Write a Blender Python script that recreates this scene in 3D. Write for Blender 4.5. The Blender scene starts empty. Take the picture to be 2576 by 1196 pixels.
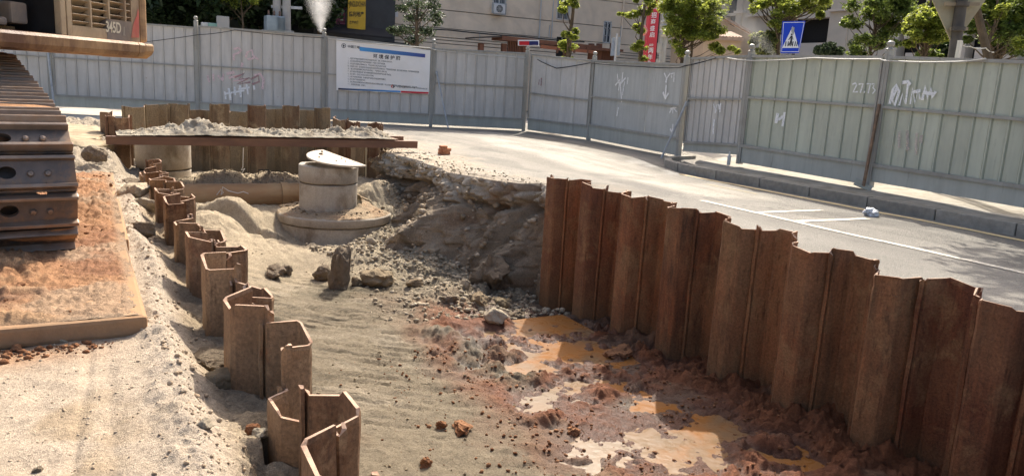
import bpy, bmesh, math, random
import numpy as np
from mathutils import Matrix, Vector, Euler

random.seed(7)
RNG = np.random.default_rng(11)
S = bpy.context.scene
COL = S.collection
R = math.radians

# ------------------------------------------------------------------ camera
# world axes: Y runs along the trench (away from the camera), X across it, Z up, road level z = 0
CZ = 1.32
F_PX, PITCH, ROLL, YAW = 1935.0, R(11.3), R(3.2), R(29.0)
_h = Vector((math.sin(YAW), math.cos(YAW), 0))
_fw = _h * math.cos(PITCH) - Vector((0, 0, 1)) * math.sin(PITCH)
_rt = Vector((math.cos(YAW), -math.sin(YAW), 0))
_up = _rt.cross(_fw)
CR = _rt * math.cos(ROLL) + _up * math.sin(ROLL)
CU = -_rt * math.sin(ROLL) + _up * math.cos(ROLL)
cd = bpy.data.cameras.new('camera')
cam = bpy.data.objects.new('camera', cd)
COL.objects.link(cam)
cam.matrix_world = Matrix(((CR.x, CU.x, -_fw.x, 0), (CR.y, CU.y, -_fw.y, 0), (CR.z, CU.z, -_fw.z, CZ), (0, 0, 0, 1)))
cd.sensor_width = 36.0
cd.lens = 36.0 * F_PX / 2576.0
cd.clip_start, cd.clip_end = 0.05, 900
S.camera = cam


def ray(x, y):
    return _fw + CR * ((x - 1288) / F_PX) - CU * ((y - 598.2) / F_PX)


def gz(x, y, z=0.0):                      # photo point (2576 wide) on the level z
    d = ray(x, y)
    t = (z - CZ) / d.z
    return Vector((d.x * t, d.y * t, z))


def aty(x, y, Y):                         # photo point on the upright plane Y
    d = ray(x, y)
    t = Y / d.y
    return Vector((d.x * t, Y, CZ + d.z * t))


def atx(x, y, X):
    d = ray(x, y)
    t = X / d.x
    return Vector((X, d.y * t, CZ + d.z * t))


def atd(x, y, dist):                      # photo point at a depth along the view axis
    d = ray(x, y)
    return Vector((d.x * dist, d.y * dist, CZ + d.z * dist))


# ------------------------------------------------------------------ sky, sun, exposure
SUN_AZ, SUN_EL = R(38.0), R(43.0)          # azimuth from +Y towards +X
w = bpy.data.worlds.new('World')
S.world = w
w.use_nodes = True
nt = w.node_tree
nt.nodes.clear()
sky = nt.nodes.new('ShaderNodeTexSky')
sky.sky_type = 'NISHITA'
sky.sun_disc = False
sky.sun_elevation = SUN_EL
sky.sun_rotation = SUN_AZ
sky.air_density, sky.dust_density, sky.ozone_density = 0.75, 5.5, 0.25
bg = nt.nodes.new('ShaderNodeBackground')
bg.inputs[1].default_value = 0.15
wo = nt.nodes.new('ShaderNodeOutputWorld')
nt.links.new(sky.outputs[0], bg.inputs[0])
nt.links.new(bg.outputs[0], wo.inputs[0])
sl = bpy.data.lights.new('sun', 'SUN')
sl.energy = 3.3
sl.angle = R(0.53)
sl.color = (1.0, 0.93, 0.82)
sun = bpy.data.objects.new('sun', sl)
COL.objects.link(sun)
_sd = Vector((math.sin(SUN_AZ) * math.cos(SUN_EL), math.cos(SUN_AZ) * math.cos(SUN_EL), math.sin(SUN_EL)))
sun.rotation_euler = _sd.to_track_quat('Z', 'Y').to_euler()
sun.location = (8, 10, 30)
S.view_settings.view_transform = 'Standard'
S.view_settings.look = 'None'
S.view_settings.exposure = 1.1
S.view_settings.gamma = 1.0
S.view_settings.use_curve_mapping = False
S.render.engine = 'CYCLES'
S.cycles.max_bounces = 8
S.cycles.volume_bounces = 1
S.cycles.use_denoising = True

# ------------------------------------------------------------------ noise (numpy)
_P = np.random.default_rng(3).integers(0, 2 ** 31, 4096)


def _hash(ix, iy, iz):
    h = _P[ix & 4095]
    h = _P[(h + iy) & 4095]
    h = _P[(h + iz) & 4095]
    return (h & 0xFFFFF) / float(0xFFFFF) * 2 - 1


def vn(x, y, z=0.0):
    x, y, z = np.broadcast_arrays(np.asarray(x, float), np.asarray(y, float), np.asarray(z, float))
    ix, iy, iz = np.floor(x).astype(int), np.floor(y).astype(int), np.floor(z).astype(int)
    fx, fy, fz = x - ix, y - iy, z - iz
    fx, fy, fz = [f * f * f * (f * (f * 6 - 15) + 10) for f in (fx, fy, fz)]
    r = 0
    for a in (0, 1):
        for b in (0, 1):
            for c in (0, 1):
                wgt = (fx if a else 1 - fx) * (fy if b else 1 - fy) * (fz if c else 1 - fz)
                r = r + wgt * _hash(ix + a, iy + b, iz + c)
    return r


def vn2(x, y, s=0):
    x, y = np.broadcast_arrays(np.asarray(x, float), np.asarray(y, float))
    ix, iy = np.floor(x).astype(int), np.floor(y).astype(int)
    fx, fy = x - ix, y - iy
    fx, fy = [f * f * f * (f * (f * 6 - 15) + 10) for f in (fx, fy)]
    a, b = _hash(ix, iy, s), _hash(ix + 1, iy, s)
    c, d = _hash(ix, iy + 1, s), _hash(ix + 1, iy + 1, s)
    return (a * (1 - fx) + b * fx) * (1 - fy) + (c * (1 - fx) + d * fx) * fy


def fbm(x, y, octv=4, s=0, gain=0.5):
    r, a = 0, 1.0
    c, sn = math.cos(0.6), math.sin(0.6)
    for i in range(octv):
        r = r + a * vn2(x + 17.3 * i, y - 9.1 * i, s + i)
        x, y = (x * c - y * sn) * 2.03, (x * sn + y * c) * 2.03
        a *= gain
    return r


def billow(x, y, octv=4, s=0, gain=0.55):
    r, a = 0, 1.0
    c, sn = math.cos(0.6), math.sin(0.6)
    for i in range(octv):
        r = r + a * (np.abs(vn2(x + 17.3 * i, y - 9.1 * i, s + i)) * 2 - 0.7)
        x, y = (x * c - y * sn) * 2.03, (x * sn + y * c) * 2.03
        a *= gain
    return r


def fbm3(p, f, octv=3, s=0.0, gain=0.5):
    r, a = 0, 1.0
    for i in range(octv):
        r = r + a * vn(p[:, 0] * f + s, p[:, 1] * f + 7.7 * i, p[:, 2] * f + 3.1 * s)
        f *= 2.07
        a *= gain
    return r


def sst(a, b, x):
    t = np.clip((x - a) / (b - a), 0, 1)
    return t * t * (3 - 2 * t)


def worley(x, y, s=0):
    x, y = np.broadcast_arrays(np.asarray(x, float), np.asarray(y, float))
    ix, iy = np.floor(x).astype(int), np.floor(y).astype(int)
    f1 = np.full(x.shape, 9.0)
    f2 = np.full(x.shape, 9.0)
    cid = np.zeros(x.shape)
    for a in (-1, 0, 1):
        for b in (-1, 0, 1):
            px = ix + a + .5 + .5 * _hash(ix + a, iy + b, s)
            py = iy + b + .5 + .5 * _hash(ix + a, iy + b, s + 1)
            d = np.hypot(px - x, py - y)
            m = d < f1
            f2 = np.where(m, f1, np.minimum(f2, d))
            cid = np.where(m, _hash(ix + a, iy + b, s + 2), cid)
            f1 = np.where(m, d, f1)
    return f1, f2, cid


# ------------------------------------------------------------------ objects, tags, mesh builders
def tag(o, label=None, cat=None, group=None, kind=None):
    if label: o['label'] = label
    if cat: o['category'] = cat
    if group: o['group'] = group
    if kind: o['kind'] = kind
    return o


def link(name, me, parent=None, loc=None):
    o = bpy.data.objects.new(name, me)
    COL.objects.link(o)
    if parent is not None: o.parent = parent
    if loc is not None: o.location = loc
    return o


def thing(name, label, cat, loc=(0, 0, 0), group=None, rot=None):
    o = link(name, None)
    o.location = loc
    o.empty_display_size = 0.2
    if rot: o.rotation_euler = rot
    return tag(o, label, cat, group)


def np_mesh(name, verts, faces, mat=None, smooth=False, cols=None, extra=None):
    """verts (N,3), faces (M,k) array or list of lists"""
    me = bpy.data.meshes.new(name)
    verts = np.asarray(verts, np.float32)
    if isinstance(faces, np.ndarray):
        m, k = faces.shape
        me.vertices.add(len(verts))
        me.vertices.foreach_set('co', verts.ravel())
        me.loops.add(m * k)
        me.loops.foreach_set('vertex_index', faces.astype(np.int32).ravel())
        me.polygons.add(m)
        me.polygons.foreach_set('loop_start', np.arange(m, dtype=np.int32) * k)
        me.update(calc_edges=True)
        me.validate()
    else:
        me.from_pydata([tuple(map(float, v)) for v in verts], [], faces)
        me.update()
    if cols is not None:
        at = me.attributes.new('soil', 'FLOAT_COLOR', 'POINT')
        c = np.ones((len(verts), 4), np.float32)
        c[:, :3] = cols
        at.data.foreach_set('color', c.ravel())
    if extra is not None:
        for k_, v_ in extra.items():
            at = me.attributes.new(k_, 'FLOAT', 'POINT')
            at.data.foreach_set('value', np.asarray(v_, np.float32))
    if mat is not None: me.materials.append(mat)
    if smooth:
        me.polygons.foreach_set('use_smooth', np.ones(len(me.polygons), bool))
    return me


def grid_faces(nr, nc):
    i = np.arange(nr * nc).reshape(nr, nc)
    return np.stack([i[:-1, :-1].ravel(), i[:-1, 1:].ravel(), i[1:, 1:].ravel(), i[1:, :-1].ravel()], 1)


class MB:
    def __init__(self, xf=None):
        self.v, self.f, self.xf = [], [], xf

    def add(self, vs, fs):
        n = len(self.v)
        for p in vs:
            p = Vector(p)
            if self.xf is not None: p = self.xf @ p
            self.v.append(tuple(p))
        self.f += [[n + i for i in f] for f in fs]
        return self

    def box(self, c, s, rot=None):
        x, y, z = s[0] / 2, s[1] / 2, s[2] / 2
        vs = [Vector(p) for p in ((-x, -y, -z), (x, -y, -z), (x, y, -z), (-x, y, -z), (-x, -y, z), (x, -y, z), (x, y, z), (-x, y, z))]
        if rot is not None:
            m = rot if isinstance(rot, Matrix) else Euler(rot).to_matrix()
            vs = [m @ p for p in vs]
        c = Vector(c)
        return self.add([c + p for p in vs], [(3, 2, 1, 0), (4, 5, 6, 7), (0, 1, 5, 4), (1, 2, 6, 5), (2, 3, 7, 6), (3, 0, 4, 7)])

    def bar(self, a, b, w, h=None, up=(0, 0, 1)):
        a, b = Vector(a), Vector(b)
        d = (b - a)
        L = d.length
        d.normalize()
        u = Vector(up)
        if abs(d.dot(u)) > 0.98: u = Vector((0, 1, 0))
        s = d.cross(u).normalized()
        u = s.cross(d)
        m = Matrix((s, d, u)).transposed()
        return self.box((a + b) / 2, (w, L, h or w), m)

    def tube(self, pts, r, n=8, cap=True, closed=False):
        pts = [Vector(p) for p in pts]
        rs = r if isinstance(r, (list, tuple)) else [r] * len(pts)
        vs, fs = [], []
        pu = None
        for i, p in enumerate(pts):
            d = (pts[min(i + 1, len(pts) - 1)] - pts[max(i - 1, 0)]).normalized()
            if pu is None:
                u = Vector((0, 0, 1)) if abs(d.z) < 0.9 else Vector((1, 0, 0))
            else:
                u = pu
            u = (u - d * u.dot(d)).normalized()
            pu = u
            s = d.cross(u)
            for k in range(n):
                a = 2 * math.pi * k / n
                vs.append(p + (u * math.cos(a) + s * math.sin(a)) * rs[i])
        for i in range(len(pts) - 1):
            for k in range(n):
                k2 = (k + 1) % n
                fs.append((i * n + k, i * n + k2, (i + 1) * n + k2, (i + 1) * n + k))
        if cap:
            fs.append(tuple(range(n - 1, -1, -1)))
            fs.append(tuple(range((len(pts) - 1) * n, len(pts) * n)))
        return self.add(vs, fs)

    def lathe(self, prof, c=(0, 0, 0), n=32, cap0=False, cap1=False):
        vs, fs = [], []
        for r_, z_ in prof:
            for k in range(n):
                a = 2 * math.pi * k / n
                vs.append((c[0] + r_ * math.cos(a), c[1] + r_ * math.sin(a), c[2] + z_))
        for i in range(len(prof) - 1):
            for k in range(n):
                k2 = (k + 1) % n
                fs.append((i * n + k, i * n + k2, (i + 1) * n + k2, (i + 1) * n + k))
        if cap0: fs.append(tuple(range(n - 1, -1, -1)))
        if cap1: fs.append(tuple(range((len(prof) - 1) * n, len(prof) * n)))
        return self.add(vs, fs)

    def prism(self, poly, h0, h1, axis='z'):
        n = len(poly)
        mp = {'z': lambda p, h: (p[0], p[1], h), 'y': lambda p, h: (p[0], h, p[1]), 'x': lambda p, h: (h, p[0], p[1])}[axis]
        vs = [mp(p, h0) for p in poly] + [mp(p, h1) for p in poly]
        fs = [tuple(range(n - 1, -1, -1)), tuple(range(n, 2 * n))]
        for i in range(n):
            j = (i + 1) % n
            fs.append((i, j, n + j, n + i))
        return self.add(vs, fs)

    def mesh(self, name, mat=None, smooth=False, bevel=0.0, fixn=True):
        me = bpy.data.meshes.new(name)
        me.from_pydata(self.v, [], self.f)
        if fixn or bevel:
            bm = bmesh.new()
            bm.from_mesh(me)
            if fixn: bmesh.ops.recalc_face_normals(bm, faces=bm.faces)
            if bevel:
                ed = [e for e in bm.edges if len(e.link_faces) == 2 and e.calc_face_angle(0) > 0.6]
                bmesh.ops.bevel(bm, geom=ed, offset=bevel, segments=2, profile=0.6, affect='EDGES')
            bm.to_mesh(me)
            bm.free()
        if mat is not None: me.materials.append(mat)
        if smooth:
            me.polygons.foreach_set('use_smooth', np.ones(len(me.polygons), bool))
            try: me.set_sharp_from_angle(angle=R(38))
            except Exception: pass
        return me

    def build(self, name, mat, parent=None, loc=None, smooth=False, bevel=0.0):
        return link(name, self.mesh(name, mat, smooth, bevel), parent, loc)


# ------------------------------------------------------------------ materials
def new_mat(name):
    m = bpy.data.materials.new(name)
    m.use_nodes = True
    m.node_tree.nodes.clear()
    return m


class NT:
    def __init__(s, m):
        s.t = m.node_tree

    def n(s, typ, **kw):
        nd = s.t.nodes.new(typ)
        for k, v in kw.items():
            if k.startswith('i_'):
                key = k[2:]
                key = int(key) if key.isdigit() else key.replace('_', ' ')
                s.put(nd, key, v)
            else:
                setattr(nd, k, v)
        return nd

    def put(s, nd, key, v):
        if isinstance(v, bpy.types.NodeSocket):
            s.t.links.new(v, nd.inputs[key])
        else:
            nd.inputs[key].default_value = v

    def noise(s, vec, scale, detail=4, rough=0.55, dist=0.0):
        nd = s.n('ShaderNodeTexNoise', i_Scale=scale, i_Detail=detail, i_Roughness=rough, i_Distortion=dist)
        if vec is not None: s.put(nd, 'Vector', vec)
        return nd.outputs['Fac']

    def ramp(s, fac, stops, interp='LINEAR'):
        nd = s.n('ShaderNodeValToRGB')
        s.put(nd, 0, fac)
        cr = nd.color_ramp
        cr.interpolation = interp
        while len(cr.elements) < len(stops): cr.elements.new(0.5)
        for e, (p, c) in zip(cr.elements, stops):
            e.position = p
            e.color = (*c, 1) if len(c) == 3 else c
        return nd.outputs['Color']

    def mix(s, fac, a, b, mode='MIX'):
        nd = s.n('ShaderNodeMix', data_type='RGBA', blend_type=mode)
        s.put(nd, 0, fac)
        for k, v in ((6, a), (7, b)):
            if isinstance(v, (tuple, list)): v = (*v, 1) if len(v) == 3 else v
            s.put(nd, k, v)
        return nd.outputs[2]

    def math(s, op, a, b=0.0, clamp=False):
        nd = s.n('ShaderNodeMath', operation=op, use_clamp=clamp)
        s.put(nd, 0, a)
        s.put(nd, 1, b)
        return nd.outputs[0]

    def mrange(s, v, a, b, c=0.0, d=1.0):
        nd = s.n('ShaderNodeMapRange')
        s.put(nd, 0, v)
        for k, x in zip((1, 2, 3, 4), (a, b, c, d)): s.put(nd, k, x)
        return nd.outputs[0]

    def coord(s, which='Object', scale=None, rot=None):
        o = s.n('ShaderNodeTexCoord').outputs[which]
        if scale is not None or rot is not None:
            mp = s.n('ShaderNodeMapping')
            s.put(mp, 0, o)
            if scale is not None: mp.inputs['Scale'].default_value = scale
            if rot is not None: mp.inputs['Rotation'].default_value = rot
            o = mp.outputs[0]
        return o

    def pos(s, scale=None):
        o = s.n('ShaderNodeNewGeometry').outputs['Position']
        if scale is not None:
            mp = s.n('ShaderNodeMapping')
            s.put(mp, 0, o)
            mp.inputs['Scale'].default_value = scale
            o = mp.outputs[0]
        return o

    def bump(s, h, strength=0.5, dist=0.01, nrm=None):
        nd = s.n('ShaderNodeBump', i_Strength=strength, i_Distance=dist)
        s.put(nd, 'Height', h)
        if nrm is not None: s.put(nd, 'Normal', nrm)
        return nd.outputs[0]

    def out(s, col, rough=0.8, metal=0.0, nrm=None, spec=0.5, **kw):
        b = s.n('ShaderNodeBsdfPrincipled')
        if isinstance(col, (tuple, list)): col = (*col, 1) if len(col) == 3 else col
        s.put(b, 'Base Color', col)
        s.put(b, 'Roughness', rough)
        s.put(b, 'Metallic', metal)
        s.put(b, 'Specular IOR Level', spec)
        if nrm is not None: s.put(b, 'Normal', nrm)
        for k, v in kw.items(): s.put(b, k.replace('_', ' '), v)
        o = s.n('ShaderNodeOutputMaterial')
        s.t.links.new(b.outputs[0], o.inputs[0])
        return b


def rgb(r, g, b):                       # sRGB 0..255 to linear
    return tuple((c / 255 / 12.92) if c / 255 < 0.04045 else ((c / 255 + 0.055) / 1.055) ** 2.4 for c in (r, g, b))


def scaled(c, k): return tuple(min(1, x * k) for x in c)


def soil_mat(name, bump=0.75, fine=60.0, spec=0.25):
    m = new_mat(name)
    t = NT(m)
    p = t.pos()
    a = t.n('ShaderNodeAttribute', attribute_name='soil').outputs['Color']
    wet = t.n('ShaderNodeAttribute', attribute_name='wet').outputs['Fac']
    n1 = t.noise(p, 9, 6, 0.65)
    n2 = t.noise(p, fine, 5, 0.7)
    n3 = t.noise(p, fine * 4, 3, 0.6)
    k = t.mrange(n1, 0.25, 0.75, 0.78, 1.2)
    k = t.math('MULTIPLY', k, t.mrange(n2, 0.25, 0.75, 0.62, 1.34))
    k = t.math('MULTIPLY', k, t.mrange(n3, 0.3, 0.7, 0.78, 1.22))
    c = t.mix(1.0, a, t.n('ShaderNodeCombineColor', i_0=k, i_1=k, i_2=k).outputs[0], 'MULTIPLY')
    c = t.mix(t.math('MULTIPLY', wet, 0.45), c, (0, 0, 0))
    h = t.math('ADD', t.math('MULTIPLY', n2, 1.0), t.math('MULTIPLY', n3, 0.35))
    h = t.math('ADD', h, t.math('MULTIPLY', n1, 1.2))
    nb = t.bump(h, bump, 0.026)
    r = t.mrange(wet, 0, 1, 0.95, 0.5)
    t.out(c, r, 0, nb, t.mrange(wet, 0, 1, spec, 0.4))
    return m


def rock_mat(name, cols, bump=0.5, scale=14.0, rough=0.95):
    m = new_mat(name)
    t = NT(m)
    p = t.coord('Object')
    rnd = t.n('ShaderNodeObjectInfo').outputs['Random']
    isl = t.n('ShaderNodeNewGeometry').outputs['Random Per Island']
    f = t.math('ADD', t.math('MULTIPLY', isl, 0.75), t.math('MULTIPLY', rnd, 0.25))
    st = [(i / max(1, len(cols) - 1), c) for i, c in enumerate(cols)]
    base = t.ramp(f, st)
    n1 = t.noise(p, scale, 6, 0.65)
    k = t.mrange(n1, 0.25, 0.75, 0.7, 1.25)
    c = t.mix(1.0, base, t.n('ShaderNodeCombineColor', i_0=k, i_1=k, i_2=k).outputs[0], 'MULTIPLY')
    n2 = t.noise(p, scale * 4, 4, 0.65)
    t.out(c, rough, 0, t.bump(t.math('ADD', n1, n2), bump, 0.03), 0.08)
    return m


def plain_mat(name, col, rough=0.6, metal=0.0, var=0.25, scale=6.0, bump=0.15, bdist=0.004, spec=0.4, stretch=None, dirt=None, dirt_amt=0.5, objvar=0.0, bscale=40.0):
    m = new_mat(name)
    t = NT(m)
    p = t.coord('Object', stretch)
    n1 = t.noise(p, scale, 6, 0.6)
    k = t.mrange(n1, 0.3, 0.7, 1 - var, 1 + var)
    if objvar:
        rnd = t.n('ShaderNodeObjectInfo').outputs['Random']
        k = t.math('MULTIPLY', k, t.mrange(rnd, 0, 1, 1 - objvar, 1 + objvar))
    c = t.mix(1.0, (*col, 1), t.n('ShaderNodeCombineColor', i_0=k, i_1=k, i_2=k).outputs[0], 'MULTIPLY')
    if dirt is not None:
        n2 = t.noise(p, scale * 0.45, 8, 0.68, 0.4)
        f = t.mrange(n2, 0.47, 0.62, 0, dirt_amt)
        c = t.mix(f, c, dirt)
    nb = t.bump(t.noise(p, bscale, 4, 0.6), bump, bdist)
    t.out(c, t.mrange(n1, 0.3, 0.7, max(0.02, rough - 0.1), min(1, rough + 0.1)), metal, nb, spec)
    return m


def flat_mat(name, col, rough=0.7, spec=0.3):
    m = new_mat(name)
    NT(m).out(col, rough, 0, None, spec)
    return m


def steel_pile_mat(name, dark, rust, mud, mud_amt, low=-1.25):
    m = new_mat(name)
    t = NT(m)
    rnd = t.n('ShaderNodeObjectInfo').outputs['Random']
    off = t.n('ShaderNodeCombineXYZ', i_0=t.math('MULTIPLY', rnd, 37.0), i_1=t.math('MULTIPLY', rnd, 11.0), i_2=0.0).outputs[0]
    va = t.n('ShaderNodeVectorMath', operation='ADD')
    t.put(va, 0, t.coord('Object'))
    t.put(va, 1, off)
    o = va.outputs[0]
    mp = t.n('ShaderNodeMapping')
    t.put(mp, 0, o)
    mp.inputs['Scale'].default_value = (1, 1, 0.16)
    st = mp.outputs[0]
    ns = t.noise(st, 11, 7, 0.65)
    nb = t.noise(o, 3.2, 7, 0.66, 0.6)
    nf = t.noise(o, 55, 5, 0.7)
    c = t.mix(t.mrange(ns, 0.36, 0.66), dark, rust)
    r2 = t.math('FRACT', t.math('MULTIPLY', rnd, 7.31))
    r3 = t.math('FRACT', t.math('MULTIPLY', rnd, 13.7))
    c = t.mix(t.mrange(rnd, 0.3, 1, 0.0, 0.6), c, scaled(rust, 1.2))
    c = t.mix(t.mrange(r2, 0.45, 1, 0.0, 0.6), c, mud)
    c = t.mix(t.mrange(r3, 0.6, 1, 0.0, 0.55), c, rgb(96, 52, 36))
    hue = t.mrange(t.noise(o, 1.3, 3, 0.5), 0.42, 0.7, 0, 0.45)
    c = t.mix(hue, c, mud)
    spots = t.mrange(nb, 0.52, 0.66, 0, mud_amt)
    c = t.mix(spots, c, mud)
    drip = t.mrange(t.noise(st, 26, 4, 0.7), 0.56, 0.7, 0, 0.6)
    c = t.mix(drip, c, scaled(dark, 0.55))
    orange = t.mrange(t.noise(o, 7, 5, 0.7), 0.62, 0.72, 0, 0.45)
    c = t.mix(orange, c, rgb(150, 80, 42))
    z = t.n('ShaderNodeSeparateXYZ', i_0=t.pos()).outputs[2]
    zz = t.math('ADD', z, t.math('MULTIPLY', t.math('SUBTRACT', nb, 0.5), 0.7))
    mudlow = t.mrange(zz, low, low + 0.45, 0.75, 0.0)
    c = t.mix(mudlow, c, scaled(mud, 0.62))
    pit = t.mrange(t.noise(o, 90, 4, 0.7), 0.56, 0.68, 1.0, 0.6)
    k = t.math('MULTIPLY', t.mrange(nf, 0.3, 0.7, 0.66, 1.34), pit)
    c = t.mix(1.0, c, t.n('ShaderNodeCombineColor', i_0=k, i_1=k, i_2=k).outputs[0], 'MULTIPLY')
    h = t.math('ADD', t.math('MULTIPLY', nf, 0.8), t.math('MULTIPLY', nb, 1.5))
    t.out(c, t.mrange(nb, 0.3, 0.7, 0.6, 0.9), 0.0, t.bump(h, 0.6, 0.010), 0.3)
    return m


def leaf_mat(name, col, trans, tcol=None):
    m = new_mat(name)
    t = NT(m)
    isl = t.n('ShaderNodeNewGeometry').outputs['Random Per Island']
    n1 = t.noise(t.pos(), 1.1, 3, 0.6)
    f = t.math('ADD', t.math('MULTIPLY', isl, 0.6), t.math('MULTIPLY', n1, 0.4))
    c = t.ramp(f, [(0.15, scaled(col, 0.4)), (0.5, col), (0.85, scaled(col, 1.7))])
    tc = t.ramp(f, [(0.15, scaled(tcol or col, 0.3)), (0.5, scaled(tcol or col, .8)), (0.85, scaled(tcol or col, 1.3))])
    b = t.n('ShaderNodeBsdfPrincipled', i_Roughness=0.5)
    t.put(b, 'Base Color', c)
    b.inputs['Specular IOR Level'].default_value = 0.35
    tr = t.n('ShaderNodeBsdfTranslucent')
    t.put(tr, 0, tc)
    mx = t.n('ShaderNodeMixShader')
    t.put(mx, 0, trans)
    t.t.links.new(b.outputs[0], mx.inputs[1])
    t.t.links.new(tr.outputs[0], mx.inputs[2])
    o = t.n('ShaderNodeOutputMaterial')
    t.t.links.new(mx.outputs[0], o.inputs[0])
    return m


M_SOIL = soil_mat('soil')
M_STONE = rock_mat('pale_stone', [(.30, .25, .17), (.42, .35, .25), (.36, .31, .23), (.27, .21, .14)])
M_CLOD = rock_mat('clay_clod', [(.17, .13, .085), (.24, .19, .12), (.20, .145, .095)])
M_REDCLOD = rock_mat('red_clod', [(.14, .06, .03), (.23, .11, .055), (.28, .15, .08)])
M_GREYCLOD = rock_mat('grey_clod', [(.19, .15, .105), (.25, .20, .145)], .9)
# ------------------------------------------------------------------ sheet pile rows (plan first: the ground follows them)
# left row: (centre along Y, side the web bows to, top height)
LEFT = [(1.72, 1, .20), (2.10, -1, .21), (2.46, 1, .19), (2.86, -1, .055), (3.20, 1, .215), (3.60, -1, .27), (4.04, 1, .185), (4.42, -1, .27),
        (4.80, 1, .25), (5.20, -1, .25), (5.64, 1, .16), (6.08, -1, .19), (6.48, 1, .02), (6.88, -1, .225), (7.38, 1, .165), (7.84, -1, .15),
        (8.32, 1, .14), (8.76, -1, .15), (9.18, 1, .09), (9.60, -1, .13), (10.05, 1, .05), (10.5, -1, -.03), (10.95, 1, .08)]
LX, LD = 0.655, 0.135


def bounds(rows, w0):
    ys = [r[0] for r in rows]
    b = [(ys[i] + ys[i + 1]) / 2 for i in range(len(ys) - 1)]
    return [ys[0] - w0 / 2] + b + [ys[-1] + w0 / 2]


LB = bounds(LEFT, .4)
# right row, front web towards the trench (-X)
RIGHT = []
_yc = 8.03
for _k in range(18):
    zt = [.215, .225, .235, .21, .245, .235, .23, .225, .205, .215, .165, .175, .125, .15, .12, .12, .13, .12][_k]
    RIGHT.append((_yc, -1 if _k % 2 == 0 else 1, zt))
    _yc -= .387
RIGHT = RIGHT[::-1]
RB = bounds(RIGHT, .387)
RX, RD = 5.085, 0.135


def wall_x(rows, bnd, X0, D):
    ys, xs = [], []
    for (yc, sd, _), a, b in zip(rows, bnd[:-1], bnd[1:]):
        wd = b - a
        ys += [a + .03, a + .03 + .16 * wd, b - .03 - .16 * wd, b - .03]
        xs += [X0, X0 + sd * D, X0 + sd * D, X0]
    return np.array(ys), np.array(xs)


LYS, LXS = wall_x(LEFT, LB, LX, LD)
RYS, RXS = wall_x(RIGHT, RB, RX, RD)
# eroded edge of the road beyond the right row (from the photo, road level)
EDGE = [gz(*p, 0) for p in ((1352, 462), (1300, 462), (1228, 452), (1140, 436), (1062, 405), (978, 386))]
EY = [8.25, 8.5] + [max(8.6, e.y) for e in EDGE] + [13.6, 14.2, 20]
EX = [5.12, 5.35] + [e.x for e in EDGE] + [4.75, 5.25, 5.3]
_o = np.argsort(EY)
EY, EX = np.array(EY)[_o], np.array(EX)[_o]


def xl(Y):
    return np.where(Y < LB[-1], np.interp(Y, LYS, LXS), 0.62 + 0.05 * vn2(Y * 2.3, Y * 0 + 4))


def xr(Y):
    r = np.interp(Y, RYS, RXS)
    e = np.interp(Y, EY, EX) + 0.05 * fbm(Y * 2.2, Y * 0, 3, 9) * sst(8.6, 9.2, Y)
    return np.where(Y < RB[-1], r, e)


# ------------------------------------------------------------------ trench floor
CTRL = [(1, 3, -1.25), (1, 5, -1.25), (1, 7, -1.22), (2.5, 4, -1.25), (2.5, 6, -1.25), (2.5, 8, -1.22), (4.4, 3.5, -1.28), (4.5, 5, -1.27),
        (4.7, 6, -1.32), (4.6, 7.4, -1.42), (4.8, 8.2, -1.5), (3.5, 7, -1.25), (3.5, 8.5, -1.22), (1, 9, -1.15), (2.4, 9.3, -1.22), (1, 10.5, -1.0),
        (3.1, 11.05, -1.16), (2.5, 11.4, -1.1), (2.62, 11.15, -1.12), (2.3, 11.15, -.98), (4.35, 11.8, -.85), (4.0, 11.1, -1.1),
        (1.4, 11.6, -.70), (1.27, 12.2, -.74), (1.8, 12.0, -.60), (2.3, 12.25, -.85), (4.3, 12.4, -.40), (4.0, 13, -.45), (4.6, 11.6, -.9),
        (1.9, 13.6, -.38), (1.0, 13.5, -.5), (2.8, 13.6, -.42), (3.4, 13.5, -.5), (.8, 16.7, -.83), (3.75, 18, -1.1), (2, 15, -.75), (4, 15, -.8),
        (.9, 14.6, -.68), (5.0, 10.4, -1.2), (5.2, 9.5, -1.35), (4.75, 12, -.9), (5.3, 8.6, -1.5), (3, 20, -1.1), (1, 20, -1.1), (5, 20, -1.0),
        (2.0, 12.75, -.86), (1.2, 12.8, -.84), (2.7, 12.8, -.84)]


def smooth_ctrl(X, Y):
    num, den = 0, 0
    for cx, cy, cz in CTRL:
        w_ = 1.0 / ((X - cx) ** 2 + ((Y - cy) * .9) ** 2 + .03) ** 1.7
        num = num + w_ * cz
        den = den + w_
    return num / den


def seg_sd(X, Y, pts):
    """distance to a polyline and side (+ = beyond it)"""
    best = np.full(np.shape(X), 1e9)
    side = np.zeros(np.shape(X))
    for (ax, ay), (bx, by) in zip(pts[:-1], pts[1:]):
        dx, dy = bx - ax, by - ay
        t = np.clip(((X - ax) * dx + (Y - ay) * dy) / (dx * dx + dy * dy), 0, 1)
        px, py = X - ax - t * dx, Y - ay - t * dy
        d = np.hypot(px, py)
        s = np.sign(dx * (Y - ay) - dy * (X - ax))
        m = d < best
        best = np.where(m, d, best)
        side = np.where(m, s, side)
    return best, side


PUDDLES = [(3.1, 4.3, .3, .5), (3.68, 4.12, .5, .42), (3.55, 5.35, .42, .22), (4.05, 4.75, .34, .18), (3.35, 5.95, .4, .28), (3.75, 6.25, .3, .2), (4.35, 4.2, .3, .3), (4.2, 3.45, .3, .16), (3.15, 5.1, .26, .25), (3.6, 6.85, .34, .22)]
WATER_Z = -1.282


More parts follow.
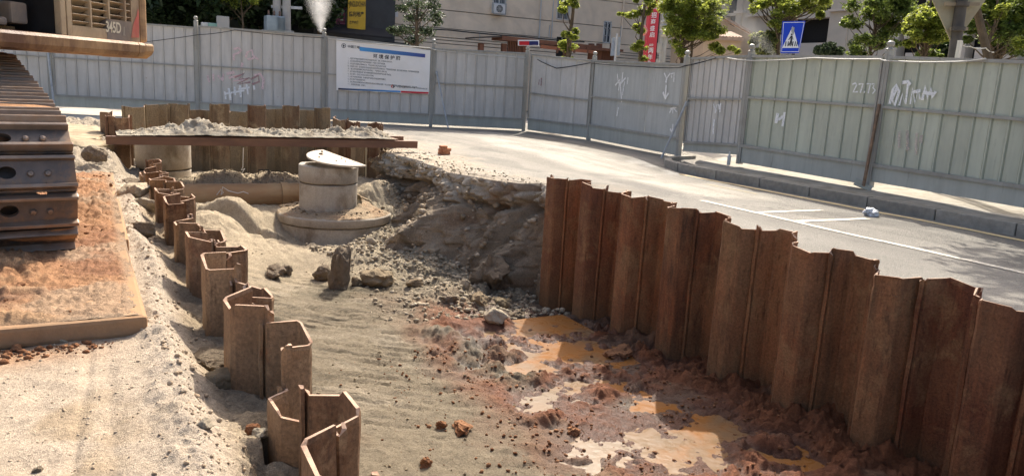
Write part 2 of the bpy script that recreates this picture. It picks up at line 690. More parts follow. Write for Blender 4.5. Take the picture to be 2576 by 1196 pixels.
def trench_h(X, Y):
    h = smooth_ctrl(X, Y)
    wy = sst(8.6, 7.2, Y)
    mud = sst(2.35, 3.3, X + .35 * fbm(X * 1.3, Y * 1.3, 3, 21)) * wy
    u = X * .82 - Y * .57 + .12 * fbm(X * .8, Y * .8, 2, 31)
    v = X * .57 + Y * .82 + .10 * fbm(X * .9, Y * .9, 2, 33)
    scr = sst(.9, 1.3, X) * sst(10.3, 8.6, Y) * sst(4.6, 5.6, Y) * (1 - .75 * mud)
    h = h + scr * (.005 * fbm(u * 2.6, v * 17, 3, 41) + .010 * np.abs(vn2(u * 4, v * 30, 45)) * sst(-.2, .5, fbm(X * 1.5, Y * 1.5, 3, 47)) - .012 * sst(.55, .8, vn2(u * 1.7 + 3, v * 11, 49)) - .016 * sst(.25, .55, fbm(u * 1.7, v * 19, 2, 48)))
    h = h + .006 * fbm(X * 2.2, Y * 2.2, 3, 51) + .008 * fbm(X * 13, Y * 13, 4, 55, .6)
        # keep the ground clear of the manhole base in front
    h = h - .17 * np.exp(-(((X - 2.95) / .55) ** 2 + ((Y - 11.12) / .28) ** 2))
    # lumpy red mud with puddles
    lm = sst(-.5, .15, fbm(X * 1.1 + 2, Y * 1.1, 3, 62) + .25 * (X - 3.4))
    h = h + mud * .026 + mud * lm * (.050 * billow(X * 2.9, Y * 2.9, 3, 61) + .017 * billow(X * 8, Y * 8, 4, 64, .6) + .008 * fbm(X * 24, Y * 24, 3, 66)) + mud * (1 - lm) * (.010 * fbm(X * 5, Y * 5, 4, 67) + .008 * billow(X * 16, Y * 16, 3, 68))
    for (px, py, rx, ry) in PUDDLES:
        g = ((X - px) / rx) ** 2 + ((Y - py) / ry) ** 2
        h = h - .062 * np.exp(-g * 1.3)
    # heap of mud at the foot of the right row
    foot = sst(.75, .1, xr(Y) - X) * sst(7.6, 6.6, Y)
    h = h + foot * (.045 + .03 * billow(X * 4, Y * 4, 3, 71) + .035 * billow(X * 9, Y * 9, 4, 73, .62))
    # rubble slope under the bank
    rub = sst(2.3, .7, xr(Y) - X + .25 * fbm(X * 2, Y * 2, 2, 81)) * sst(7.4, 8.4, Y) * sst(12.6, 11.8, Y)
    h = h + rub * (.10 + .050 * billow(X * 4.5, Y * 4.5, 4, 83) + .02 * fbm(X * 22, Y * 22, 2, 87))
    # sharp ridge of the sand heap left of the manhole
    d, s = seg_sd(X, Y, [(.8, 11.7), (1.35, 12.0), (1.75, 11.85), (2.3, 11.25)])
    h = h + np.where(s > 0, .05 * np.exp(-(d / .4) ** 2), .05 * np.exp(-(d / .05) ** 2) - .14 * np.exp(-((d - .14) / .11) ** 2)) * sst(.7, 1.1, X) * sst(2.6, 2.2, X)
    sand = sst(9.6, 11, Y)
    h = h + sand * (.02 * billow(X * 6, Y * 6, 3, 91))
    return h, mud, scr, rub, foot, sand


def lerp(a, b, t):
    return a + (b - a) * t[..., None]


def build_trench():
    ys = [1.3]
    while ys[-1] < 19.8: ys.append(ys[-1] + max(.012, .0042 * ys[-1]))
    ys = np.array(ys)
    nc = 300
    u = np.linspace(0, 1, nc)
    Y = np.repeat(ys[:, None], nc, 1)
    A, B = xl(ys), xr(ys) + .12 * sst(8.3, 9, ys) * 0
    X = A[:, None] + (B - A)[:, None] * u[None, :]
    h, mud, scr, rub, foot, sand = trench_h(X, Y)
    c = np.broadcast_to(np.array([.192, .157, .106]), X.shape + (3,)).copy()
    n = fbm(X * 1.1, Y * 1.1, 4, 101)
    c = lerp(c, np.array([.245, .203, .142]), sst(0.1, .9, n))
    c = lerp(c, np.array([.145, .122, .08]), sst(.15, .9, fbm(X * .9 + 5, Y * .9, 4, 105)) * .7)
    dry = sst(8.2, 10.2, Y + .6 * n)
    c = lerp(c, np.array([.40, .325, .22]), dry)
    c = lerp(c, np.array([.33, .28, .195]), rub * .8)
    c = lerp(c, np.array([.21, .115, .065]), scr * sst(.1, .8, fbm(X * 1.4, Y * 1.4, 3, 109)) * .55 * sst(9, 7.5, Y))
    uu, vv = X * .82 - Y * .57, X * .57 + Y * .82
    strk = sst(.15, .7, fbm(uu * 2.2, vv * 15, 3, 107)) * scr
    c = c * (1 - .42 * strk[..., None])
    c = lerp(c, np.array([.30, .255, .185]), sst(.3, .8, fbm(uu * 2.0 + 4, vv * 9, 3, 108)) * scr * .5)
    rm = np.clip(mud * sst(-.75, .15, fbm(X * 1.6, Y * 1.6, 4, 111) + .6 * (X - 2.8)), 0, 1)
    c = lerp(c, np.array([.19, .078, .04]), rm)
    c = lerp(c, np.array([.20, .075, .03]), foot * .8)
    c = lerp(c, np.array([.22, .17, .11]), sst(.35, .8, fbm(X * 2.3, Y * 2.3, 3, 115)) * mud * .35)
    wet = np.clip(mud * (1.25 * sst(.06, -.03, h - WATER_Z)) + mud * sst(.05, -.0, h - WATER_Z - .02) * .35, 0, 1)
    wet = np.maximum(wet, np.clip(.95 * np.exp(-(((X - 3.45) / .5) ** 2 + ((Y - 6.55) / .6) ** 2)) * sst(-.5, .4, fbm(X * 6, Y * 6, 3, 123)), 0, 1))
    v = np.stack([X, Y, h], 2).reshape(-1, 3)
    me = np_mesh('trench_floor', v, grid_faces(len(ys), nc), M_SOIL, True, c.reshape(-1, 3), {'wet': wet.ravel()})
    o = link('trench_floor', me)
    tag(o, kind='structure')


build_trench()


def th(x, y):
    return float(trench_h(np.array([x]), np.array([y]))[0][0])


# muddy water lying in the hollows
def water_mat():
    m = new_mat('muddy_water')
    t = NT(m)
    p = t.pos()
    n = t.math('ADD', t.noise(p, 1.6, 4, 0.6), t.mrange(t.n('ShaderNodeSeparateXYZ', i_0=p).outputs[0], 3.0, 4.4, -.12, .14))
    c = t.ramp(n, [(0.36, (.18, .135, .088)), (0.52, (.185, .115, .06)), (0.66, (.25, .11, .032))])
    sw = t.noise(p, 5, 5, .6, 1.5)
    c = t.mix(t.mrange(sw, .4, .7, 0, .35), c, (.20, .12, .07))
    t.out(c, t.mrange(sw, .3, .7, .22, .36), 0, t.bump(t.noise(p, 18, 4, 0.5), 0.25, 0.012), 0.14, IOR=1.33)
    return m


me = np_mesh('puddle_water', [(2.45, 3.1, WATER_Z), (4.75, 3.1, WATER_Z), (4.75, 7.25, WATER_Z), (2.45, 7.25, WATER_Z)], [[0, 1, 2, 3]], water_mat())
tag(link('puddle_water', me), kind='structure')


# ------------------------------------------------------------------ left strip of ground
def left_h(X, Y):
    h = .012 * fbm(X * 1.2, Y * 1.2, 4, 131) + .005 * fbm(X * 9, Y * 9, 3, 133)
    wob = .05 * fbm(Y * 1.3, Y * 0 + 2, 3, 135)
    b = np.exp(-((X - .27 - wob) / .085) ** 2) * sst(11, 9, Y)
    h = h + b * (.034 + .016 * billow(X * 11, Y * 11, 3, 137))
    dr = sst(.30, .50, X - wob * .6)
    h = h - dr * (.13 + .04 * fbm(X * 2.4, Y * 2.4, 3, 139)) + dr * .026 * billow(X * 7, Y * 7, 4, 141)
    # wheel grooves near the berm
    h = h - .012 * np.exp(-((X + .08 - .03 * np.sin(Y * 2)) / .02) ** 2) * sst(4.2, 3.6, Y) - .008 * np.exp(-((X - .02) / .03) ** 2) * sst(4.2, 3.6, Y)
    far = sst(9.5, 10.6, Y)
    h = h + far * (.03 + .06 * billow(X * 3.5, Y * 3.5, 4, 143)) - far * .25 * sst(.1, .6, X)
    return h


def build_left():
    ys = [0.8]
    while ys[-1] < 19.8: ys.append(ys[-1] + max(.011, .0046 * ys[-1]))
    ys = np.array(ys)
    us = np.concatenate([np.linspace(-7, -1.6, 30, endpoint=False), np.linspace(-1.6, 1, 210)])
    Y = np.repeat(ys[:, None], len(us), 1)
    xb = np.where(ys < LB[-1], np.interp(ys, LYS, LXS), xl(ys))
    X = np.where(us[None, :] < -.2, us[None, :], -.2 + (us[None, :] + .2) / 1.2 * (xb[:, None] + .2))
    h = left_h(X, Y)
    n = fbm(X * 1.4, Y * 1.4, 4, 151)
    c = np.broadcast_to(np.array([.45, .365, .27]), X.shape + (3,)).copy()
    c = lerp(c, np.array([.37, .285, .19]), sst(.0, .9, n + .5 * fbm(X * 7, Y * 7, 3, 153)))
    c = lerp(c, np.array([.47, .39, .30]), np.exp(-((X - .3) / .14) ** 2) * .8)
    c = lerp(c, np.array([.37, .295, .20]), sst(.34, .5, X))
    red = np.exp(-((Y - 3.9) / .16) ** 2) * sst(.25, -.35, X) + .6 * sst(.55, 1.1, fbm(X * 1.1, Y * 2.2, 3, 155)) * sst(-.3, -.9, X)
    c = lerp(c, np.array([.36, .19, .09]), np.clip(red, 0, 1) * .75)
    c = lerp(c, np.array([.36, .30, .22]), sst(9.4, 10.4, Y))
    # skirt
    X2 = np.concatenate([X, X[:, -1:] + .004], 1)
    Y2 = np.concatenate([Y, Y[:, -1:]], 1)
    h2 = np.concatenate([h, np.full((len(ys), 1), -1.7)], 1)
    c2 = np.concatenate([c, c[:, -1:] * .7], 1)
    v = np.stack([X2, Y2, h2], 2).reshape(-1, 3)
    me = np_mesh('site_ground', v, grid_faces(len(ys), X2.shape[1]), M_SOIL, True, c2.reshape(-1, 3), {'wet': np.zeros(v.shape[0])})
    tag(link('site_ground', me), kind='structure')


build_left()


def lh(x, y):
    return float(left_h(np.array([x]), np.array([y]))[0])


# ------------------------------------------------------------------ road, footway, outer ground
def zr(X, Y=5.0):
    return -.028 * np.clip(np.asarray(X, float) - 5.2, 0, 3.6) * sst(13.0, 10.6, np.asarray(Y, float))


def road_mat():
    m = new_mat('asphalt')
    t = NT(m)
    p = t.pos()
    a = t.n('ShaderNodeAttribute', attribute_name='soil').outputs['Color']
    sp = t.noise(p, 120, 3, 0.7)
    sp2 = t.noise(p, 42, 4, 0.7)
    lo = t.noise(p, 1.2, 5, 0.6)
    k = t.math('MULTIPLY', t.mrange(sp, 0.3, 0.7, 0.55, 1.5), t.mrange(sp2, 0.3, 0.7, 0.82, 1.18))
    k = t.math('MULTIPLY', k, t.mrange(lo, 0.3, 0.7, 0.88, 1.12))
    c = t.mix(1.0, a, t.n('ShaderNodeCombineColor', i_0=k, i_1=k, i_2=k).outputs[0], 'MULTIPLY')
    wet = t.n('ShaderNodeAttribute', attribute_name='wet').outputs['Fac']
    c = t.mix(t.math('MULTIPLY', wet, .5), c, (0, 0, 0))
    t.out(c, t.mrange(wet, 0, 1, .82, .22), 0, t.bump(t.math('ADD', sp, sp2), .8, .02), .4)
    return m


def build_road():
    ys = np.concatenate([np.arange(.9, 14, .045), np.arange(14, 23.8, .1)])
    nc = 130
    e = np.linspace(0, 1, nc) ** 1.35
    xa = xr(ys)
    xb = np.interp(ys, [0, 10.4, 11.3, 12, 13.5, 20, 24], [9.5, 9.5, 9.9, 11.6, 12.0, 12.8, 13.2])
    X = xa[:, None] + (xb - xa)[:, None] * e[None, :]
    Y = np.repeat(ys[:, None], nc, 1)
    Z = zr(X, Y) + .006 * fbm(X * .7, Y * .7, 3, 161)
    edge = X - xa[:, None]
    dust = sst(1.5, 0, edge + .5 * fbm(X * 1.7, Y * 1.7, 4, 163)) * sst(7.4, 9.6, Y)
    Z = Z + dust * (.012 + .012 * billow(X * 7, Y * 7, 3, 165)) - .03 * sst(.12, 0, edge) * sst(8.3, 8.8, Y)
    Z = np.where(edge < .16, np.minimum(Z, 0.0), Z)
    c = np.broadcast_to(np.array([.215, .20, .17]), X.shape + (3,)).copy()
    c = lerp(c, np.array([.25, .225, .18]), sst(7.5, 13.5, Y + 1.2 * fbm(X * .5, Y * .5, 3, 167)) * .8)
    c = lerp(c, np.array([.37, .295, .205]), np.clip(dust, 0, 1) * .9)
    c = lerp(c, np.array([.15, .145, .13]), sst(.2, .8, fbm(X * .6, Y * .35, 3, 169)) * .5 * sst(9, 6, Y))
    g0, g1 = gz(1215, 336, 0), gz(1760, 466, 0)
    dd, _s = seg_sd(X, Y, [(g0.x, g0.y), (g1.x, g1.y)])
    c = lerp(c, np.array([.37, .34, .28]), sst(1.0, .6, dd + .25 * fbm(X * .9, Y * .9, 3, 173)) * .8)
    stain = sst(.25, .6, fbm(X * 1.3 + 4, Y * .8, 4, 175))
    c = c * (1 - .22 * stain[..., None])
    tyre = sst(.1, .5, fbm(X * 5, Y * .18, 3, 177)) * sst(6, 7, X)
    c = c * (1 - .16 * tyre[..., None])
    crk = np.exp(-(np.abs(fbm(X * .8, Y * .8, 4, 179)) / .012) ** 2) * sst(-.2, .3, fbm(X * .4, Y * .4, 2, 180))
    c = c * (1 - .5 * crk[..., None])
    wet = np.exp(-(((X - 9.35) / .5) ** 2 + ((Y - 11.1) / 1.0) ** 2)) * sst(-.1, .4, fbm(X * 3, Y * 3, 3, 171)) * .8
    v = np.stack([X, Y, Z], 2).reshape(-1, 3)
    me = np_mesh('road', v, grid_faces(len(ys), nc), road_mat(), True, c.reshape(-1, 3), {'wet': wet.ravel()})
    tag(link('road', me), kind='structure')


build_road()


def paint_mat(name, col, wear):
    m = new_mat(name)
    t = NT(m)
    p = t.pos()
    n = t.noise(p, 26, 6, .75)
    f = t.mrange(n, wear - .05, wear + .08, 1.0, 0.0)
    c = t.mix(f, (.20, .185, .15), col)
    t.out(c, .7, 0, t.bump(t.noise(p, 90, 3, .7), .4, .008), .3)
    return m


M_WHITEPAINT = paint_mat('white_road_paint', (.60, .55, .45), .53)
M_YELLOWPAINT = paint_mat('yellow_road_paint', (.66, .52, .28), .66)


def road_line(name, a, b, width, mat, seg=24):
    vs, fs = [], []
    a, b = Vector(a[:2]), Vector(b[:2])
    d = (b - a).normalized()
    s = Vector((d.y, -d.x)) * width / 2
    for i in range(seg + 1):
        q = a + (b - a) * (i / seg)
        for sg in (1, -1):
            x, y = q.x + s.x * sg, q.y + s.y * sg
            zz = float(zr(x, y)) + .006 * float(fbm(np.array([x * .7]), np.array([y * .7]), 3, 161)[0]) + .006
            vs.append((x, y, zz))
    for i in range(seg): fs.append([2 * i, 2 * i + 1, 2 * i + 3, 2 * i + 2])
    o = link(name, np_mesh(name, vs, fs, mat))
    tag(o, kind='structure')
    return o


_la, _lb = gz(1765, 503, -.045), gz(2576, 684, -.045)
road_line('parking_line', _la, _lb + (_lb - _la) * .6, .105, M_WHITEPAINT, 60)
road_line('parking_line', gz(2007, 556, -.05), gz(2181, 548, -.08), .11, M_WHITEPAINT)
road_line('parking_line', gz(1905, 534, -.05), gz(2068, 526, -.08), .09, M_WHITEPAINT)
road_line('yellow_edge_line', (9.24, 1.0), (9.24, 10.6), .10, M_YELLOWPAINT, 80)
road_line('yellow_edge_line', gz(1775, 462, -.09), gz(1905, 487, -.09), .07, paint_mat('faded_yellow_paint', (.5, .40, .22), .5), 20)

# footway and kerb on the right
M_CONC_OLD = plain_mat('old_concrete', (.30, .275, .225), .9, 0, .25, 5, .4, .01, .25, dirt=(.16, .14, .10), dirt_amt=.6)
M_KERB = plain_mat('kerb_granite', (.27, .25, .21), .85, 0, .25, 9, .4, .006, .3, dirt=(.15, .13, .10), dirt_amt=.5, objvar=.12)
ys = np.linspace(0.9, 11.6, 90)
us = np.linspace(0, 1, 24)
X = 9.60 + us[None, :] * 3.2 + 0 * ys[:, None] + np.clip(ys[:, None] - 10.2, 0, 9) ** 2 * .5
Y = ys[:, None] + 0 * us[None, :]
Z = .045 + .008 * fbm(X * 1.1, Y * 1.1, 3, 181)
fm = np_mesh('footway', np.stack([X, Y, Z], 2).reshape(-1, 3), grid_faces(90, 24), M_CONC_OLD, True)
tag(link('footway', fm), kind='structure')
kerb = thing('kerb', None, None)
tag(kerb, kind='structure')
y0 = 0.95
path = []
while y0 < 10.3:
    path.append((9.53, y0, 9.53, y0 + .985))
    y0 += 1.0
px, py, ang = 9.53, y0, 0.0
for i in range(4):
    a2 = ang + .33
    qx, qy = px + math.sin(a2) * .6, py + math.cos(a2) * .6
    path.append((px, py, qx - .01, qy - .01))
    px, py, ang = qx, qy, a2
for (ax, ay, bx, by) in path:
    L = math.hypot(bx - ax, by - ay)
    b = MB()
    b.box((0, 0, 0), (.14, L, .26))
    o = link('kerb_stone', b.mesh('kerb_stone', M_KERB, False, .012), kerb)
    o.location = ((ax + bx) / 2, (ay + by) / 2, -.075 + random.uniform(-.006, .006))
    o.rotation_euler = (0, random.uniform(-.012, .012), -math.atan2(bx - ax, by - ay))

M_OUTER = plain_mat('outer_ground', (.42, .38, .31), .9, 0, .2, .8, .2, .01, .2)
b = MB()
for (x0, x1, y0, y1) in ((-300, 300, 19.6, 400), (13.0, 300, -60, 19.6), (-300, -6.8, -60, 19.6), (-6.8, 13.0, -60, 1.0), (9.6, 13.0, 1.0, 19.6)):
    b.add([(x0, y0, -.13), (x1, y0, -.13), (x1, y1, -.13), (x0, y1, -.13)], [(0, 1, 2, 3)])
tag(b.build('street_ground', M_OUTER), kind='structure')


# ------------------------------------------------------------------ eroded earth bank under the road edge
def build_bank():
    ys = np.arange(7.3, 14.25, .022)
    nv = 110
    t = np.linspace(0, 1, nv)
    e = np.interp(ys, np.concatenate([[7.3, 8.0], EY]), np.concatenate([[5.42, 5.36], EX])) + 0.05 * fbm(ys * 2.2, ys * 0, 3, 9) * sst(8.6, 9.2, ys)
    zf = np.interp(ys, [8.2, 9, 10, 11, 12, 13, 14.2], [-1.65, -1.6, -1.45, -1.25, -1.05, -.8, -.95])
    T = np.repeat(t[None, :], len(ys), 0)
    Yg = np.repeat(ys[:, None], nv, 1)
    Zf = np.repeat(zf[:, None], nv, 1)
    cr = .30 + .07 * fbm(Yg * 1.6, Yg * 0 + 3, 3, 191)          # crust thickness
    z = T * Zf
    dep = -z
    # horizontal offset towards the trench: overhanging crust, recess below it, belly, foot
    under = .17 * np.exp(-((dep - cr - .07) / .055) ** 2) * (.45 + .8 * vn2(Yg * 1.7, Yg * 0, 193) ** 2 + .3)
    belly = .25 * sst(cr.max() * .2, 1, (dep - cr) / 1.0) + .18 * sst(.45, 1.2, dep)
    spur = 0
    for yc_, wd_, d0, am in ((9.95, .42, .22, .62), (8.75, .34, .50, .30), (11.2, .30, .45, .34), (12.3, .35, .35, .25)):
        spur = spur + am * np.clip(1 - np.abs(Yg - yc_ - .12 * (dep - .5)) / (wd_ * (.45 + .8 * np.clip(dep - d0, 0, 1))), 0, 1) ** .8 * sst(d0, d0 + .55, dep)
    butt = spur + (.22 * fbm(Yg * 1.5, dep * .5, 3, 195) + .10 * billow(Yg * 3.1, dep * 1.5, 3, 197)) * sst(0, .5, dep)
    w1, w2, wi = worley(Yg * 2.2 + .5 * fbm(Yg * 2, dep * 2, 3, 197), dep * 2.2 + .5 * fbm(Yg * 2 + 7, dep * 2, 3, 198), 300)
    q1, q2, qi = worley(Yg * 6.2 + .6 * vn2(Yg * 5, dep * 5, 6), dep * 6.0 + .6 * vn2(Yg * 4, dep * 4, 5), 310)
    crust = sst(cr + .16, cr - .02, dep)
    lump = (.10 * wi - .10 * np.exp(-((w2 - w1) / .12) ** 2)) * sst(.04, .2, dep) * (.12 + .88 * crust)
    lump = lump + (.05 * qi - .04 * np.exp(-((q2 - q1) / .16) ** 2)) * sst(.03, .12, dep) * (.3 + .7 * crust)
    lump = lump + (.04 * billow(Yg * 9, dep * 6, 3, 205) + .032 * fbm(Yg * 20, dep * 12, 4, 203)) * sst(.0, .1, dep)
    lump = lump + .07 * (1 - crust) * np.abs(fbm(Yg * 5.5, dep * 1.1, 3, 208)) + .035 * (1 - crust) * fbm(Yg * 15, dep * 1.8, 3, 206)
    out = .02 * sst(0, .05, dep) + .06 * sst(.02, .2, dep) - under + belly + butt + lump
    # crack lines
    ck = np.abs(fbm(Yg * 1.4 + 3, dep * 3.5, 3, 207) - .1)
    out = out - .07 * np.exp(-(ck / .03) ** 2) * sst(.1, .25, dep)
    out = .02 + (out - .02) * (.12 + .88 * sst(8.15, 8.95, Yg))
    X = e[:, None] - out
    z = z + .03 * fbm(Yg * 4, dep * 4, 3, 209) * sst(0, .2, dep)
    c = np.broadcast_to(np.array([.33, .262, .18]), X.shape + (3,)).copy()
    c = lerp(c, np.array([.54, .47, .36]), sst(cr + .05, cr - .08, dep) * .85)
    c = lerp(c, np.array([.17, .115, .065]), sst(.2, .9, fbm(Yg * 2.0, dep * 1.2, 4, 211)) * .8 * sst(.35, .7, dep))
    c = lerp(c, np.array([.22, .12, .06]), sst(.3, .9, fbm(Yg * 3, dep * 3, 3, 213)) * .5)
    c = c * (1 - .4 * (sst(.1, .7, fbm(Yg * 9, dep * 1.0, 4, 217)) * (1 - crust))[..., None])
    v = np.stack([X, Yg, z], 2).reshape(-1, 3)
    me = np_mesh('earth_bank', v, grid_faces(len(ys), nv)[:, ::-1].copy(), M_SOIL, True, c.reshape(-1, 3), {'wet': np.zeros(v.shape[0])})
    tag(link('earth_bank', me), kind='structure')
    return v.reshape(len(ys), nv, 3), dep, crust


BANK_V, BANK_D, BANK_C = build_bank()
# ------------------------------------------------------------------ U-shaped steel sheet piles
M_PILE_L = steel_pile_mat('rusty_pile_steel', rgb(70, 50, 38), rgb(132, 95, 66), rgb(164, 135, 102), .75, -.28)
M_PILE_R = steel_pile_mat('dark_pile_steel', rgb(84, 56, 38), rgb(146, 92, 58), rgb(150, 116, 80), .65, -1.35)
M_PILE_B = steel_pile_mat('back_pile_steel', rgb(88, 74, 56), rgb(128, 104, 76), rgb(152, 134, 104), .8, -.9)


M_LIP = plain_mat('worn_sunlit_pile_lip', rgb(176, 146, 122), .8, 0, .3, 14, .5, .006, .3, dirt=rgb(120, 84, 62), dirt_amt=.7)  # worn, mud-dried top rim, with its sunlit brightness put into the paler colour


def pile_profile(wd, D, th_=.013):
    hw = wd / 2
    k = .16 * wd
    hook = .026
    cl = [(-hw - .004 + hook, -hook * .9), (-hw - .004, -hook * .95), (-hw - .012, -hook * .2), (-hw + .006, .0), (-hw + .03, 0), (-hw + .03 + k * .88, D * .9), (-hw + .03 + k + .012, D),
          (hw - .03 - k - .012, D), (hw - .03 - k * .88, D * .9), (hw - .03, 0), (hw - .008, 0), (hw + .006, hook * .35), (hw, hook), (hw - .024, hook)]
    n = len(cl)
    nr = []
    for i in range(n):
        a, b = Vector(cl[max(0, i - 1)]), Vector(cl[min(n - 1, i + 1)])
        d = (b - a).normalized()
        nr.append(Vector((-d.y, d.x)))
    lft = [Vector(p) + q * th_ / 2 for p, q in zip(cl, nr)]
    rgt = [Vector(p) - q * th_ / 2 for p, q in zip(cl, nr)]
    return lft, rgt


def make_pile(wd, D, top, bot, mat, seed, ragged=.006, levels=(0, .008, .03, .08, .14, .22, .32, .45, .6, 1)):
    """local: u along the wall, d = bow depth, z"""
    lft, rgt = pile_profile(wd, D)
    n = len(lft)
    rr = random.Random(seed)
    tz = [top + rr.uniform(-ragged, ragged) + ragged * 1.5 * math.sin(i * .9 + seed) for i in range(n)]
    vs, fs = [], []
    nl = len(levels)
    for j, lv in enumerate(levels):
        for i in range(n):
            for P in (lft, rgt):
                jit = rr.uniform(-.0035, .0035) if j < 2 else .0022 * math.sin(j * 2.3 + i * 1.1 + seed)
                zz = tz[i] + (bot - tz[i]) * lv if j else tz[i]
                vs.append((P[i].x + jit, P[i].y + jit, zz))
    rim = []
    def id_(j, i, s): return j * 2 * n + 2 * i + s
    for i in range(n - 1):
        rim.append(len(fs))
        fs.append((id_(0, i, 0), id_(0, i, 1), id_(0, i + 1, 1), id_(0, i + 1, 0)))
        for j in range(nl - 1):
            fs.append((id_(j, i, 0), id_(j, i + 1, 0), id_(j + 1, i + 1, 0), id_(j + 1, i, 0)))
            fs.append((id_(j, i, 1), id_(j + 1, i, 1), id_(j + 1, i + 1, 1), id_(j, i + 1, 1)))
    for j in range(nl - 1):
        fs.append((id_(j, 0, 0), id_(j + 1, 0, 0), id_(j + 1, 0, 1), id_(j, 0, 1)))
        fs.append((id_(j, n - 1, 0), id_(j, n - 1, 1), id_(j + 1, n - 1, 1), id_(j + 1, n - 1, 0)))
    me = bpy.data.meshes.new('sheet_pile')
    me.from_pydata(vs, [], fs)
    me.materials.append(mat)
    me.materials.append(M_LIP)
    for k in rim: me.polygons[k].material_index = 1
    bm = bmesh.new()
    bm.from_mesh(me)
    bmesh.ops.recalc_face_normals(bm, faces=bm.faces)
    bm.to_mesh(me)
    bm.free()
    return me


ORD = ['', 'first', 'second', 'third', 'fourth', 'fifth', 'sixth', 'seventh', 'eighth', 'ninth', 'tenth', 'eleventh', 'twelfth', 'thirteenth', 'fourteenth',
       'fifteenth', 'sixteenth', 'seventeenth', 'eighteenth', 'nineteenth', 'twentieth', 'twenty-first', 'twenty-second', 'twenty-third', 'twenty-fourth']

for i, ((yc, sd, zt), a, b) in enumerate(zip(LEFT, LB[:-1], LB[1:])):
    if b < 1.95: continue
    k = i
    dk = {1: .115, 2: .105, 3: .085}.get(i, LD)
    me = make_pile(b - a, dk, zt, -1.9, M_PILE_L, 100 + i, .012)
    o = link('sheet_pile', me)
    o.location = (LX + (.0 if i != 1 else -.01) + random.uniform(-.006, .006), (a + b) / 2, 0)
    # local u -> world Y, local d -> world X * sd
    o.rotation_euler = (0, random.uniform(-.008, .008), R(-90) if sd > 0 else R(90))
    where = 'bowed toward trench' if sd > 0 else 'bowed toward road plates'
    tag(o, f'rusty sheet pile {where}, {ORD[k]} from the near end, left row', 'sheet pile', 'sheet piles along the left side of the trench')

for i, ((yc, sd, zt), a, b) in enumerate(zip(RIGHT, RB[:-1], RB[1:])):
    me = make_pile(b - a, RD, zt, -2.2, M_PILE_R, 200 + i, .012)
    o = link('sheet_pile', me)
    o.location = (RX + random.uniform(-.01, .01), (a + b) / 2, 0)
    o.rotation_euler = (random.uniform(-.006, .006), random.uniform(-.012, .004), R(-90) if sd > 0 else R(90))
    where = 'bowed toward road' if sd > 0 else 'with flat face toward trench'
    tag(o, f'dark brown sheet pile {where}, {ORD[18 - i]} from the earth bank', 'sheet pile', 'sheet piles along the road side of the trench')

# cross wall at the far end (slightly askew), bowed alternately towards the camera
A = Vector((.55, 16.55, 0)); B = Vector((5.15, 18.82, 0))
d = (B - A)
Lw = d.length
d.normalize()
nb = 11
for i in range(nb):
    wd = Lw / nb
    c = A + d * (wd * (i + .5))
    sd = 1 if i % 2 == 0 else -1
    zt = [.50, .53, .55, .42, .56, .40, .55, .46, .54, .43, .50][i]
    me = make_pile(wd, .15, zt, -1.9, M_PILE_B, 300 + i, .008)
    o = link('sheet_pile', me)
    o.location = c
    ang = math.atan2(d.y, d.x)
    o.rotation_euler = (0, 0, ang + (R(180) if sd > 0 else 0))
    tag(o, f'muddy sheet pile of the far cross wall, {ORD[i + 1]} from its left end', 'sheet pile', 'sheet piles of the cross wall at the far end')

# short run beyond the bank on the right and the upright pair at the left end of the steel beam
far = [((942, 312), 15.2, .40), ((905, 322), 15.7, .33), ((885, 306), 16.3, .42), ((858, 298), 17.0, .46), ((838, 320), 16.9, .30)]
for i, ((x, y), Yp, zt) in enumerate(far):
    P = aty(x, y, Yp)
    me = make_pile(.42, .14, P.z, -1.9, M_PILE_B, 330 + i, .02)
    o = link('sheet_pile', me)
    o.location = (P.x, P.y, 0)
    o.rotation_euler = (0, 0, R(90 + 8 * i) if i % 2 else R(-75))
    tag(o, f'short sheet pile beyond the steel beam on the right, {ORD[i + 1]} from the road', 'sheet pile', 'sheet piles beyond the beam on the right')
for i, ((x, y), Yp, rz, lab) in enumerate([((272, 284), 14.9, 80, 'tall brown sheet pile behind left end of steel beam, rear one of the pair'), ((292, 292), 14.0, 200, 'tall brown sheet pile behind left end of steel beam, front one of the pair')]):
    P = aty(x, y, Yp)
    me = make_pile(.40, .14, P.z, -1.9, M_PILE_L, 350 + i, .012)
    o = link('sheet_pile', me)
    o.location = (P.x + .03, P.y, 0)
    o.rotation_euler = (0, 0, R(rz))
    tag(o, lab, 'sheet pile', 'sheet piles behind the left end of the beam')
# ------------------------------------------------------------------ text as flat print
def text_mesh(txt, size=1.0, align='LEFT', spacing=1.0, bold=0.0, name='lettering', mat=None, shear=0.0, xs=1.0, res=2):
    cu = bpy.data.curves.new('lettering_curve', 'FONT')
    cu.body = txt
    cu.size = size
    cu.align_x = align
    cu.align_y = 'CENTER'
    cu.space_character = spacing
    cu.offset = bold
    cu.shear = shear
    cu.resolution_u = res
    cu.fill_mode = 'BOTH'
    ob = bpy.data.objects.new('lettering_tmp', cu)
    COL.objects.link(ob)
    dg = bpy.context.evaluated_depsgraph_get()
    me = bpy.data.meshes.new_from_object(ob.evaluated_get(dg))
    bpy.data.objects.remove(ob)
    bpy.data.curves.remove(cu)
    me.name = name
    if xs != 1.0: me.transform(Matrix.Diagonal((xs, 1, 1, 1)))
    me.materials.clear()
    if mat: me.materials.append(mat)
    return me


def frame_matrix(o, u, v):
    u, v = Vector(u).normalized(), Vector(v).normalized()
    n = u.cross(v).normalized()
    v = n.cross(u)
    m = Matrix((u, v, n)).transposed().to_4x4()
    m.translation = Vector(o)
    return m


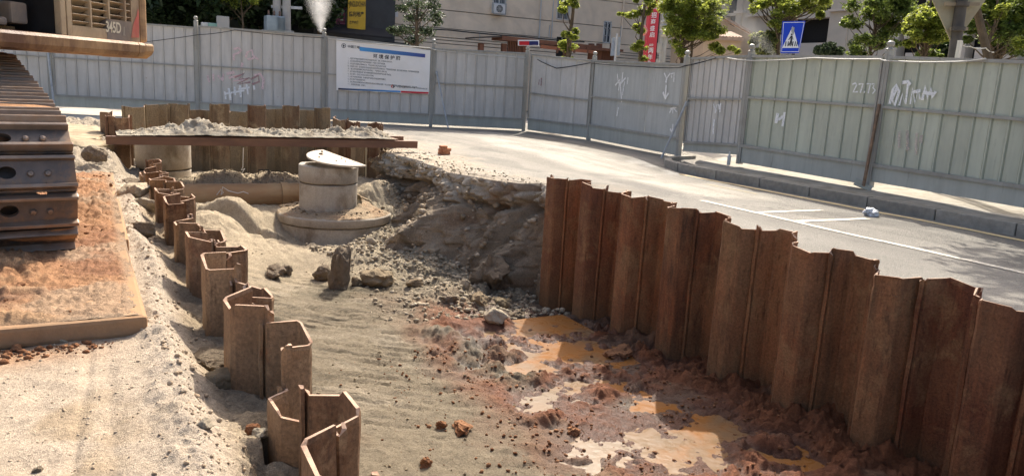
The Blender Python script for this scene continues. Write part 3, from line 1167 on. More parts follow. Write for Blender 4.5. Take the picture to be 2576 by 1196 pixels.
def ribbon(strokes, width, rnd=None):
    """flat brush strokes in 2D -> verts (x, y, 0) and faces"""
    vs, fs = [], []
    for k, st in enumerate(strokes):
        w0 = width * (rnd.uniform(.75, 1.25) if rnd else 1)
        pts = [Vector(p) for p in st]
        b0 = len(vs)
        for i, p in enumerate(pts):
            d = pts[min(i + 1, len(pts) - 1)] - pts[max(0, i - 1)]
            if d.length < 1e-6: d = Vector((1, 0))
            d.normalize()
            s = Vector((-d.y, d.x)) * w0 / 2
            vs += [(p.x + s.x, p.y + s.y, k * .0004), (p.x - s.x, p.y - s.y, k * .0004)]
        for i in range(len(pts) - 1):
            fs.append([b0 + 2 * i, b0 + 2 * i + 1, b0 + 2 * i + 3, b0 + 2 * i + 2])
    return vs, fs


# ------------------------------------------------------------------ hoarding fences round the site
def fence_mat(name, col, dirt):
    m = new_mat(name)
    t = NT(m)
    o = t.coord('Object')
    rnd = t.n('ShaderNodeObjectInfo').outputs['Random']
    p = t.pos()
    st = t.n('ShaderNodeMapping')
    t.put(st, 0, p)
    st.inputs['Scale'].default_value = (1, 1, .12)
    n1 = t.noise(st.outputs[0], 7, 6, .65)
    n2 = t.noise(p, 1.6, 6, .65)
    k = t.math('MULTIPLY', t.mrange(n1, .3, .7, .86, 1.12), t.mrange(rnd, 0, 1, .93, 1.05))
    c = t.mix(1.0, (*col, 1), t.n('ShaderNodeCombineColor', i_0=k, i_1=k, i_2=k).outputs[0], 'MULTIPLY')
    c = t.mix(t.mrange(n2, .48, .7, 0, .45), c, dirt)
    c = t.mix(t.mrange(t.noise(st.outputs[0], 16, 5, .7), .6, .72, 0, .5), c, scaled(dirt, .6))
    c = t.mix(t.mrange(t.noise(p, 11, 5, .75), .66, .72, 0, .5), c, rgb(120, 82, 60))
    t.out(c, t.mrange(n1, .3, .7, .45, .65), 0, t.bump(t.noise(p, 3, 3, .5), .12, .02), .4)
    return m


M_FENCE_G = fence_mat('grey_sheet', (.53, .505, .455), (.39, .365, .32))
M_FENCE_D = fence_mat('dull_grey_sheet', (.41, .415, .385), (.33, .325, .29))
M_FENCE_N = fence_mat('green_grey_sheet', (.47, .485, .38), (.36, .36, .29))
M_SKIRT = fence_mat('skirting_sheet', (.40, .405, .35), (.30, .29, .24))
M_POST = fence_mat('post_steel', (.33, .32, .28), (.2, .17, .13))


def spray_mat(name, col, cover):
    m = new_mat(name)
    t = NT(m)
    n = t.noise(t.pos(), 38, 5, .75)
    b = t.n('ShaderNodeBsdfPrincipled', i_Roughness=.8)
    b.inputs['Base Color'].default_value = (*col, 1)
    tr = t.n('ShaderNodeBsdfTransparent')
    mx = t.n('ShaderNodeMixShader')
    t.put(mx, 0, t.mrange(n, cover - .12, cover + .12, .12, .9))
    t.t.links.new(tr.outputs[0], mx.inputs[1])
    t.t.links.new(b.outputs[0], mx.inputs[2])
    o = t.n('ShaderNodeOutputMaterial')
    t.t.links.new(mx.outputs[0], o.inputs[0])
    return m


M_GRAF_W = spray_mat('white_spray', (.84, .84, .82), .36)
M_GRAF_P = spray_mat('pink_spray', (.76, .58, .57), .38)
M_GRAF_R = spray_mat('faded_red_spray', (.44, .25, .25), .48)
M_BLACK = flat_mat('black_rubber', (.02, .02, .02), .6)
M_CABLE_W = flat_mat('pale_cable', (.5, .48, .42), .6)

_strip_cache = {}


def strip_mesh(wd, h, mat, rib):
    key = (round(wd, 3), round(h, 2), mat.name, rib)
    if key in _strip_cache: return _strip_cache[key]
    pts = [(0, .008), (.010, .008), (.016, -rib), (.036, -rib), (.042, .008), (.052, .008), (.056, 0), (wd - .002, 0), (wd - .002, .020), (0, .020)] if rib else [(0, 0), (0, -.006), (wd - .012, -.006), (wd - .012, 0)]
    b = MB()
    b.prism(pts, 0, h)
    me = b.mesh('sheet_strip', mat)
    _strip_cache[key] = me
    return me


def post_tube(h, w=.095):
    b = MB()
    b.box((0, 0, h / 2), (w, w, h))
    return b


FENCE_PTS = {}


def make_fence(name, label, posts, bays, sheet, postmat):
    """posts: (x, y, base z, top z of sheet, top z of post); bays: dict options per bay"""
    base = Vector(posts[0][:3])
    F = thing(name, label, 'fence', base)
    for i, (x, y, zb, zt, zp) in enumerate(posts):
        if zp is None: continue
        h = zp - zb
        b = post_tube(h)
        b.box((0, -.045, h * .5), (.03, .02, h * .96))
        p = b.build('post', postmat, F, Vector((x, y, zb)) - base, bevel=.004)
        q = posts[min(i + 1, len(posts) - 1)] if i < len(posts) - 1 else posts[i - 1]
        ang = math.atan2(q[1] - y, q[0] - x) if i < len(posts) - 1 else math.atan2(y - q[1], x - q[0])
        p.rotation_euler = (random.uniform(-.008, .008), random.uniform(-.008, .008), ang)
        c = MB()
        c.lathe([(.055, 0), (.06, .02), (.035, .035), (.03, .05), (.05, .07), (.058, .095), (.05, .122), (.025, .138), (.002, .142)], n=12, cap0=True)
        c.build('cap', postmat, p, (0, 0, h), smooth=True)
    panels = []
    for i, opt in enumerate(bays):
        A, Bp = posts[i], posts[i + 1]
        a, b_ = Vector((A[0], A[1], 0)), Vector((Bp[0], Bp[1], 0))
        u = (b_ - a)
        L = u.length
        u.normalize()
        ang = math.atan2(u.y, u.x)
        n = Vector((u.y, -u.x, 0))
        m = .05
        zb0, zb1 = A[2], Bp[2]
        zt0, zt1 = opt.get('top', (A[3], Bp[3]))
        sk = opt.get('skirt', .34)
        gap = opt.get('gap', .05)
        mat = opt.get('mat', sheet)
        rails = MB()

        def zrail(f, s): return (zb0 + (zt0 - zb0) * f) if s == 0 else (zb1 + (zt1 - zb1) * f)
        mid = opt.get('mid', .56)
        for f, hh in ((1.0, .045), (mid, .04)):
            rails.bar(a + u * m + n * .03 + Vector((0, 0, zrail(f, 0) - (.02 if f == 1 else 0))), b_ - u * m + n * .03 + Vector((0, 0, zrail(f, 1) - (.02 if f == 1 else 0))), .035, hh)
        rails.bar(a + u * m + n * .03 + Vector((0, 0, zb0 + sk)), b_ - u * m + n * .03 + Vector((0, 0, zb1 + sk)), .045, .05)
        for sgn, q, zz0, zz1 in ((1, a + u * (m + .015), zb0 + sk, zt0), (-1, b_ - u * (m + .015), zb1 + sk, zt1)):
            rails.bar(q + n * .032 + Vector((0, 0, zz0 + .03)), q + n * .032 + Vector((0, 0, zz1 - .05)), .03, .03)
        rails.v = [tuple(Vector(v) - base) for v in rails.v]
        P = rails.build('panel', postmat, F)
        if opt.get('label'): P['label'] = opt['label']
        skb = MB()
        q0, q1 = a + u * m, b_ - u * m
        t_ = n * .024
        skb.add([q0 + Vector((0, 0, zb0 + gap)) - base, q1 + Vector((0, 0, zb1 + gap)) - base, q1 + Vector((0, 0, zb1 + sk)) - base, q0 + Vector((0, 0, zb0 + sk)) - base,
                 q0 + t_ + Vector((0, 0, zb0 + gap)) - base, q1 + t_ + Vector((0, 0, zb1 + gap)) - base, q1 + t_ + Vector((0, 0, zb1 + sk)) - base, q0 + t_ + Vector((0, 0, zb0 + sk)) - base],
                [(0, 1, 2, 3), (7, 6, 5, 4), (0, 4, 5, 1), (1, 5, 6, 2), (2, 6, 7, 3), (3, 7, 4, 0)])
        skb.build('skirting', M_SKIRT, P)
        ns = opt.get('n', max(3, round((L - 2 * m) / .285)))
        wd = (L - 2 * m) / ns
        h = max(zt0 - zb0, zt1 - zb1) - sk + .05
        me = strip_mesh(wd, h, mat, opt.get('rib', .020))
        for k in range(ns):
            f = (k + .5) / ns
            s = link('sheet_strip', me, P)
            pos = a + u * (m + wd * k) + Vector((0, 0, zb0 + (zb1 - zb0) * f + sk + ((zt0 - zb0) * (1 - f) + (zt1 - zb1) * f - sk - h - .01))) - base
            s.location = pos + n * random.uniform(-.003, .003)
            s.rotation_euler = (0, 0, ang)
        panels.append((P, a, u, n, base, zb0, zb1, zt0, zt1, L))
    return F, panels


def graffiti(panel, px_strokes, width, mat, off=.024, seed=1):
    """strokes given as photo points, laid flat on the panel"""
    P, a, u, n, base, zb0, zb1, zt0, zt1, L = panel
    o = a + n * off
    rnd = random.Random(seed)
    st2 = []
    for st in px_strokes:
        q = []
        for (x, y) in st:
            d = ray(x, y)
            cam0 = Vector((0, 0, CZ))
            t = (o - cam0).dot(n) / d.dot(n)
            w_ = cam0 + d * t
            q.append(((w_ - a).dot(u), w_.z))
        if len(q) == 2:
            q = [q[0], ((q[0][0] * .6 + q[1][0] * .4) + rnd.uniform(-.01, .01), q[0][1] * .6 + q[1][1] * .4), q[1]]
        st2.append(q)
    for k, st in enumerate(st2):
        vs, fs = ribbon([st], width, rnd)
        W = [o + u * x + n * (z + k * .0004) + Vector((0, 0, y)) - base for x, y, z in vs]
        link('graffiti', np_mesh('graffiti', [tuple(v) for v in W], fs, mat), P)


def on_line(px, y=200):                       # back fence line
    r_ = ray(px, y)
    t = 24.17 / (r_.y + .417 * r_.x)
    return Vector((r_.x * t, r_.y * t, 0))


def top_at(x, y, P):                          # height of a photo point above ground position P
    d = ray(x, y)
    t = math.hypot(P[0], P[1]) / math.hypot(d.x, d.y)
    return CZ + d.z * t


def mk_posts(lst):
    out = []
    for (px, P, ysheet, ypost) in lst:
        zs = top_at(px, ysheet, P)
        zp = None if ypost is None else top_at(px, ypost, P) - .13
        out.append((P[0], P[1], P[2], zs, zp))
    return out


BACK = mk_posts([(-200, on_line(-200), 16, -6), (130, on_line(130), 42, 20), (497, on_line(497), 69, 42), (815, on_line(815), 90, 72), (1087, on_line(1087), 121, 99), (1324, on_line(1324), 133, 118)])
back_fence, bp = make_fence('hoarding_fence', 'long grey corrugated steel site fence behind the trench, carrying the white board', BACK,
    [dict(), dict(), dict(label='grey fence panel with pink and white graffiti', top=(BACK[1][3], BACK[2][3])), dict(), dict()][0:5], M_FENCE_G, M_POST)

c0 = on_line(1324) + Vector((.06, -.10, 0))
MIDP = mk_posts([(1326, c0, 135, None), (1487, gz(1480, 352, 0), 151, 130), (1716, gz(1705, 397, 0), 160, 128)])
mid_fence, mp_ = make_fence('hoarding_fence', 'short grey fence run of wide flat sheets with sprayed arrows, past the corner', MIDP,
    [dict(n=4, rib=.01, skirt=.36, mid=.5), dict(n=3, rib=0, skirt=.40, mid=.55, mat=M_FENCE_D)], M_FENCE_G, M_POST)
KB = mk_posts([(1716, gz(1705, 397, 0) + Vector((.02, -.1, 0)), 144, None), (1885, gz(1860, 412, .1), 139, 112), (2222, gz(2186, 470, .08), 141, 104), (2640, gz(2600, 545, .08), 154, 120), (3050, gz(3000, 640, .08), 165, None)])
kerb_fence, kp = make_fence('hoarding_fence', 'green grey fence standing on the footway behind the kerb, leaning posts between its panels', KB,
    [dict(n=9, gap=.16, mid=.6, mat=M_FENCE_G), dict(n=9, gap=.03, mid=.62), dict(n=10, gap=0.09, mid=.62), dict(n=10, gap=.01, mid=.62)], M_FENCE_N, M_POST)

# sprayed marks, as in the photograph
graffiti(bp[2], [[(588, 152), (588, 138), (600, 133), (607, 127), (600, 121), (588, 124)], [(618, 145), (622, 132), (634, 126), (636, 140), (650, 150)], [(622, 150), (640, 146)], [(610, 158), (607, 172), (598, 173)]], .06, M_GRAF_P, seed=3)
graffiti(bp[2], [[(522, 190), (527, 207)], [(537, 186), (538, 204)], [(548, 190), (556, 200), (562, 186), (560, 204)], [(570, 186), (590, 182)], [(575, 196), (605, 190), (585, 204), (612, 200)], [(640, 190), (655, 186), (663, 200), (660, 225)]], .06, M_GRAF_P, seed=4)
graffiti(bp[2], [[(590, 195), (615, 185), (600, 200), (628, 196), (596, 212), (630, 207)], [(630, 200), (650, 190), (652, 206), (634, 212)]], .05, M_GRAF_R, off=.026, seed=5)
graffiti(bp[2], [[(565, 230), (568, 250)], [(575, 222), (580, 252)], [(590, 218), (592, 240)], [(600, 225), (628, 220)], [(604, 215), (606, 245)], [(620, 212), (624, 238)], [(566, 236), (615, 228)], [(638, 215), (640, 226)]], .05, M_GRAF_W, off=.028, seed=6)
graffiti(mp_[0], [[(1357, 200), (1355, 214)]], .05, M_GRAF_R, seed=7)
graffiti(mp_[0], [[(1362, 196), (1361, 216)]], .05, M_GRAF_R, seed=17)
graffiti(mp_[1], [[(1553, 186), (1556, 210)], [(1567, 182), (1564, 206)], [(1548, 215), (1560, 200), (1556, 228)], [(1562, 210), (1574, 196)], [(1560, 205), (1564, 258)], [(1572, 205), (1566, 240)], [(1556, 270), (1552, 292)], [(1580, 195), (1578, 212)]], .045, M_GRAF_W, seed=8)
graffiti(mp_[1], [[(1671, 184), (1677, 198), (1686, 184)], [(1677, 198), (1675, 208)], [(1690, 196), (1688, 186), (1696, 184), (1695, 206)], [(1676, 214), (1674, 246)], [(1668, 232), (1674, 248), (1682, 234)]], .05, M_GRAF_W, seed=9)
graffiti(mp_[1], [[(1686, 274), (1702, 270)], [(1694, 264), (1692, 286)], [(1690, 274), (1684, 284)], [(1696, 274), (1703, 282)]], .035, M_GRAF_W, seed=10)
graffiti(mp_[1], [[(1693, 312), (1691, 332)], [(1686, 324), (1691, 334), (1697, 322)]], .04, M_GRAF_W, seed=11)
graffiti(kp[0], [[(1794, 262), (1800, 276), (1804, 262)], [(1802, 276), (1799, 284)], [(1808, 262), (1809, 276)], [(1813, 260), (1811, 282)], [(1797, 300), (1794, 338)]], .04, M_GRAF_W, seed=12)
graffiti(kp[1], [[(1957, 285), (1952, 310)], [(1958, 302), (1970, 292)], [(1974, 282), (1968, 318)]], .06, M_GRAF_W, seed=13)
# 27.73
graffiti(kp[1], [[(2144, 213), (2152, 209), (2155, 214), (2146, 232), (2158, 231)], [(2160, 212), (2171, 211), (2164, 234)], [(2174, 231), (2176, 232)], [(2180, 211), (2190, 211), (2184, 235)], [(2193, 212), (2200, 211), (2196, 221), (2202, 227), (2195, 236)]], .025, M_GRAF_W, seed=14)
# the rubbed-out white scrawl
graffiti(kp[2], [[(2238, 262), (2246, 226), (2254, 214), (2262, 230), (2250, 266), (2244, 250), (2256, 222)], [(2262, 266), (2270, 236), (2278, 262), (2284, 212)], [(2270, 208), (2284, 206), (2290, 214)], [(2290, 262), (2296, 222), (2302, 260), (2310, 226), (2314, 250)], [(2320, 252), (2328, 218), (2334, 248), (2342, 222), (2346, 246), (2354, 230)], [(2296, 232), (2316, 228)], [(2322, 232), (2352, 238)]], .042, M_GRAF_W, seed=15)
graffiti(kp[2], [[(2262, 330), (2262, 372)], [(2282, 328), (2284, 378)], [(2306, 334), (2304, 390)], [(2318, 340), (2316, 360)]], .05, spray_mat('rubbed_pink_spray', (.55, .46, .41), .5), seed=16)

# ------------------------------------------------------------------ props, cable and strut at the fences
def on_plane(panel, x, y, off):
    P, a, u, n, base = panel[:5]
    d = ray(x, y)
    cam0 = Vector((0, 0, CZ))
    o = a + n * off
    return cam0 + d * ((o - cam0).dot(n) / d.dot(n))


M_GALV = plain_mat('galvanised_steel', (.36, .37, .37), .5, .3, .2, 9, .1)
M_RUSTY = plain_mat('rusty_bar', rgb(124, 104, 86), .8, 0, .35, 14, .4, .004, .25, dirt=rgb(150, 110, 80), dirt_amt=.5)
for (p0, p1, off0, off1, r_, lab, mt) in [
        ((1098, 180), (1128, 320), .06, .75, .022, 'thin grey steel prop leaning on the fence right of the white board', M_GALV),
        ((1728, 255), (1665, 386), .08, .55, .022, 'thin grey steel prop leaning against the flat sheeted fence panel', M_GALV),
        ((112, 60), (136, 262), .1, .5, .03, 'pale steel tube leaning on the fence behind the excavator track', M_GALV)]:
    pn = bp[4] if p0[0] == 1098 else (mp_[1] if p0[0] == 1728 else bp[0])
    a_, b_ = on_plane(pn, *p0, off0), on_plane(pn, *p1, off1)
    if b_.z > .02 and p0[0] != 112: b_.z = .01
    mb = MB()
    mb.tube([a_ - a_, b_ - a_], r_, 8)
    mb.bar(Vector((0, 0, 0)), Vector((0, 0, -.09)), .06, .05)
    tag(mb.build('steel_prop', mt, None, a_), lab, 'prop', 'steel props leaning on the fences')

# rusty stay with a foot plate at the post on the footway
T = Vector((KB[2][0], KB[2][1], 0))
kn = kp[1][3]
a_ = on_plane(kp[2], 2212, 262, .07); b_ = on_plane(kp[1], 2172, 468, .16); b_.z = max(b_.z, .07)
st = thing('post_stay', 'rusty steel stay with a bent foot plate beside the leaning fence post', 'stay', b_)
mb = MB(); mb.bar(a_ - b_, Vector((0, 0, 0)), .035, .035); mb.build('stay_bar', M_RUSTY, st)
mb = MB(); mb.box((0.02, .02, .01), (.22, .26, .012), (.35, -.3, .5)); mb.build('foot_plate', plain_mat('bent_plate', (.33, .33, .27), .7, 0, .3, 8, .3), st)


def hang(name, label, pts, r_, mat, sag=.0):
    q = []
    for i in range(len(pts) - 1):
        for k in range(8):
            f = k / 8
            p = pts[i].lerp(pts[i + 1], f)
            q.append(p - Vector((0, 0, sag * 4 * f * (1 - f))))
    q.append(pts[-1])
    mb = MB()
    mb.tube([p - pts[0] for p in q], r_, 6)
    return tag(mb.build(name, mat, None, pts[0], smooth=True), label, 'cable')


hang('cable', 'thin dark cable strung along the top of the grey fence left of the board', [on_plane(bp[1], 300, 112, .1), on_plane(bp[1], 497, 88, .12), on_plane(bp[2], 590, 76, .08), on_plane(bp[2], 815, 96, .1)], .008, M_BLACK, .02)
hang('cable', 'pale cable resting on the fence top between the white board and corner', [on_plane(bp[3], 825, 98, .1), on_plane(bp[3], 1080, 121, .1), on_plane(bp[4], 1110, 128, .08), on_plane(bp[4], 1322, 146, .1)], .012, M_CABLE_W, .015)
hang('cable', 'dark cable sagging along the top of the two middle fence panels', [on_plane(mp_[0], 1352, 150, .08), on_plane(mp_[0], 1400, 172, .08), on_plane(mp_[0], 1485, 158, .09), on_plane(mp_[1], 1620, 168, .08), on_plane(mp_[1], 1700, 170, .09), on_plane(kp[0], 1722, 166, .1), on_plane(kp[0], 1800, 146, .08)], .013, M_BLACK, .012)
hang('cable', 'pale cable looping along the top of the green grey fence', [on_plane(kp[0], 1830, 146, .08), on_plane(kp[1], 1892, 153, .1), on_plane(kp[1], 2050, 146, .08), on_plane(kp[1], 2214, 149, .1), on_plane(kp[2], 2235, 153, .1), on_plane(kp[2], 2390, 156, .09), on_plane(kp[2], 2480, 148, .08)], .011, M_CABLE_W, .01)

# small red, white and blue plate on top of the corner post
pc = Vector((BACK[5][0], BACK[5][1], BACK[5][4] + .16))
pl = thing('marker_plate', 'small red and blue plate with white rim on the fence corner post', 'plate', pc)
fm = kp[1][2]
yaw = math.atan2(bp[4][2].y, bp[4][2].x)
for (nm, x0, x1, z0, z1, yy, col) in (('rim', -.30, .32, .0, .16, 0, (.75, .75, .75)), ('red_half', -.27, .02, .015, .125, -.012, rgb(190, 30, 42)), ('blue_half', .02, .29, .015, .125, -.012, rgb(30, 35, 90))):
    mb = MB(Matrix.Rotation(yaw + .15, 4, 'Z') @ Matrix.Rotation(-.06, 4, 'Y'))
    mb.box(((x0 + x1) / 2, yy, (z0 + z1) / 2), (x1 - x0, .02, z1 - z0))
    mb.build(nm, flat_mat(nm + '_paint', col, .4), pl)

# ------------------------------------------------------------------ white information board on the fence
cs = [on_plane(bp[3], *c, .075) for c in ((846, 98), (1083, 126), (1079, 237), (846, 227))]
o = cs[3]
u = bp[3][2]
n = bp[3][3]
Wd = (cs[1] - cs[0]).dot(u)
board = thing('information_board', 'large white notice board with blue and red bars hung on the grey fence', 'notice board', o)
# board outline in fence coordinates (metres)
q = [((c - o).dot(u), c.z - o.z) for c in cs]
mb = MB()
N = 14
top = [((q[0][0] + (q[1][0] - q[0][0]) * i / N), q[0][1] + (q[1][1] - q[0][1]) * i / N + .012 * math.sin(i * 1.3)) for i in range(N + 1)]
bot = [((q[3][0] + (q[2][0] - q[3][0]) * i / N), q[3][1] + (q[2][1] - q[3][1]) * i / N + .008 * math.sin(i * 1.7)) for i in range(N + 1)]
vs = [u * x + Vector((0, 0, y)) for x, y in bot] + [u * x + Vector((0, 0, y)) for x, y in top]
vs += [v - n * .012 for v in vs]
K = 2 * (N + 1)
fs = []
for i in range(N):
    fs.append((i, i + 1, N + 2 + i, N + 1 + i))
    fs.append((K + i, K + N + 1 + i, K + N + 2 + i, K + i + 1))
    fs.append((i, K + i, K + i + 1, i + 1))
    fs.append((N + 1 + i, N + 2 + i, K + N + 2 + i, K + N + 1 + i))
fs += [(0, N + 1, K + N + 1, K), (N, K + N, K + N + N + 1, N + N + 1)]
mb.add(vs, fs)
M_BOARD = plain_mat('board_vinyl', (.80, .78, .74), .5, 0, .03, 2, .05, .004, .4, dirt=(.70, .66, .58), dirt_amt=.35)
mb.build('panel', M_BOARD, board)


def bpt(fx, fy):                                # fraction across / down the board -> local metres
    x0 = q[0][0] + (q[1][0] - q[0][0]) * fx
    y0 = q[0][1] + (q[1][1] - q[0][1]) * fx
    x1 = q[3][0] + (q[2][0] - q[3][0]) * fx
    y1 = q[3][1] + (q[2][1] - q[3][1]) * fx
    return Vector((x0 + (x1 - x0) * fy, y0 + (y1 - y0) * fy))


def bquad(name, f0, f1, mat, off=.006, seg=8):
    vs, fs = [], []
    for i in range(seg + 1):
        f = f0[0] + (f1[0] - f0[0]) * i / seg
        for fy in (f0[1], f1[1]):
            p = bpt(f, fy)
            vs.append(tuple(u * p.x + Vector((0, 0, p.y)) + n * off))
    for i in range(seg): fs.append([2 * i, 2 * i + 1, 2 * i + 3, 2 * i + 2])
    return link(name, np_mesh(name, vs, fs, mat), board)


def grad_mat(name, c0_, c1_, x0, x1):
    m = new_mat(name)
    t = NT(m)
    s = t.n('ShaderNodeSeparateXYZ', i_0=t.coord('Object')).outputs[0]
    f = t.mrange(s, x0, x1)
    t.out(t.ramp(f, [(0, c0_), (1, c1_)]), .45, 0, None, .4)
    return m


_x = lambda f: bpt(f, .5).x * u.x
bquad('blue_bar', (.245, .105), (.945, .185), grad_mat('blue_bar_print', rgb(70, 150, 205), rgb(62, 70, 135), _x(.25), _x(.95)))
bquad('blue_foot_bar', (.02, .955), (.69, .99), grad_mat('blue_foot_print', rgb(38, 36, 60), rgb(80, 150, 210), _x(.02), _x(.69)))
bquad('red_foot_bar', (.695, .955), (.995, .995), flat_mat('red_print', rgb(196, 44, 58), .45))
M_INK = flat_mat('black_ink', (.035, .035, .04), .5)
bang = math.atan2(bpt(1, .4).y - bpt(0, .4).y, bpt(1, .4).x - bpt(0, .4).x)


def btext(txt, f, size, align='LEFT', spacing=1.0, bold=0.0, mat=M_INK, name='lettering', res=1, xs=1.0):
    me = text_mesh(txt, size, align, spacing, bold, name, mat, res=res, xs=xs)
    p = bpt(*f)
    me.transform(frame_matrix(u * p.x + Vector((0, 0, p.y)) + n * .007, u * math.cos(bang) + Vector((0, 0, math.sin(bang))), Vector((0, 0, 1))))
    return link(name, me, board)


btext('环境保护牌', (.535, .265), .125, 'CENTER', 1.5, .002, res=2)
btext('中国三峡', (.118, .125), .085, 'LEFT', 1.0, .001, res=2)
LN = ['一、在施工中严格执行国家和地方有关环境保护的法律、法规、条例等有关政策文件。', '二、施工现场设置环境保护的各项制度措施，并落实三同步环保措施。', '三、采取湿作业等降尘措施和方法，严格控制施工扬尘和其他污染源。',
      '四、场地施工垃圾、生活垃圾及时清运到指定地点并设置垃圾堆放点，严禁随意丢弃焚烧，施工垃圾分类存放，严禁混放和随意抛撒。', '五、施工场地道路硬化并及时洒水降尘，严禁带泥上路行驶。', '六、施工现场水泥和其他易飞扬的细颗粒散体材料应安排库内存放或严密遮盖。',
      '七、施工现场、生活区污水经沉淀后方可排放。', '八、施工现场机械设备、车辆的尾气排放应符合国家环保要求。', '九、施工现场严格控制噪声扰民。', '十、施工期间对周围的树木花草和各种设施应采取防护措施，完工后及时恢复原状，做到工完料净场地清，不留后患。', '十一、自觉接受群众监督，文明施工。']
LE = [.595, .52, .53, .885, .54, .585, .40, .53, .31, .87, .315]
for i, (tx, fe) in enumerate(zip(LN, LE)):
    fx = .12
    ob = btext(tx, (fx, .355 + .0515 * i), .05)
    xs_ = [v.co.dot(u) for v in ob.data.vertices]
    want = (fe - fx) * (q[1][0] - q[0][0])
    have = max(xs_) - min(xs_)
    x0 = min(xs_)
    k = want / have
    for v in ob.data.vertices:
        du = (v.co.dot(u) - x0) * (k - 1)
        v.co += (u * math.cos(bang) + Vector((0, 0, math.sin(bang)))) * du
btext('中国电建', (.645, .868), .062, res=2)
btext('中国水利水电第八工程局有限公司', (.735, .872), .042)


def emblem(f, r_, mats):
    p = bpt(*f)
    mb = MB()
    for k in range(20):
        a0, a1 = 2 * math.pi * k / 20, 2 * math.pi * (k + 1) / 20
        mb.add([(math.cos(a) * rr, math.sin(a) * rr, 0) for rr, a in ((r_, a0), (r_, a1), (r_ * .78, a1), (r_ * .78, a0))], [(0, 1, 2, 3)])
    mb.add([(-r_ * .16, -r_ * .7, 0), (r_ * .16, -r_ * .7, 0), (r_ * .16, r_ * .5, 0), (-r_ * .16, r_ * .5, 0)], [(0, 1, 2, 3)])
    mb.add([(-r_ * .45, r_ * .1, 0), (-r_ * .3, -.3 * r_, 0), (-r_ * .16, -.2 * r_, 0), (-r_ * .2, r_ * .4, 0)], [(0, 1, 2, 3)])
    mb.add([(r_ * .45, r_ * .1, 0), (r_ * .3, -.3 * r_, 0), (r_ * .16, -.2 * r_, 0), (r_ * .2, r_ * .4, 0)], [(3, 2, 1, 0)])
    me = mb.mesh('emblem', mats, fixn=False)
    me.transform(frame_matrix(u * p.x + Vector((0, 0, p.y)) + n * .007, u, (0, 0, 1)))
    link('emblem', me, board)


emblem((.078, .118), .062, M_INK)
p = bpt(.607, .868)
for col, pts in ((M_INK, [(0, .05), (.055, 0), (.02, -.045), (-.01, -.02), (.02, .005), (-.01, .03)]), (flat_mat('red_emblem', rgb(200, 40, 50), .5), [(-.005, .055), (-.06, 0), (-.02, -.05), (-.005, -.03), (-.03, 0), (.0, .03)])):
    me = np_mesh('emblem', [(x, y, 0) for x, y in pts], [list(range(len(pts)))], col)
    me.transform(frame_matrix(u * p.x + Vector((0, 0, p.y)) + n * .008, u, (0, 0, 1)))
    link('emblem', me, board)
# ------------------------------------------------------------------ rocks and clods
def ico(sub):
    bm = bmesh.new()
    bmesh.ops.create_icosphere(bm, subdivisions=sub, radius=1)
    v = np.array([p.co[:] for p in bm.verts])
    f = np.array([[q.index for q in p.verts] for p in bm.faces])
    bm.free()
    return v, f


ICO = {1: ico(1), 2: ico(2), 3: ico(3), 4: ico(4)}


def rock_verts(sub, seed, rough=.28, facets=7, flat=1.0):
    v, f = ICO[sub]
    rr = np.random.default_rng(seed)
    v = v.copy()
    for _ in range(facets):                       # chop flat faces off the lump
        d = rr.normal(size=3)
        d /= np.linalg.norm(d)
        lim = rr.uniform(.55, .85)
        s = v @ d
        v = v - np.maximum(s - lim, 0)[:, None] * d * .95
    v = v * (1 + rough * fbm3(v, 1.3, 3, seed * 1.37)[:, None] * .6)
    v = v + .05 * rough * np.stack([fbm3(v, 6, 2, seed + k) for k in range(3)], 1)
    if sub > 2:
        v = v * (1 + .22 * rough * np.abs(fbm3(v, 3.4, 3, seed * .7 + 5))[:, None]) + .05 * rough * np.stack([fbm3(v, 13, 3, seed + 9 + k) for k in range(3)], 1)
    v[:, 2] *= flat
    return v, f


def rock(name, label, cat, pos, size, mat, seed, group=None, rot=None, rough=.3, sub=4, sink=.25, facets=8):
    v, f = rock_verts(sub, seed, rough, facets)
    v = v * np.array(size) / 2
    me = np_mesh(name, v, f, mat, True)
    try: me.set_sharp_from_angle(angle=R(42))
    except Exception: pass
    o = link(name, me)
    o.location = (pos[0], pos[1], pos[2] + size[2] / 2 * (1 - 2 * sink))
    o.rotation_euler = rot or (0, 0, seed * 1.7)
    return tag(o, label, cat, group)


def scatter(name, label, cat, pts, sizes, mat, seed, flat=.7, sub=1):
    """many small stones nobody could count: one object"""
    rr = np.random.default_rng(seed)
    var = [rock_verts(sub, seed * 10 + k, .5, 6, 1)[0] for k in range(8)]
    F = ICO[sub][1]
    n = len(pts)
    V, FF = [], []
    for i in range(n):
        v = var[i % 8] * sizes[i] * .5 * rr.uniform(.7, 1.3, 3)
        v[:, 2] *= flat
        a = rr.uniform(0, 6.28)
        c, s = math.cos(a), math.sin(a)
        v = np.stack([v[:, 0] * c - v[:, 1] * s, v[:, 0] * s + v[:, 1] * c, v[:, 2]], 1)
        V.append(v + np.array(pts[i]) + np.array([0, 0, sizes[i] * .12]))
        FF.append(F + i * len(v))
    me = np_mesh(name, np.concatenate(V), np.concatenate(FF), mat, False)
    o = link(name, me)
    return tag(o, label, cat, None, 'stuff')


def scat_sizes(rr, n, lo, hi, k=2.2):
    return lo + (hi - lo) * rr.random(n) ** k


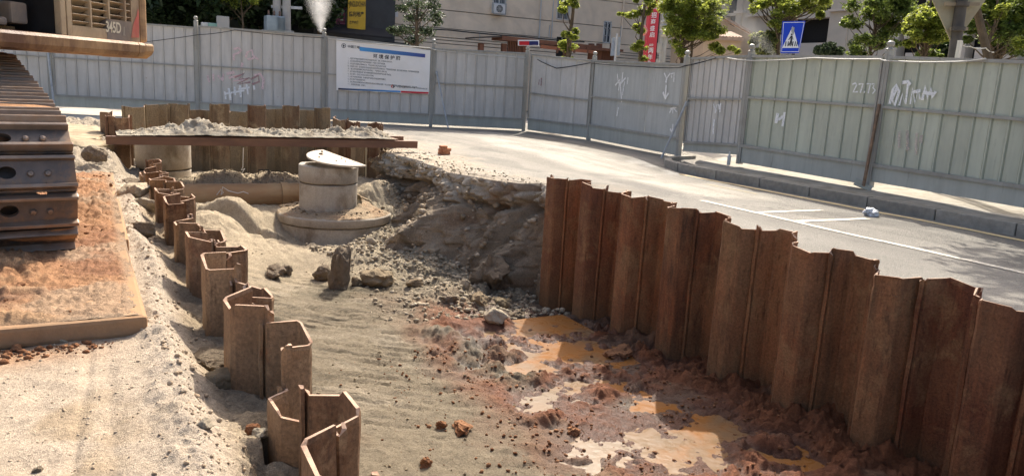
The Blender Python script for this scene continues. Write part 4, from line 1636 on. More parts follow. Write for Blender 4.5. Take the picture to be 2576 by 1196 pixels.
# ------------------------------------------------------------------ road plates under the excavator, soil on them
M_PLATE = plain_mat('muddy_plate', rgb(146, 118, 90), .9, 0, .25, 5, .5, .006, .2, dirt=rgb(168, 130, 94), dirt_amt=.7)
for i, (y0, y1, lab) in enumerate([(4.02, 5.92, 'nearest muddy road plate with its bare front edge, lying on pale ground'), (5.94, 7.82, 'middle road plate under the excavator track, covered in orange soil'), (7.84, 9.72, 'farthest road plate under the excavator, ending by broken concrete')]):
    mb = MB()
    mb.box((0, 0, .05), (2.4, y1 - y0, .10))
    o = link('road_plate', mb.mesh('road_plate', M_PLATE, False, .02))
    o.location = (-1.0 + (.006 if i == 1 else -.004), (y0 + y1) / 2, 0.0)
    o.rotation_euler = (0, 0, .012 - .012 * i)
    tag(o, lab, 'road plate', 'road plates on the left strip')


def build_plate_soil():
    ys = []
    y = 4.06
    while y < 9.7:
        ys.append(y)
        y += .0032 * y
    ys = np.array(ys)
    xs = np.linspace(-2.1, .185, 200)
    X, Y = np.meshgrid(xs, ys)
    n = fbm(X * 1.6, Y * 1.6, 4, 221)
    ed = np.minimum(np.minimum(.19 - X, Y - 4.03), 9.7 - Y)
    h = .098 + .022 * sst(0, .12, ed + .03 * fbm(X * 6, Y * 6, 3, 223)) * (1 + .5 * n) + .020 * billow(X * 9, Y * 9, 4, 225) * sst(-.4, .4, n) + .012 * billow(X * 24, Y * 24, 3, 226) * sst(0, .1, ed)
    pr = sst(-.1, -.35, X + .1 * fbm(X * 3, Y * 3, 2, 227)) * sst(5.6, 5.2, Y)
    yy = Y + X * .12 + .03 * fbm(X * 1.5, Y * 1.5, 2, 228)
    bars = sst(.12, .5, fbm(X * 1.5, yy * 9, 3, 229))
    h = h + pr * .030 * bars * sst(.02, .14, ed)
    c = np.broadcast_to(np.array([.36, .19, .095]), X.shape + (3,)).copy()
    c = lerp(c, np.array([.27, .13, .07]), sst(0, .8, fbm(X * 2.4, Y * 2.4, 4, 231)) * .8)
    c = lerp(c, np.array([.40, .30, .20]), sst(.1, .8, fbm(X * 1.8 + 9, Y * 1.8, 4, 233)) * .6)
    c = lerp(c, np.array([.30, .22, .145]), sst(.09, .02, ed) * .8)
    c = lerp(c, np.array([.42, .27, .15]), pr * bars * .7)
    me = np_mesh('loose_soil', np.stack([X, Y, h], 2).reshape(-1, 3), grid_faces(len(ys), len(xs)), M_SOIL, True, c.reshape(-1, 3), {'wet': np.zeros(X.size)})
    tag(link('loose_soil', me), 'orange soil spread over the road plates, pressed into bars by the track', 'soil', None, 'stuff')


build_plate_soil()

M_BANKSTONE = rock_mat('bank_stone', [(.30, .24, .165), (.42, .35, .26), (.24, .185, .12)])
M_CRUMB = rock_mat('pale_crumb', [(.36, .285, .20), (.46, .37, .27), (.40, .30, .20), (.30, .22, .15)])
rr = np.random.default_rng(5)
P, Z = [], []
for _ in range(420):
    x, y = rr.uniform(-1.9, .05), rr.normal(3.93, .06)
    if y > 4.0: y = 4.0 - (y - 4.0)
    P.append((x, y, lh(x, y))); Z.append(.01 + .035 * rr.random() ** 2)
for _ in range(1500):
    y = 4.15 + 5.4 * rr.random() ** 1.4
    x = rr.uniform(-2, .16)
    if fbm(np.array([x * 1.7]), np.array([y * 1.7]), 3, 261)[0] < 0: continue
    P.append((x, y, .118)); Z.append(.006 + .04 * rr.random() ** 5)
scatter('gravel', 'reddish clods and gravel in front of and on the road plates', 'gravel', P, Z, M_REDCLOD, 21)
P, Z = [], []
for _ in range(2600):
    x, y = rr.uniform(-1.3, .5), 1.9 + 2.2 * rr.random() ** 1.0
    P.append((x, y, lh(x, y) - .002)); Z.append(.004 + .014 * rr.random() ** 4)
for _ in range(2400):
    y = 2.0 + 8.5 * rr.random() ** 1.6
    x = rr.normal(.30, .07) if rr.random() < .6 else rr.uniform(.25, .52)
    P.append((x, y, lh(x, y))); Z.append(.004 + .026 * rr.random() ** 6)
scatter('gravel', 'pale crumbs and gravel along the berm between left sheet piles and ground', 'gravel', P, Z, M_CRUMB, 22)

# ------------------------------------------------------------------ gravel and clods in the trench
P, Z = [], []
for _ in range(9500):
    y = rr.uniform(7.3, 12.4)
    x = float(xr(np.array([y]))[0]) - .15 - abs(rr.normal(.6, .8))
    if x < 2.6 or (x - 3.35) ** 2 + (y - 11.95) ** 2 < .95: continue
    P.append((x, y, 0)); Z.append(.012 + .075 * rr.random() ** 4.5)
pa = np.array(P)
pa[:, 2] = trench_h(pa[:, 0], pa[:, 1])[0]
scatter('gravel', 'pale rubble covering the slope at the foot of the earth bank', 'gravel', pa, Z, M_STONE, 23)
P, Z = [], []
for _ in range(2600):
    y = 3.6 + 9 * rr.random()
    x = rr.uniform(.95, 4.6)
    if fbm(np.array([x * 1.3]), np.array([y * 1.3]), 3, 263)[0] < -.1: continue
    P.append((x, y, 0)); Z.append(.005 + .032 * rr.random() ** 6)
for _ in range(1500):
    pass
pa = np.array(P)
pa[:, 2] = trench_h(pa[:, 0], pa[:, 1])[0]
scatter('gravel', 'small clay crumbs strewn over the trench floor', 'gravel', pa, Z, M_CLOD, 24)
P, Z = [], []
for _ in range(3200):
    a = rr.random()
    if a < .6:
        x, y = rr.normal(3.1, .55), rr.uniform(3.6, 6.6)
    else:
        x, y = rr.uniform(3.9, 4.9), rr.uniform(3.3, 7.2)
    P.append((x, y, 0)); Z.append(.006 + .035 * rr.random() ** 5)
pa = np.array(P)
pa[:, 2] = trench_h(pa[:, 0], pa[:, 1])[0]
scatter('mud_crumbs', 'red mud crumbs around the puddles', 'mud', pa, Z, M_REDCLOD, 25, .8)

BIG = [  # photo point, level, size, material, label, name
    ((856, 722), -1.24, (.24, .22, .50), 'g', 'tall dark upright clay clod standing on the trench floor', .18),
    ((812, 703), -1.24, (.24, .22, .22), 'g', 'squat dark clay clod at the left foot of the tall clod', .2),
    ((690, 692), -1.2, (.42, .26, .19), 'g', 'wide flat dark clay clod on the floor nearest the left piles', .2),
    ((722, 690), -1.2, (.18, .18, .16), 'g', 'small dark clod touching the wide flat clay clod', .2),
    ((790, 652), -1.18, (.18, .15, .22), 'g', 'pointed dark clay clod in front of the manhole base', .2),
    ((892, 716), -1.22, (.14, .12, .12), 'c', 'small clod at the right foot of the tall clod', .2),
    ((955, 712), -1.2, (.46, .34, .24), 'c', 'broad brown clod between tall dark clod and rubble slope', .3),
    ((935, 618), -1.15, (.20, .17, .15), 's', 'pale stone lying on the lit mound before the manhole base', .2),
    ((988, 612), -1.12, (.24, .18, .16), 's', 'pale lumpy stone right of the lit mound by the bank', .2),
    ((1092, 640), -1.12, (.26, .22, .24), 's', 'rounded boulder at the top of the rubble slope', .2),
    ((1170, 720), -1.22, (.17, .15, .13), 's', 'pale stone in the middle of the rubble slope', .2),
    ((1238, 705), -1.22, (.52, .34, .42), 'g', 'large grey slab of clay leaning at the bank foot', .2),
    ((1190, 712), -1.25, (.28, .24, .20), 'c', 'brown clod at the left of the leaning clay slab', .25),
    ((1205, 762), -1.3, (.40, .24, .18), 'c', 'long brown clod low on the rubble slope', .3),
    ((1255, 768), -1.32, (.30, .24, .17), 'c', 'clod between rubble slope and the dark hollow at the bank', .3),
    ((1250, 805), -1.33, (.34, .22, .22), 's', 'pale angular rock at the lower end of the rubble slope', .3),
    ((1300, 802), -1.38, (.20, .18, .16), 'g', 'dark rock next to the first right sheet pile', .3),
    ((1128, 755), -1.24, (.24, .16, .14), 'g', 'dark broken clod where rubble meets the scratched floor', .3),
    ((1040, 720), -1.2, (.26, .18, .14), 'c', 'flat brown clod on the left edge of the rubble', .3),
    ((1056, 712), -1.15, (.18, .15, .13), 's', 'pale stone behind the flat brown clod', .3),
    ((1060, 610), -1.05, (.26, .22, .26), 'c', 'clod in the pile of lumps below the cracked road edge, leftmost', .25),
    ((1086, 592), -.95, (.26, .24, .26), 'c', 'clod on top of the lump pile below the cracked road edge', .25),
    ((1060, 560), -.85, (.34, .28, .30), 'c', 'big lump stuck to the bank right of the manhole base', .3),
    ((1030, 585), -.95, (.30, .26, .24), 'c', 'lump half buried right of the manhole base rim', .3),
    ((1160, 1078), -1.25, (.26, .15, .09), 'r', 'dark red mud clod on the floor left of the puddles', .3),
    ((1112, 1074), -1.25, (.10, .09, .06), 'r', 'small red mud clod beside the longer red clod', .3),
    ((1072, 1168), -1.25, (.10, .09, .07), 'r', 'red mud clod nearest the near end of the floor', .3),
    ((1440, 1085), -1.25, (.10, .1, .08), 'r', 'dark red lump at the edge of the biggest puddle', .3),
    ((1365, 940), -1.27, (.07, .06, .06), 'g', 'small dark clod standing in the far shallow puddle', .2),
    ((1560, 895), -1.3, (.26, .2, .14), 'r', 'red mud lump at the foot of the right piles by pale gravel', .3),
]
MM = {'g': M_GREYCLOD, 'c': M_CLOD, 's': M_STONE, 'r': M_REDCLOD}
for i, ((x, y), z, sz, mk, lab, sink) in enumerate(BIG):
    p = gz(x, y, z)
    for _ in range(6):
        p = gz(x, y, th(p.x, p.y))
    tall = sz[2] > .4 and mk == 'g' and i == 0
    if tall:
        v, f = rock_verts(4, 41, .35, 5)
        ax = np.abs(v).max(0)
        v = np.sign(v) * (np.abs(v) / ax) ** .62 * ax                   # blocky column
        v[:, 0] *= 1 - .18 * np.clip(v[:, 2], -1, 1)
        v = v + .16 * np.stack([fbm3(v, 2.2, 4, 50 + k) for k in range(3)], 1) + .05 * np.stack([fbm3(v, 8, 3, 57 + k) for k in range(3)], 1)
        v[:, 2] += .25 * np.where(v[:, 2] > .3, fbm3(v, 1.6, 2, 63), 0)
        v = v * np.array(sz) / 2
        o = link('earth_clod', np_mesh('earth_clod', v, f, M_GREYCLOD, True))
        o.location = (p.x, p.y, p.z + .2)
        o.rotation_euler = (.05, .06, .4)
        tag(o, lab, 'clod', 'clods and stones on the trench floor')
    else:
        rock('earth_clod' if mk != 's' else 'stone', lab, 'clod' if mk != 's' else 'stone', p, sz, MM[mk], 60 + i, 'clods and stones on the trench floor', sink=sink, rough={'s': .3, 'r': .9}.get(mk, .5), facets=10)

LEFTROCKS = [((556, 968), -.12, (.22, .16, .11), 'c', 'brown clod at the foot of the left piles, by the shaded slab piece'),
             ((535, 888), -.10, (.38, .24, .10), 'g', 'grey slab piece lying against the left piles'),
             ((632, 1085), -.1, (.07, .05, .06), 'r', 'upright brick-coloured stone beside the nearest left piles'),
             ((655, 1090), -.1, (.08, .06, .04), 's', 'pale flat stone touching the nearest left piles'),
             ((520, 1098), -.02, (.07, .06, .05), 's', 'whitish pebble on the berm near the nearest left piles'),
             ((362, 600), -.06, (.22, .18, .14), 'g', 'dark clod between plate edge and left piles, farther back'),
             ((338, 505), -.05, (.34, .24, .22), 's', 'pale broken stone beside the far left piles'),
             ((365, 530), -.1, (.28, .22, .16), 's', 'light stone chunk just left of the far left piles'),
             ((330, 470), -.05, (.36, .16, .12), 'g', 'dark splintered piece leaning by the tall sheet piles'),
             ((240, 405), .12, (.27, .24, .22), 'g', 'dark angular clod on the orange soil below the broken concrete'),
             ((255, 392), .14, (.15, .14, .13), 'g', 'smaller dark clod touching the dark angular one'),
             ((150, 862), .0, (.06, .05, .045), 's', 'rounded pale stone in front of the nearest road plate'),
             ((45, 880), .0, (.05, .05, .04), 'r', 'reddish stone at the far left before the nearest road plate'),
             ((185, 835), .0, (.045, .04, .035), 'c', 'brown pebble close to the front edge of the nearest plate'),
             ((95, 1180), .0, (.035, .03, .02), 'g', 'dark pebble on pale ground at the bottom left')]
for i, ((x, y), z, sz, mk, lab) in enumerate(LEFTROCKS):
    p = gz(x, y, z)
    p.z = z if z > .1 else lh(p.x, p.y)
    rock('stone' if mk == 's' else 'earth_clod', lab, 'stone' if mk == 's' else 'clod', p, sz, MM[mk], 120 + i, 'stones and clods on the left strip', sink=.22, rough=.4)

P, Z = [], []
for _ in range(2600):
    P.append((rr.uniform(.9, 4.6), rr.uniform(13.1, 14.6), 0)); Z.append(.012 + .05 * rr.random() ** 3)
pa = np.array(P)
pa[:, 2] = trench_h(pa[:, 0], pa[:, 1])[0]
scatter('gravel', 'gravel heaped behind the muddy pipe', 'gravel', pa, Z, M_STONE, 30)

# crumbs on the road by the broken edge
P, Z = [], []
for _ in range(900):
    y = rr.uniform(8.6, 13.5)
    e_ = float(xr(np.array([y]))[0])
    x = e_ + .03 + abs(rr.normal(0, .35))
    P.append((x, y, float(zr(x, y)) + .012)); Z.append(.006 + .045 * rr.random() ** 7)
scatter('gravel', 'crumbled stones scattered on the dusty road edge above the bank', 'gravel', P, Z, M_STONE, 26)

P, Z = [], []
for _ in range(2600):
    i, j = rr.integers(45, BANK_V.shape[0] - 2), rr.integers(2, BANK_V.shape[1] - 1)
    slope = BANK_V[i, max(0, j - 4), 0] - BANK_V[i, min(j + 4, BANK_V.shape[1] - 1), 0]
    if rr.random() > .25 + 1.2 * BANK_C[i, j] * .5 + (2.5 if slope > .10 else 0) * .3: continue
    P.append(tuple(BANK_V[i, j] + np.array([-.004, 0, 0]))); Z.append(.014 + .10 * rr.random() ** 5)
scatter('gravel', 'stones and lumps sticking out of the earth bank', 'gravel', P, Z, M_BANKSTONE, 31, .8, 2)

# ------------------------------------------------------------------ broken concrete ledge behind the track
M_LEDGE = plain_mat('broken_concrete', rgb(166, 150, 122), .9, 0, .25, 4, .6, .02, .2, dirt=rgb(110, 94, 70), dirt_amt=.6, bscale=25)
v, f = ICO[4]
v = v.copy()
v = np.sign(v) * np.abs(v) ** .42
mx = np.abs(v).max(0)
v /= mx
ed = (np.abs(v[:, :2]).max(1) > .85)
v = v * np.array([.95, 1.75, .17])
v[:, 1] += np.where(v[:, 1] < 0, .28 * fbm3(v, 1.7, 3, 3) * (np.abs(v[:, 1]) / 1.75), 0)
v[:, 0] += np.where(v[:, 0] > 0, .22 * fbm3(v, 1.9, 3, 5), 0)
v = v + .03 * np.stack([fbm3(v, 5, 3, 70 + k) for k in range(3)], 1)
o = link('concrete_slab', np_mesh('concrete_slab', v, f, M_LEDGE, True))
o.location = (-.68, 14.9, .0)
o.rotation_euler = (.01, .02, .05)
tag(o, 'broken concrete slab with ragged dark front edge behind the excavator track', 'slab')

# ------------------------------------------------------------------ concrete manhole with a half-disc lid
def conc_mat(name, col, stain):
    m = new_mat(name)
    t = NT(m)
    p = t.coord('Object')
    st = t.coord('Object', (1, 1, .25))
    n1 = t.noise(st, 6, 7, .68)
    n2 = t.noise(p, 2.5, 7, .66, .5)
    n3 = t.noise(p, 45, 4, .7)
    c = t.mix(t.mrange(n1, .35, .65, 0, .6), col, scaled(col, .72))
    c = t.mix(t.mrange(n2, .5, .66, 0, .7), c, stain)
    z = t.n('ShaderNodeSeparateXYZ', i_0=p).outputs[2]
    zz = t.math('ADD', z, t.math('MULTIPLY', t.math('SUBTRACT', n2, .5), .35))
    c = t.mix(t.mrange(zz, 0.0, .16, .55, 0), c, scaled(stain, .8))
    k = t.mrange(n3, .3, .7, .85, 1.15)
    c = t.mix(1.0, c, t.n('ShaderNodeCombineColor', i_0=k, i_1=k, i_2=k).outputs[0], 'MULTIPLY')
    t.out(c, .88, 0, t.bump(t.math('ADD', n3, n2), .35, .01), .25)
    return m


M_WELL = conc_mat('well_concrete', rgb(178, 169, 153), rgb(118, 102, 82))
wc = Vector((3.36, 11.93, -1.55))
well = thing('manhole', 'concrete manhole of stacked rings on a wider round base, in the trench', 'manhole', wc)


def ring(name, ro, ri, z0, z1, tilt=(0, 0), n=72, ch=.014, parent=well, off=(0, 0), mat=M_WELL):
    mb = MB()
    mb.lathe([(ri, 0), (ro - ch, 0), (ro, ch), (ro, (z1 - z0) * .5), (ro, z1 - z0 - ch), (ro - ch, z1 - z0), (ri, z1 - z0), (ri, 0)], n=n)
    me = mb.mesh(name, mat, True)
    a = np.empty(len(me.vertices) * 3, np.float32)
    me.vertices.foreach_get('co', a)
    a = a.reshape(-1, 3)
    rad = np.hypot(a[:, 0], a[:, 1])
    a += .006 * np.stack([fbm3(a, 4, 3, k + z0) for k in range(3)], 1)
    me.vertices.foreach_set('co', a.ravel())
    o = link(name, me, parent, (off[0], off[1], z0))
    o.rotation_euler = (tilt[0], tilt[1], 0)
    return o


ring('base_ring', .875, .70, 0, .60)
ring('base_rim', .90, .70, .612, .745, (.0, .0), off=(.004, -.006))
ring('neck_ring', .445, .36, .60, 1.20, off=(-.10, 0))
ring('neck_ring', .455, .36, 1.212, 1.475, (.0, .012), off=(-.104, 0))
for n_, r_, z_ in (('joint', .868, .606), ('joint', .440, 1.206)):
    mb = MB(); mb.lathe([(r_ - .1, -.008), (r_, -.008), (r_, .008), (r_ - .1, .008)], n=64)
    mb.build(n_, flat_mat('joint_mortar', (.06, .05, .04), .9), well, (-.10 if z_ > 1 else 0, 0, z_), smooth=True)
# sand lying on the base round the neck
nr_, na = 26, 90
rad = np.linspace(.43, .895, nr_)
ang = np.linspace(0, 2 * math.pi, na)
RR, AA = np.meshgrid(rad, ang)
X = RR * np.cos(AA); Y = RR * np.sin(AA)
hh = .02 + .10 * np.clip((.86 - RR) / .4, 0, 1) * (1 + .6 * np.cos(AA - .6)) + .02 * billow(X * 7, Y * 7, 3, 241) + .06 * np.exp(-((AA - .7) / .7) ** 2) * sst(.9, .7, RR)
hh = np.where(RR > .885, -.01, hh) + .735
c = np.broadcast_to(np.array([.37, .28, .18]), X.shape + (3,)).copy()
c = lerp(c, np.array([.33, .20, .11]), sst(0, .7, fbm(X * 4, Y * 4, 3, 243)) * .5)
me = np_mesh('loose_sand', np.stack([X, Y, hh], 2).reshape(-1, 3), grid_faces(na, nr_), M_SOIL, True, c.reshape(-1, 3), {'wet': np.zeros(X.size)})
o = link('loose_sand', me); o.location = wc
tag(o, 'sand and crumbs heaped on the round manhole base about its neck', 'sand', None, 'stuff')
P = []
Z = []
for _ in range(160):
    a = rr.uniform(0, 6.28); r_ = rr.uniform(.5, .85)
    P.append((wc.x + r_ * math.cos(a), wc.y + r_ * math.sin(a), wc.z + .80)); Z.append(.01 + .05 * rr.random() ** 3)
scatter('gravel', 'crumbs lying on the sand of the manhole base', 'gravel', P, Z, M_CLOD, 27)

# half-disc lid
M_LID = plain_mat('dusty_steel_plate', (.46, .40, .31), .75, 0, .15, 5, .2, .003, .3, dirt=(.42, .32, .22), dirt_amt=.5)
A_, B_, L_ = aty(812, 378, 12.30), aty(922, 418, 11.42), aty(757, 395, 11.75)
mid = (A_ + B_) / 2
ch = (B_ - A_)
rad_ = ch.length / 2
cu_ = ch.normalized()
nrm = ch.cross(L_ - A_).normalized()
if nrm.z < 0: nrm = -nrm
side = nrm.cross(cu_)
if side.dot(L_ - mid) < 0: side = -side
blg = max(.8, min(1.25, (L_ - mid).dot(side) / rad_))
pts = [cu_ * (rad_ * math.cos(math.pi * k / 30)) + side * (rad_ * blg * math.sin(math.pi * k / 30)) for k in range(31)]
mb = MB()
m_ = len(pts)
mb.add([p + nrm * .012 for p in pts] + [p - nrm * .012 for p in pts], [tuple(range(m_)), tuple(range(2 * m_ - 1, m_ - 1, -1))] + [(i, m_ + i, m_ + (i + 1) % m_, (i + 1) % m_) for i in range(m_)])
lid = mb.build('half_disc_plate', M_LID, None, mid)
tag(lid, 'pale half-disc steel plate lying askew on top of the manhole', 'steel plate')
P = [mid + side * a + cu_ * b + nrm * .014 for a, b in ((.25, -.25), (.12, -.38), (.1, .05), (.18, .22), (.42, -.1), (.08, .3), (.3, .15))]
scatter('gravel', 'dark crumbs on the half-disc steel plate', 'gravel', [tuple(p) for p in P], [.06, .05, .035, .03, .04, .025, .03], M_CLOD, 28, .4, 2)

# round concrete shaft farther back
sc_ = Vector((1.10, 14.62, -1.1))
shaft = thing('concrete_shaft', 'round concrete shaft under the left part of the steel beam', 'shaft', sc_)
ring('shaft_ring', .44, .36, 0, .64, parent=shaft)
ring('shaft_ring', .445, .36, .66, 1.12, parent=shaft)
mb = MB(); mb.lathe([(.34, -.012), (.432, -.012), (.432, .012), (.34, .012)], n=48)
mb.build('joint', flat_mat('dark_joint', (.05, .045, .035), .9), shaft, (0, 0, .65), smooth=True)

# pipe across the trench
M_PIPE = plain_mat('muddy_pipe', rgb(150, 118, 84), .7, 0, .25, 3, .25, .006, .3, dirt=rgb(176, 150, 112), dirt_amt=.8, stretch=(.35, 1, 1))
pp = Vector((.95, 12.95, -.70))
pipe = thing('pipe', 'muddy pipe crossing the trench between left piles and the manhole', 'pipe', pp)
mb = MB(); mb.tube([(0, 0, 0), (2.7, .02, -.015)], .205, 40)
mb.build('pipe_barrel', M_PIPE, pipe, smooth=True)
mb = MB(); mb.tube([(1.78, .0, -.01), (1.90, .0, -.01)], .222, 40)
mb.build('coupling', M_PIPE, pipe, smooth=True)
def wire(name, lab, pts, r_, mat):
    mb = MB(); mb.tube([Vector(p) - Vector(pts[0]) for p in pts], r_, 5)
    return tag(mb.build(name, mat, None, pts[0], smooth=True), lab, 'wire')
M_WIRE = flat_mat('white_wire', (.62, .60, .55), .5)
wire('wire', 'white wire draped over the muddy pipe', [aty(x, y, 12.72) for x, y in ((545, 490), (556, 476), (562, 484), (556, 490), (560, 470), (575, 480), (598, 486), (612, 482), (625, 487))], .006, M_WIRE)
wire('wire', 'white tangled wire end hanging before the cross wall', [aty(x, y, 15.2) for x, y in ((612, 372), (611, 420), (606, 428), (616, 424), (608, 436), (602, 440))], .006, M_WIRE)
wire('step_iron', 'bent step iron sticking out of the gravel behind the pipe', [aty(x, y, 13.4) for x, y in ((650, 438), (650, 427), (676, 427), (677, 438))], .009, M_BLACK)

# ------------------------------------------------------------------ steel beams across the trench with soil on top
M_BEAM = plain_mat('rusty_beam', rgb(114, 84, 66), .75, 0, .25, 5, .3, .004, .3, dirt=rgb(140, 104, 78), dirt_amt=.5, stretch=(.3, 1, 1))
def channel(name, lab, x0, x1, y, zt, h, wd):
    b_ = thing(name, lab, 'steel beam', (x0, y, zt), 'steel beams laid across the trench')
    for nm, c, s in (('web', (0, 0, -h / 2), (x1 - x0, .012, h)), ('flange', (0, wd / 2 + .006, -.006), (x1 - x0, wd, .012)), ('flange', (0, wd / 2 + .006, -h + .006), (x1 - x0, wd, .012))):
        mb = MB(); mb.box(((x1 - x0) / 2 + c[0], c[1], c[2]), s); mb.build(nm, M_BEAM, b_, bevel=.002)
    return b_
b1 = channel('steel_beam', 'long rusty steel beam across the trench, in front of the soil heap', .20, 5.18, 13.05, .222, .125, .09)
b1.rotation_euler = (0, .002, 0)
b2 = channel('steel_beam', 'rear steel beam behind the soil heap, seen only at its right end', .30, 5.25, 13.95, .225, .12, .09)
mb = MB(); mb.box((0, 0, 0), (4.5, .80, .012))
tag(mb.build('cover_plate', M_BEAM, None, (2.6, 13.52, .231)), 'steel sheet carrying the soil heap on the two beams', 'plate')
xs = np.linspace(.35, 4.78, 240)
ysb = np.linspace(13.06, 13.96, 60)
X, Y = np.meshgrid(xs, ysb)
prof = np.interp(X, [.3, .6, 1.2, 1.6, 1.75, 2.0, 2.8, 3.3, 4.0, 4.2, 4.4, 4.6, 4.8], [.0, .03, .13, .19, .18, .125, .10, .11, .115, .14, .15, .10, .0])
across = np.clip(1 - np.abs((Y - 13.5) / .47) ** 2.2, 0, 1)
hh = .236 + prof * across * (1 + .35 * fbm(X * 5, Y * 5, 3, 251)) + .028 * billow(X * 11, Y * 11, 3, 253) * across * (prof > .01)
c = np.broadcast_to(np.array([.40, .35, .265]), X.shape + (3,)).copy()
c = lerp(c, np.array([.30, .25, .18]), sst(0, .7, fbm(X * 4, Y * 4, 3, 255)))
me = np_mesh('soil_heap', np.stack([X, Y, hh], 2).reshape(-1, 3), grid_faces(60, 240), M_SOIL, True, c.reshape(-1, 3), {'wet': np.zeros(X.size)})
tag(link('soil_heap', me), 'pale soil heap lying along the steel beam over the trench', 'soil heap', None, 'stuff')
P, Z = [], []
for _ in range(900):
    i, j = rr.integers(6, 54), rr.integers(4, 236)
    P.append((X[i, j], Y[i, j], hh[i, j])); Z.append(.010 + .04 * rr.random() ** 4)
scatter('gravel', 'lumps on the soil heap along the steel beam', 'gravel', P, Z, M_STONE, 29)

# ------------------------------------------------------------------ bricks, bag, bottle
M_BRICK = plain_mat('orange_brick', rgb(172, 108, 76), .9, 0, .25, 12, .5, .006, .2, dirt=rgb(200, 160, 120), dirt_amt=.4)
bp0 = gz(1117, 390, 0.0)
zb_ = float(zr(bp0.x, bp0.y)) + .012
for i, (dx, dz, s, rz, lab) in enumerate([(.0, .03, (.20, .11, .055), .2, 'orange brick lying flat on the dusty road edge, bottom of the small stack'), (.01, .088, (.23, .115, .055), .45, 'orange brick in the middle of the small stack on the road edge'), (-.02, .14, (.12, .10, .045), .1, 'broken half brick on top of the small stack')]):
    mb = MB(); mb.box((0, 0, 0), s)
    o = link('brick', mb.mesh('brick', M_BRICK, False, .006)); o.location = (bp0.x + dx, bp0.y, zb_ + dz - .005); o.rotation_euler = (.02 * i, -.03, rz)
    tag(o, lab, 'brick', 'bricks stacked on the road edge')
v, f = rock_verts(4, 77, .9, 3)
v = v + .28 * np.stack([np.abs(fbm3(v, 3.2, 3, 90 + k)) for k in range(3)], 1)
m = new_mat('white_plastic'); t = NT(m); t.out((.75, .76, .78), .35, 0, t.bump(t.noise(t.coord('Object'), 30, 3, .5), .6, .02), .5)
q_ = gz(2193, 543, -.10)
o = link('plastic_bag', np_mesh('plastic_bag', v * np.array([.10, .08, .055]), f, m, True)); o.location = (q_.x, q_.y, -.06)
tag(o, 'crumpled white plastic bag at the foot of the kerb', 'plastic bag')
q_ = gz(1812, 402, .07)
bo = thing('bottle', 'small clear bottle standing on the kerb under the fence', 'bottle', (q_.x - .55, q_.y - .8, .06))
mb = MB(); mb.lathe([(.03, 0), (.034, .01), (.034, .15), (.028, .18), (.013, .20), (.013, .225)], n=16, cap0=True, cap1=True)
mb.build('bottle_body', flat_mat('milky_plastic', (.55, .55, .52), .25), bo, smooth=True)
mb = MB(); mb.lathe([(.015, .222), (.015, .245)], n=12, cap0=True, cap1=True); mb.build('bottle_cap', flat_mat('cap_plastic', (.6, .6, .6), .4), bo)
# ------------------------------------------------------------------ crawler excavator
M_YEL = plain_mat('dusty_yellow_paint', rgb(186, 150, 104), .6, 0, .18, 3, .15, .006, .4, dirt=rgb(112, 80, 58), dirt_amt=.85)
M_BEAMY = plain_mat('scuffed_yellow_paint', rgb(186, 150, 106), .6, 0, .22, 2.2, .3, .012, .4, dirt=rgb(98, 68, 50), dirt_amt=.95, stretch=(1, 1, .6))
M_YEL2 = plain_mat('pale_dusty_paint', rgb(178, 156, 124), .65, 0, .15, 4, .15, .005, .4, dirt=rgb(124, 98, 78), dirt_amt=.7)
M_GREYP = plain_mat('grey_decal_panel', rgb(116, 106, 98), .6, 0, .15, 6, .1, .004, .4, dirt=rgb(160, 138, 112), dirt_amt=.5)
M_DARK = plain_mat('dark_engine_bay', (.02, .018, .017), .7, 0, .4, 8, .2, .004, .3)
M_SHOE = plain_mat('worn_track_steel', rgb(90, 82, 77), .5, .35, .3, 9, .35, .004, .5, dirt=rgb(140, 108, 80), dirt_amt=.85, objvar=.18)
M_GROUSER = plain_mat('worn_grouser_steel', rgb(128, 114, 102), .38, .5, .25, 9, .25, .003, .5, dirt=rgb(134, 104, 78), dirt_amt=.6)
M_MUDDRY = plain_mat('dry_mud', rgb(150, 112, 80), .95, 0, .25, 8, .6, .01, .2)

TR = Matrix.Translation((-.445, 5.39, .115)) @ Matrix.Rotation(R(10), 4, 'Z')
EX_BASE = TR.translation.copy()
exc = thing('excavator', 'dusty yellow crawler excavator marked 345D, standing on the road plates at left', 'excavator', EX_BASE)
TL = Matrix.Translation(-EX_BASE) @ TR

# shoe mesh: plate with an oval hole, two grousers, bolt heads; local x across, y along, z outward
SW, SP = .72, .205


def shoe_mesh():
    b = MB()
    N = 20
    hx, hy = .048, .038
    W2, H2 = .20, SP / 2
    inn, outp = [], []
    for k in range(N):
        a = 2 * math.pi * k / N
        c, s = math.cos(a), math.sin(a)
        inn.append((hx * c, hy * s))
        m_ = max(abs(c) / W2, abs(s) / H2)
        outp.append((c / m_, s / m_))
    tz = .016
    vs = [(x, y, tz) for x, y in inn] + [(x, y, tz) for x, y in outp] + [(x, y, -tz) for x, y in inn] + [(x, y, -tz) for x, y in outp]
    fs = []
    for k in range(N):
        j = (k + 1) % N
        fs += [(k, N + k, N + j, j), (2 * N + j, 3 * N + j, 3 * N + k, 2 * N + k), (j, 2 * N + j, 2 * N + k, k)]
    b.add(vs, fs)
    for sg in (-1, 1):
        b.box((sg * (W2 + SW / 2) / 2, 0, 0), (SW / 2 - W2, SP, .032))
    b.box((0, -SP / 2 - .004, -.012), (SW, .022, .03))
    me = b.mesh('track_shoe', M_SHOE, False)
    return me


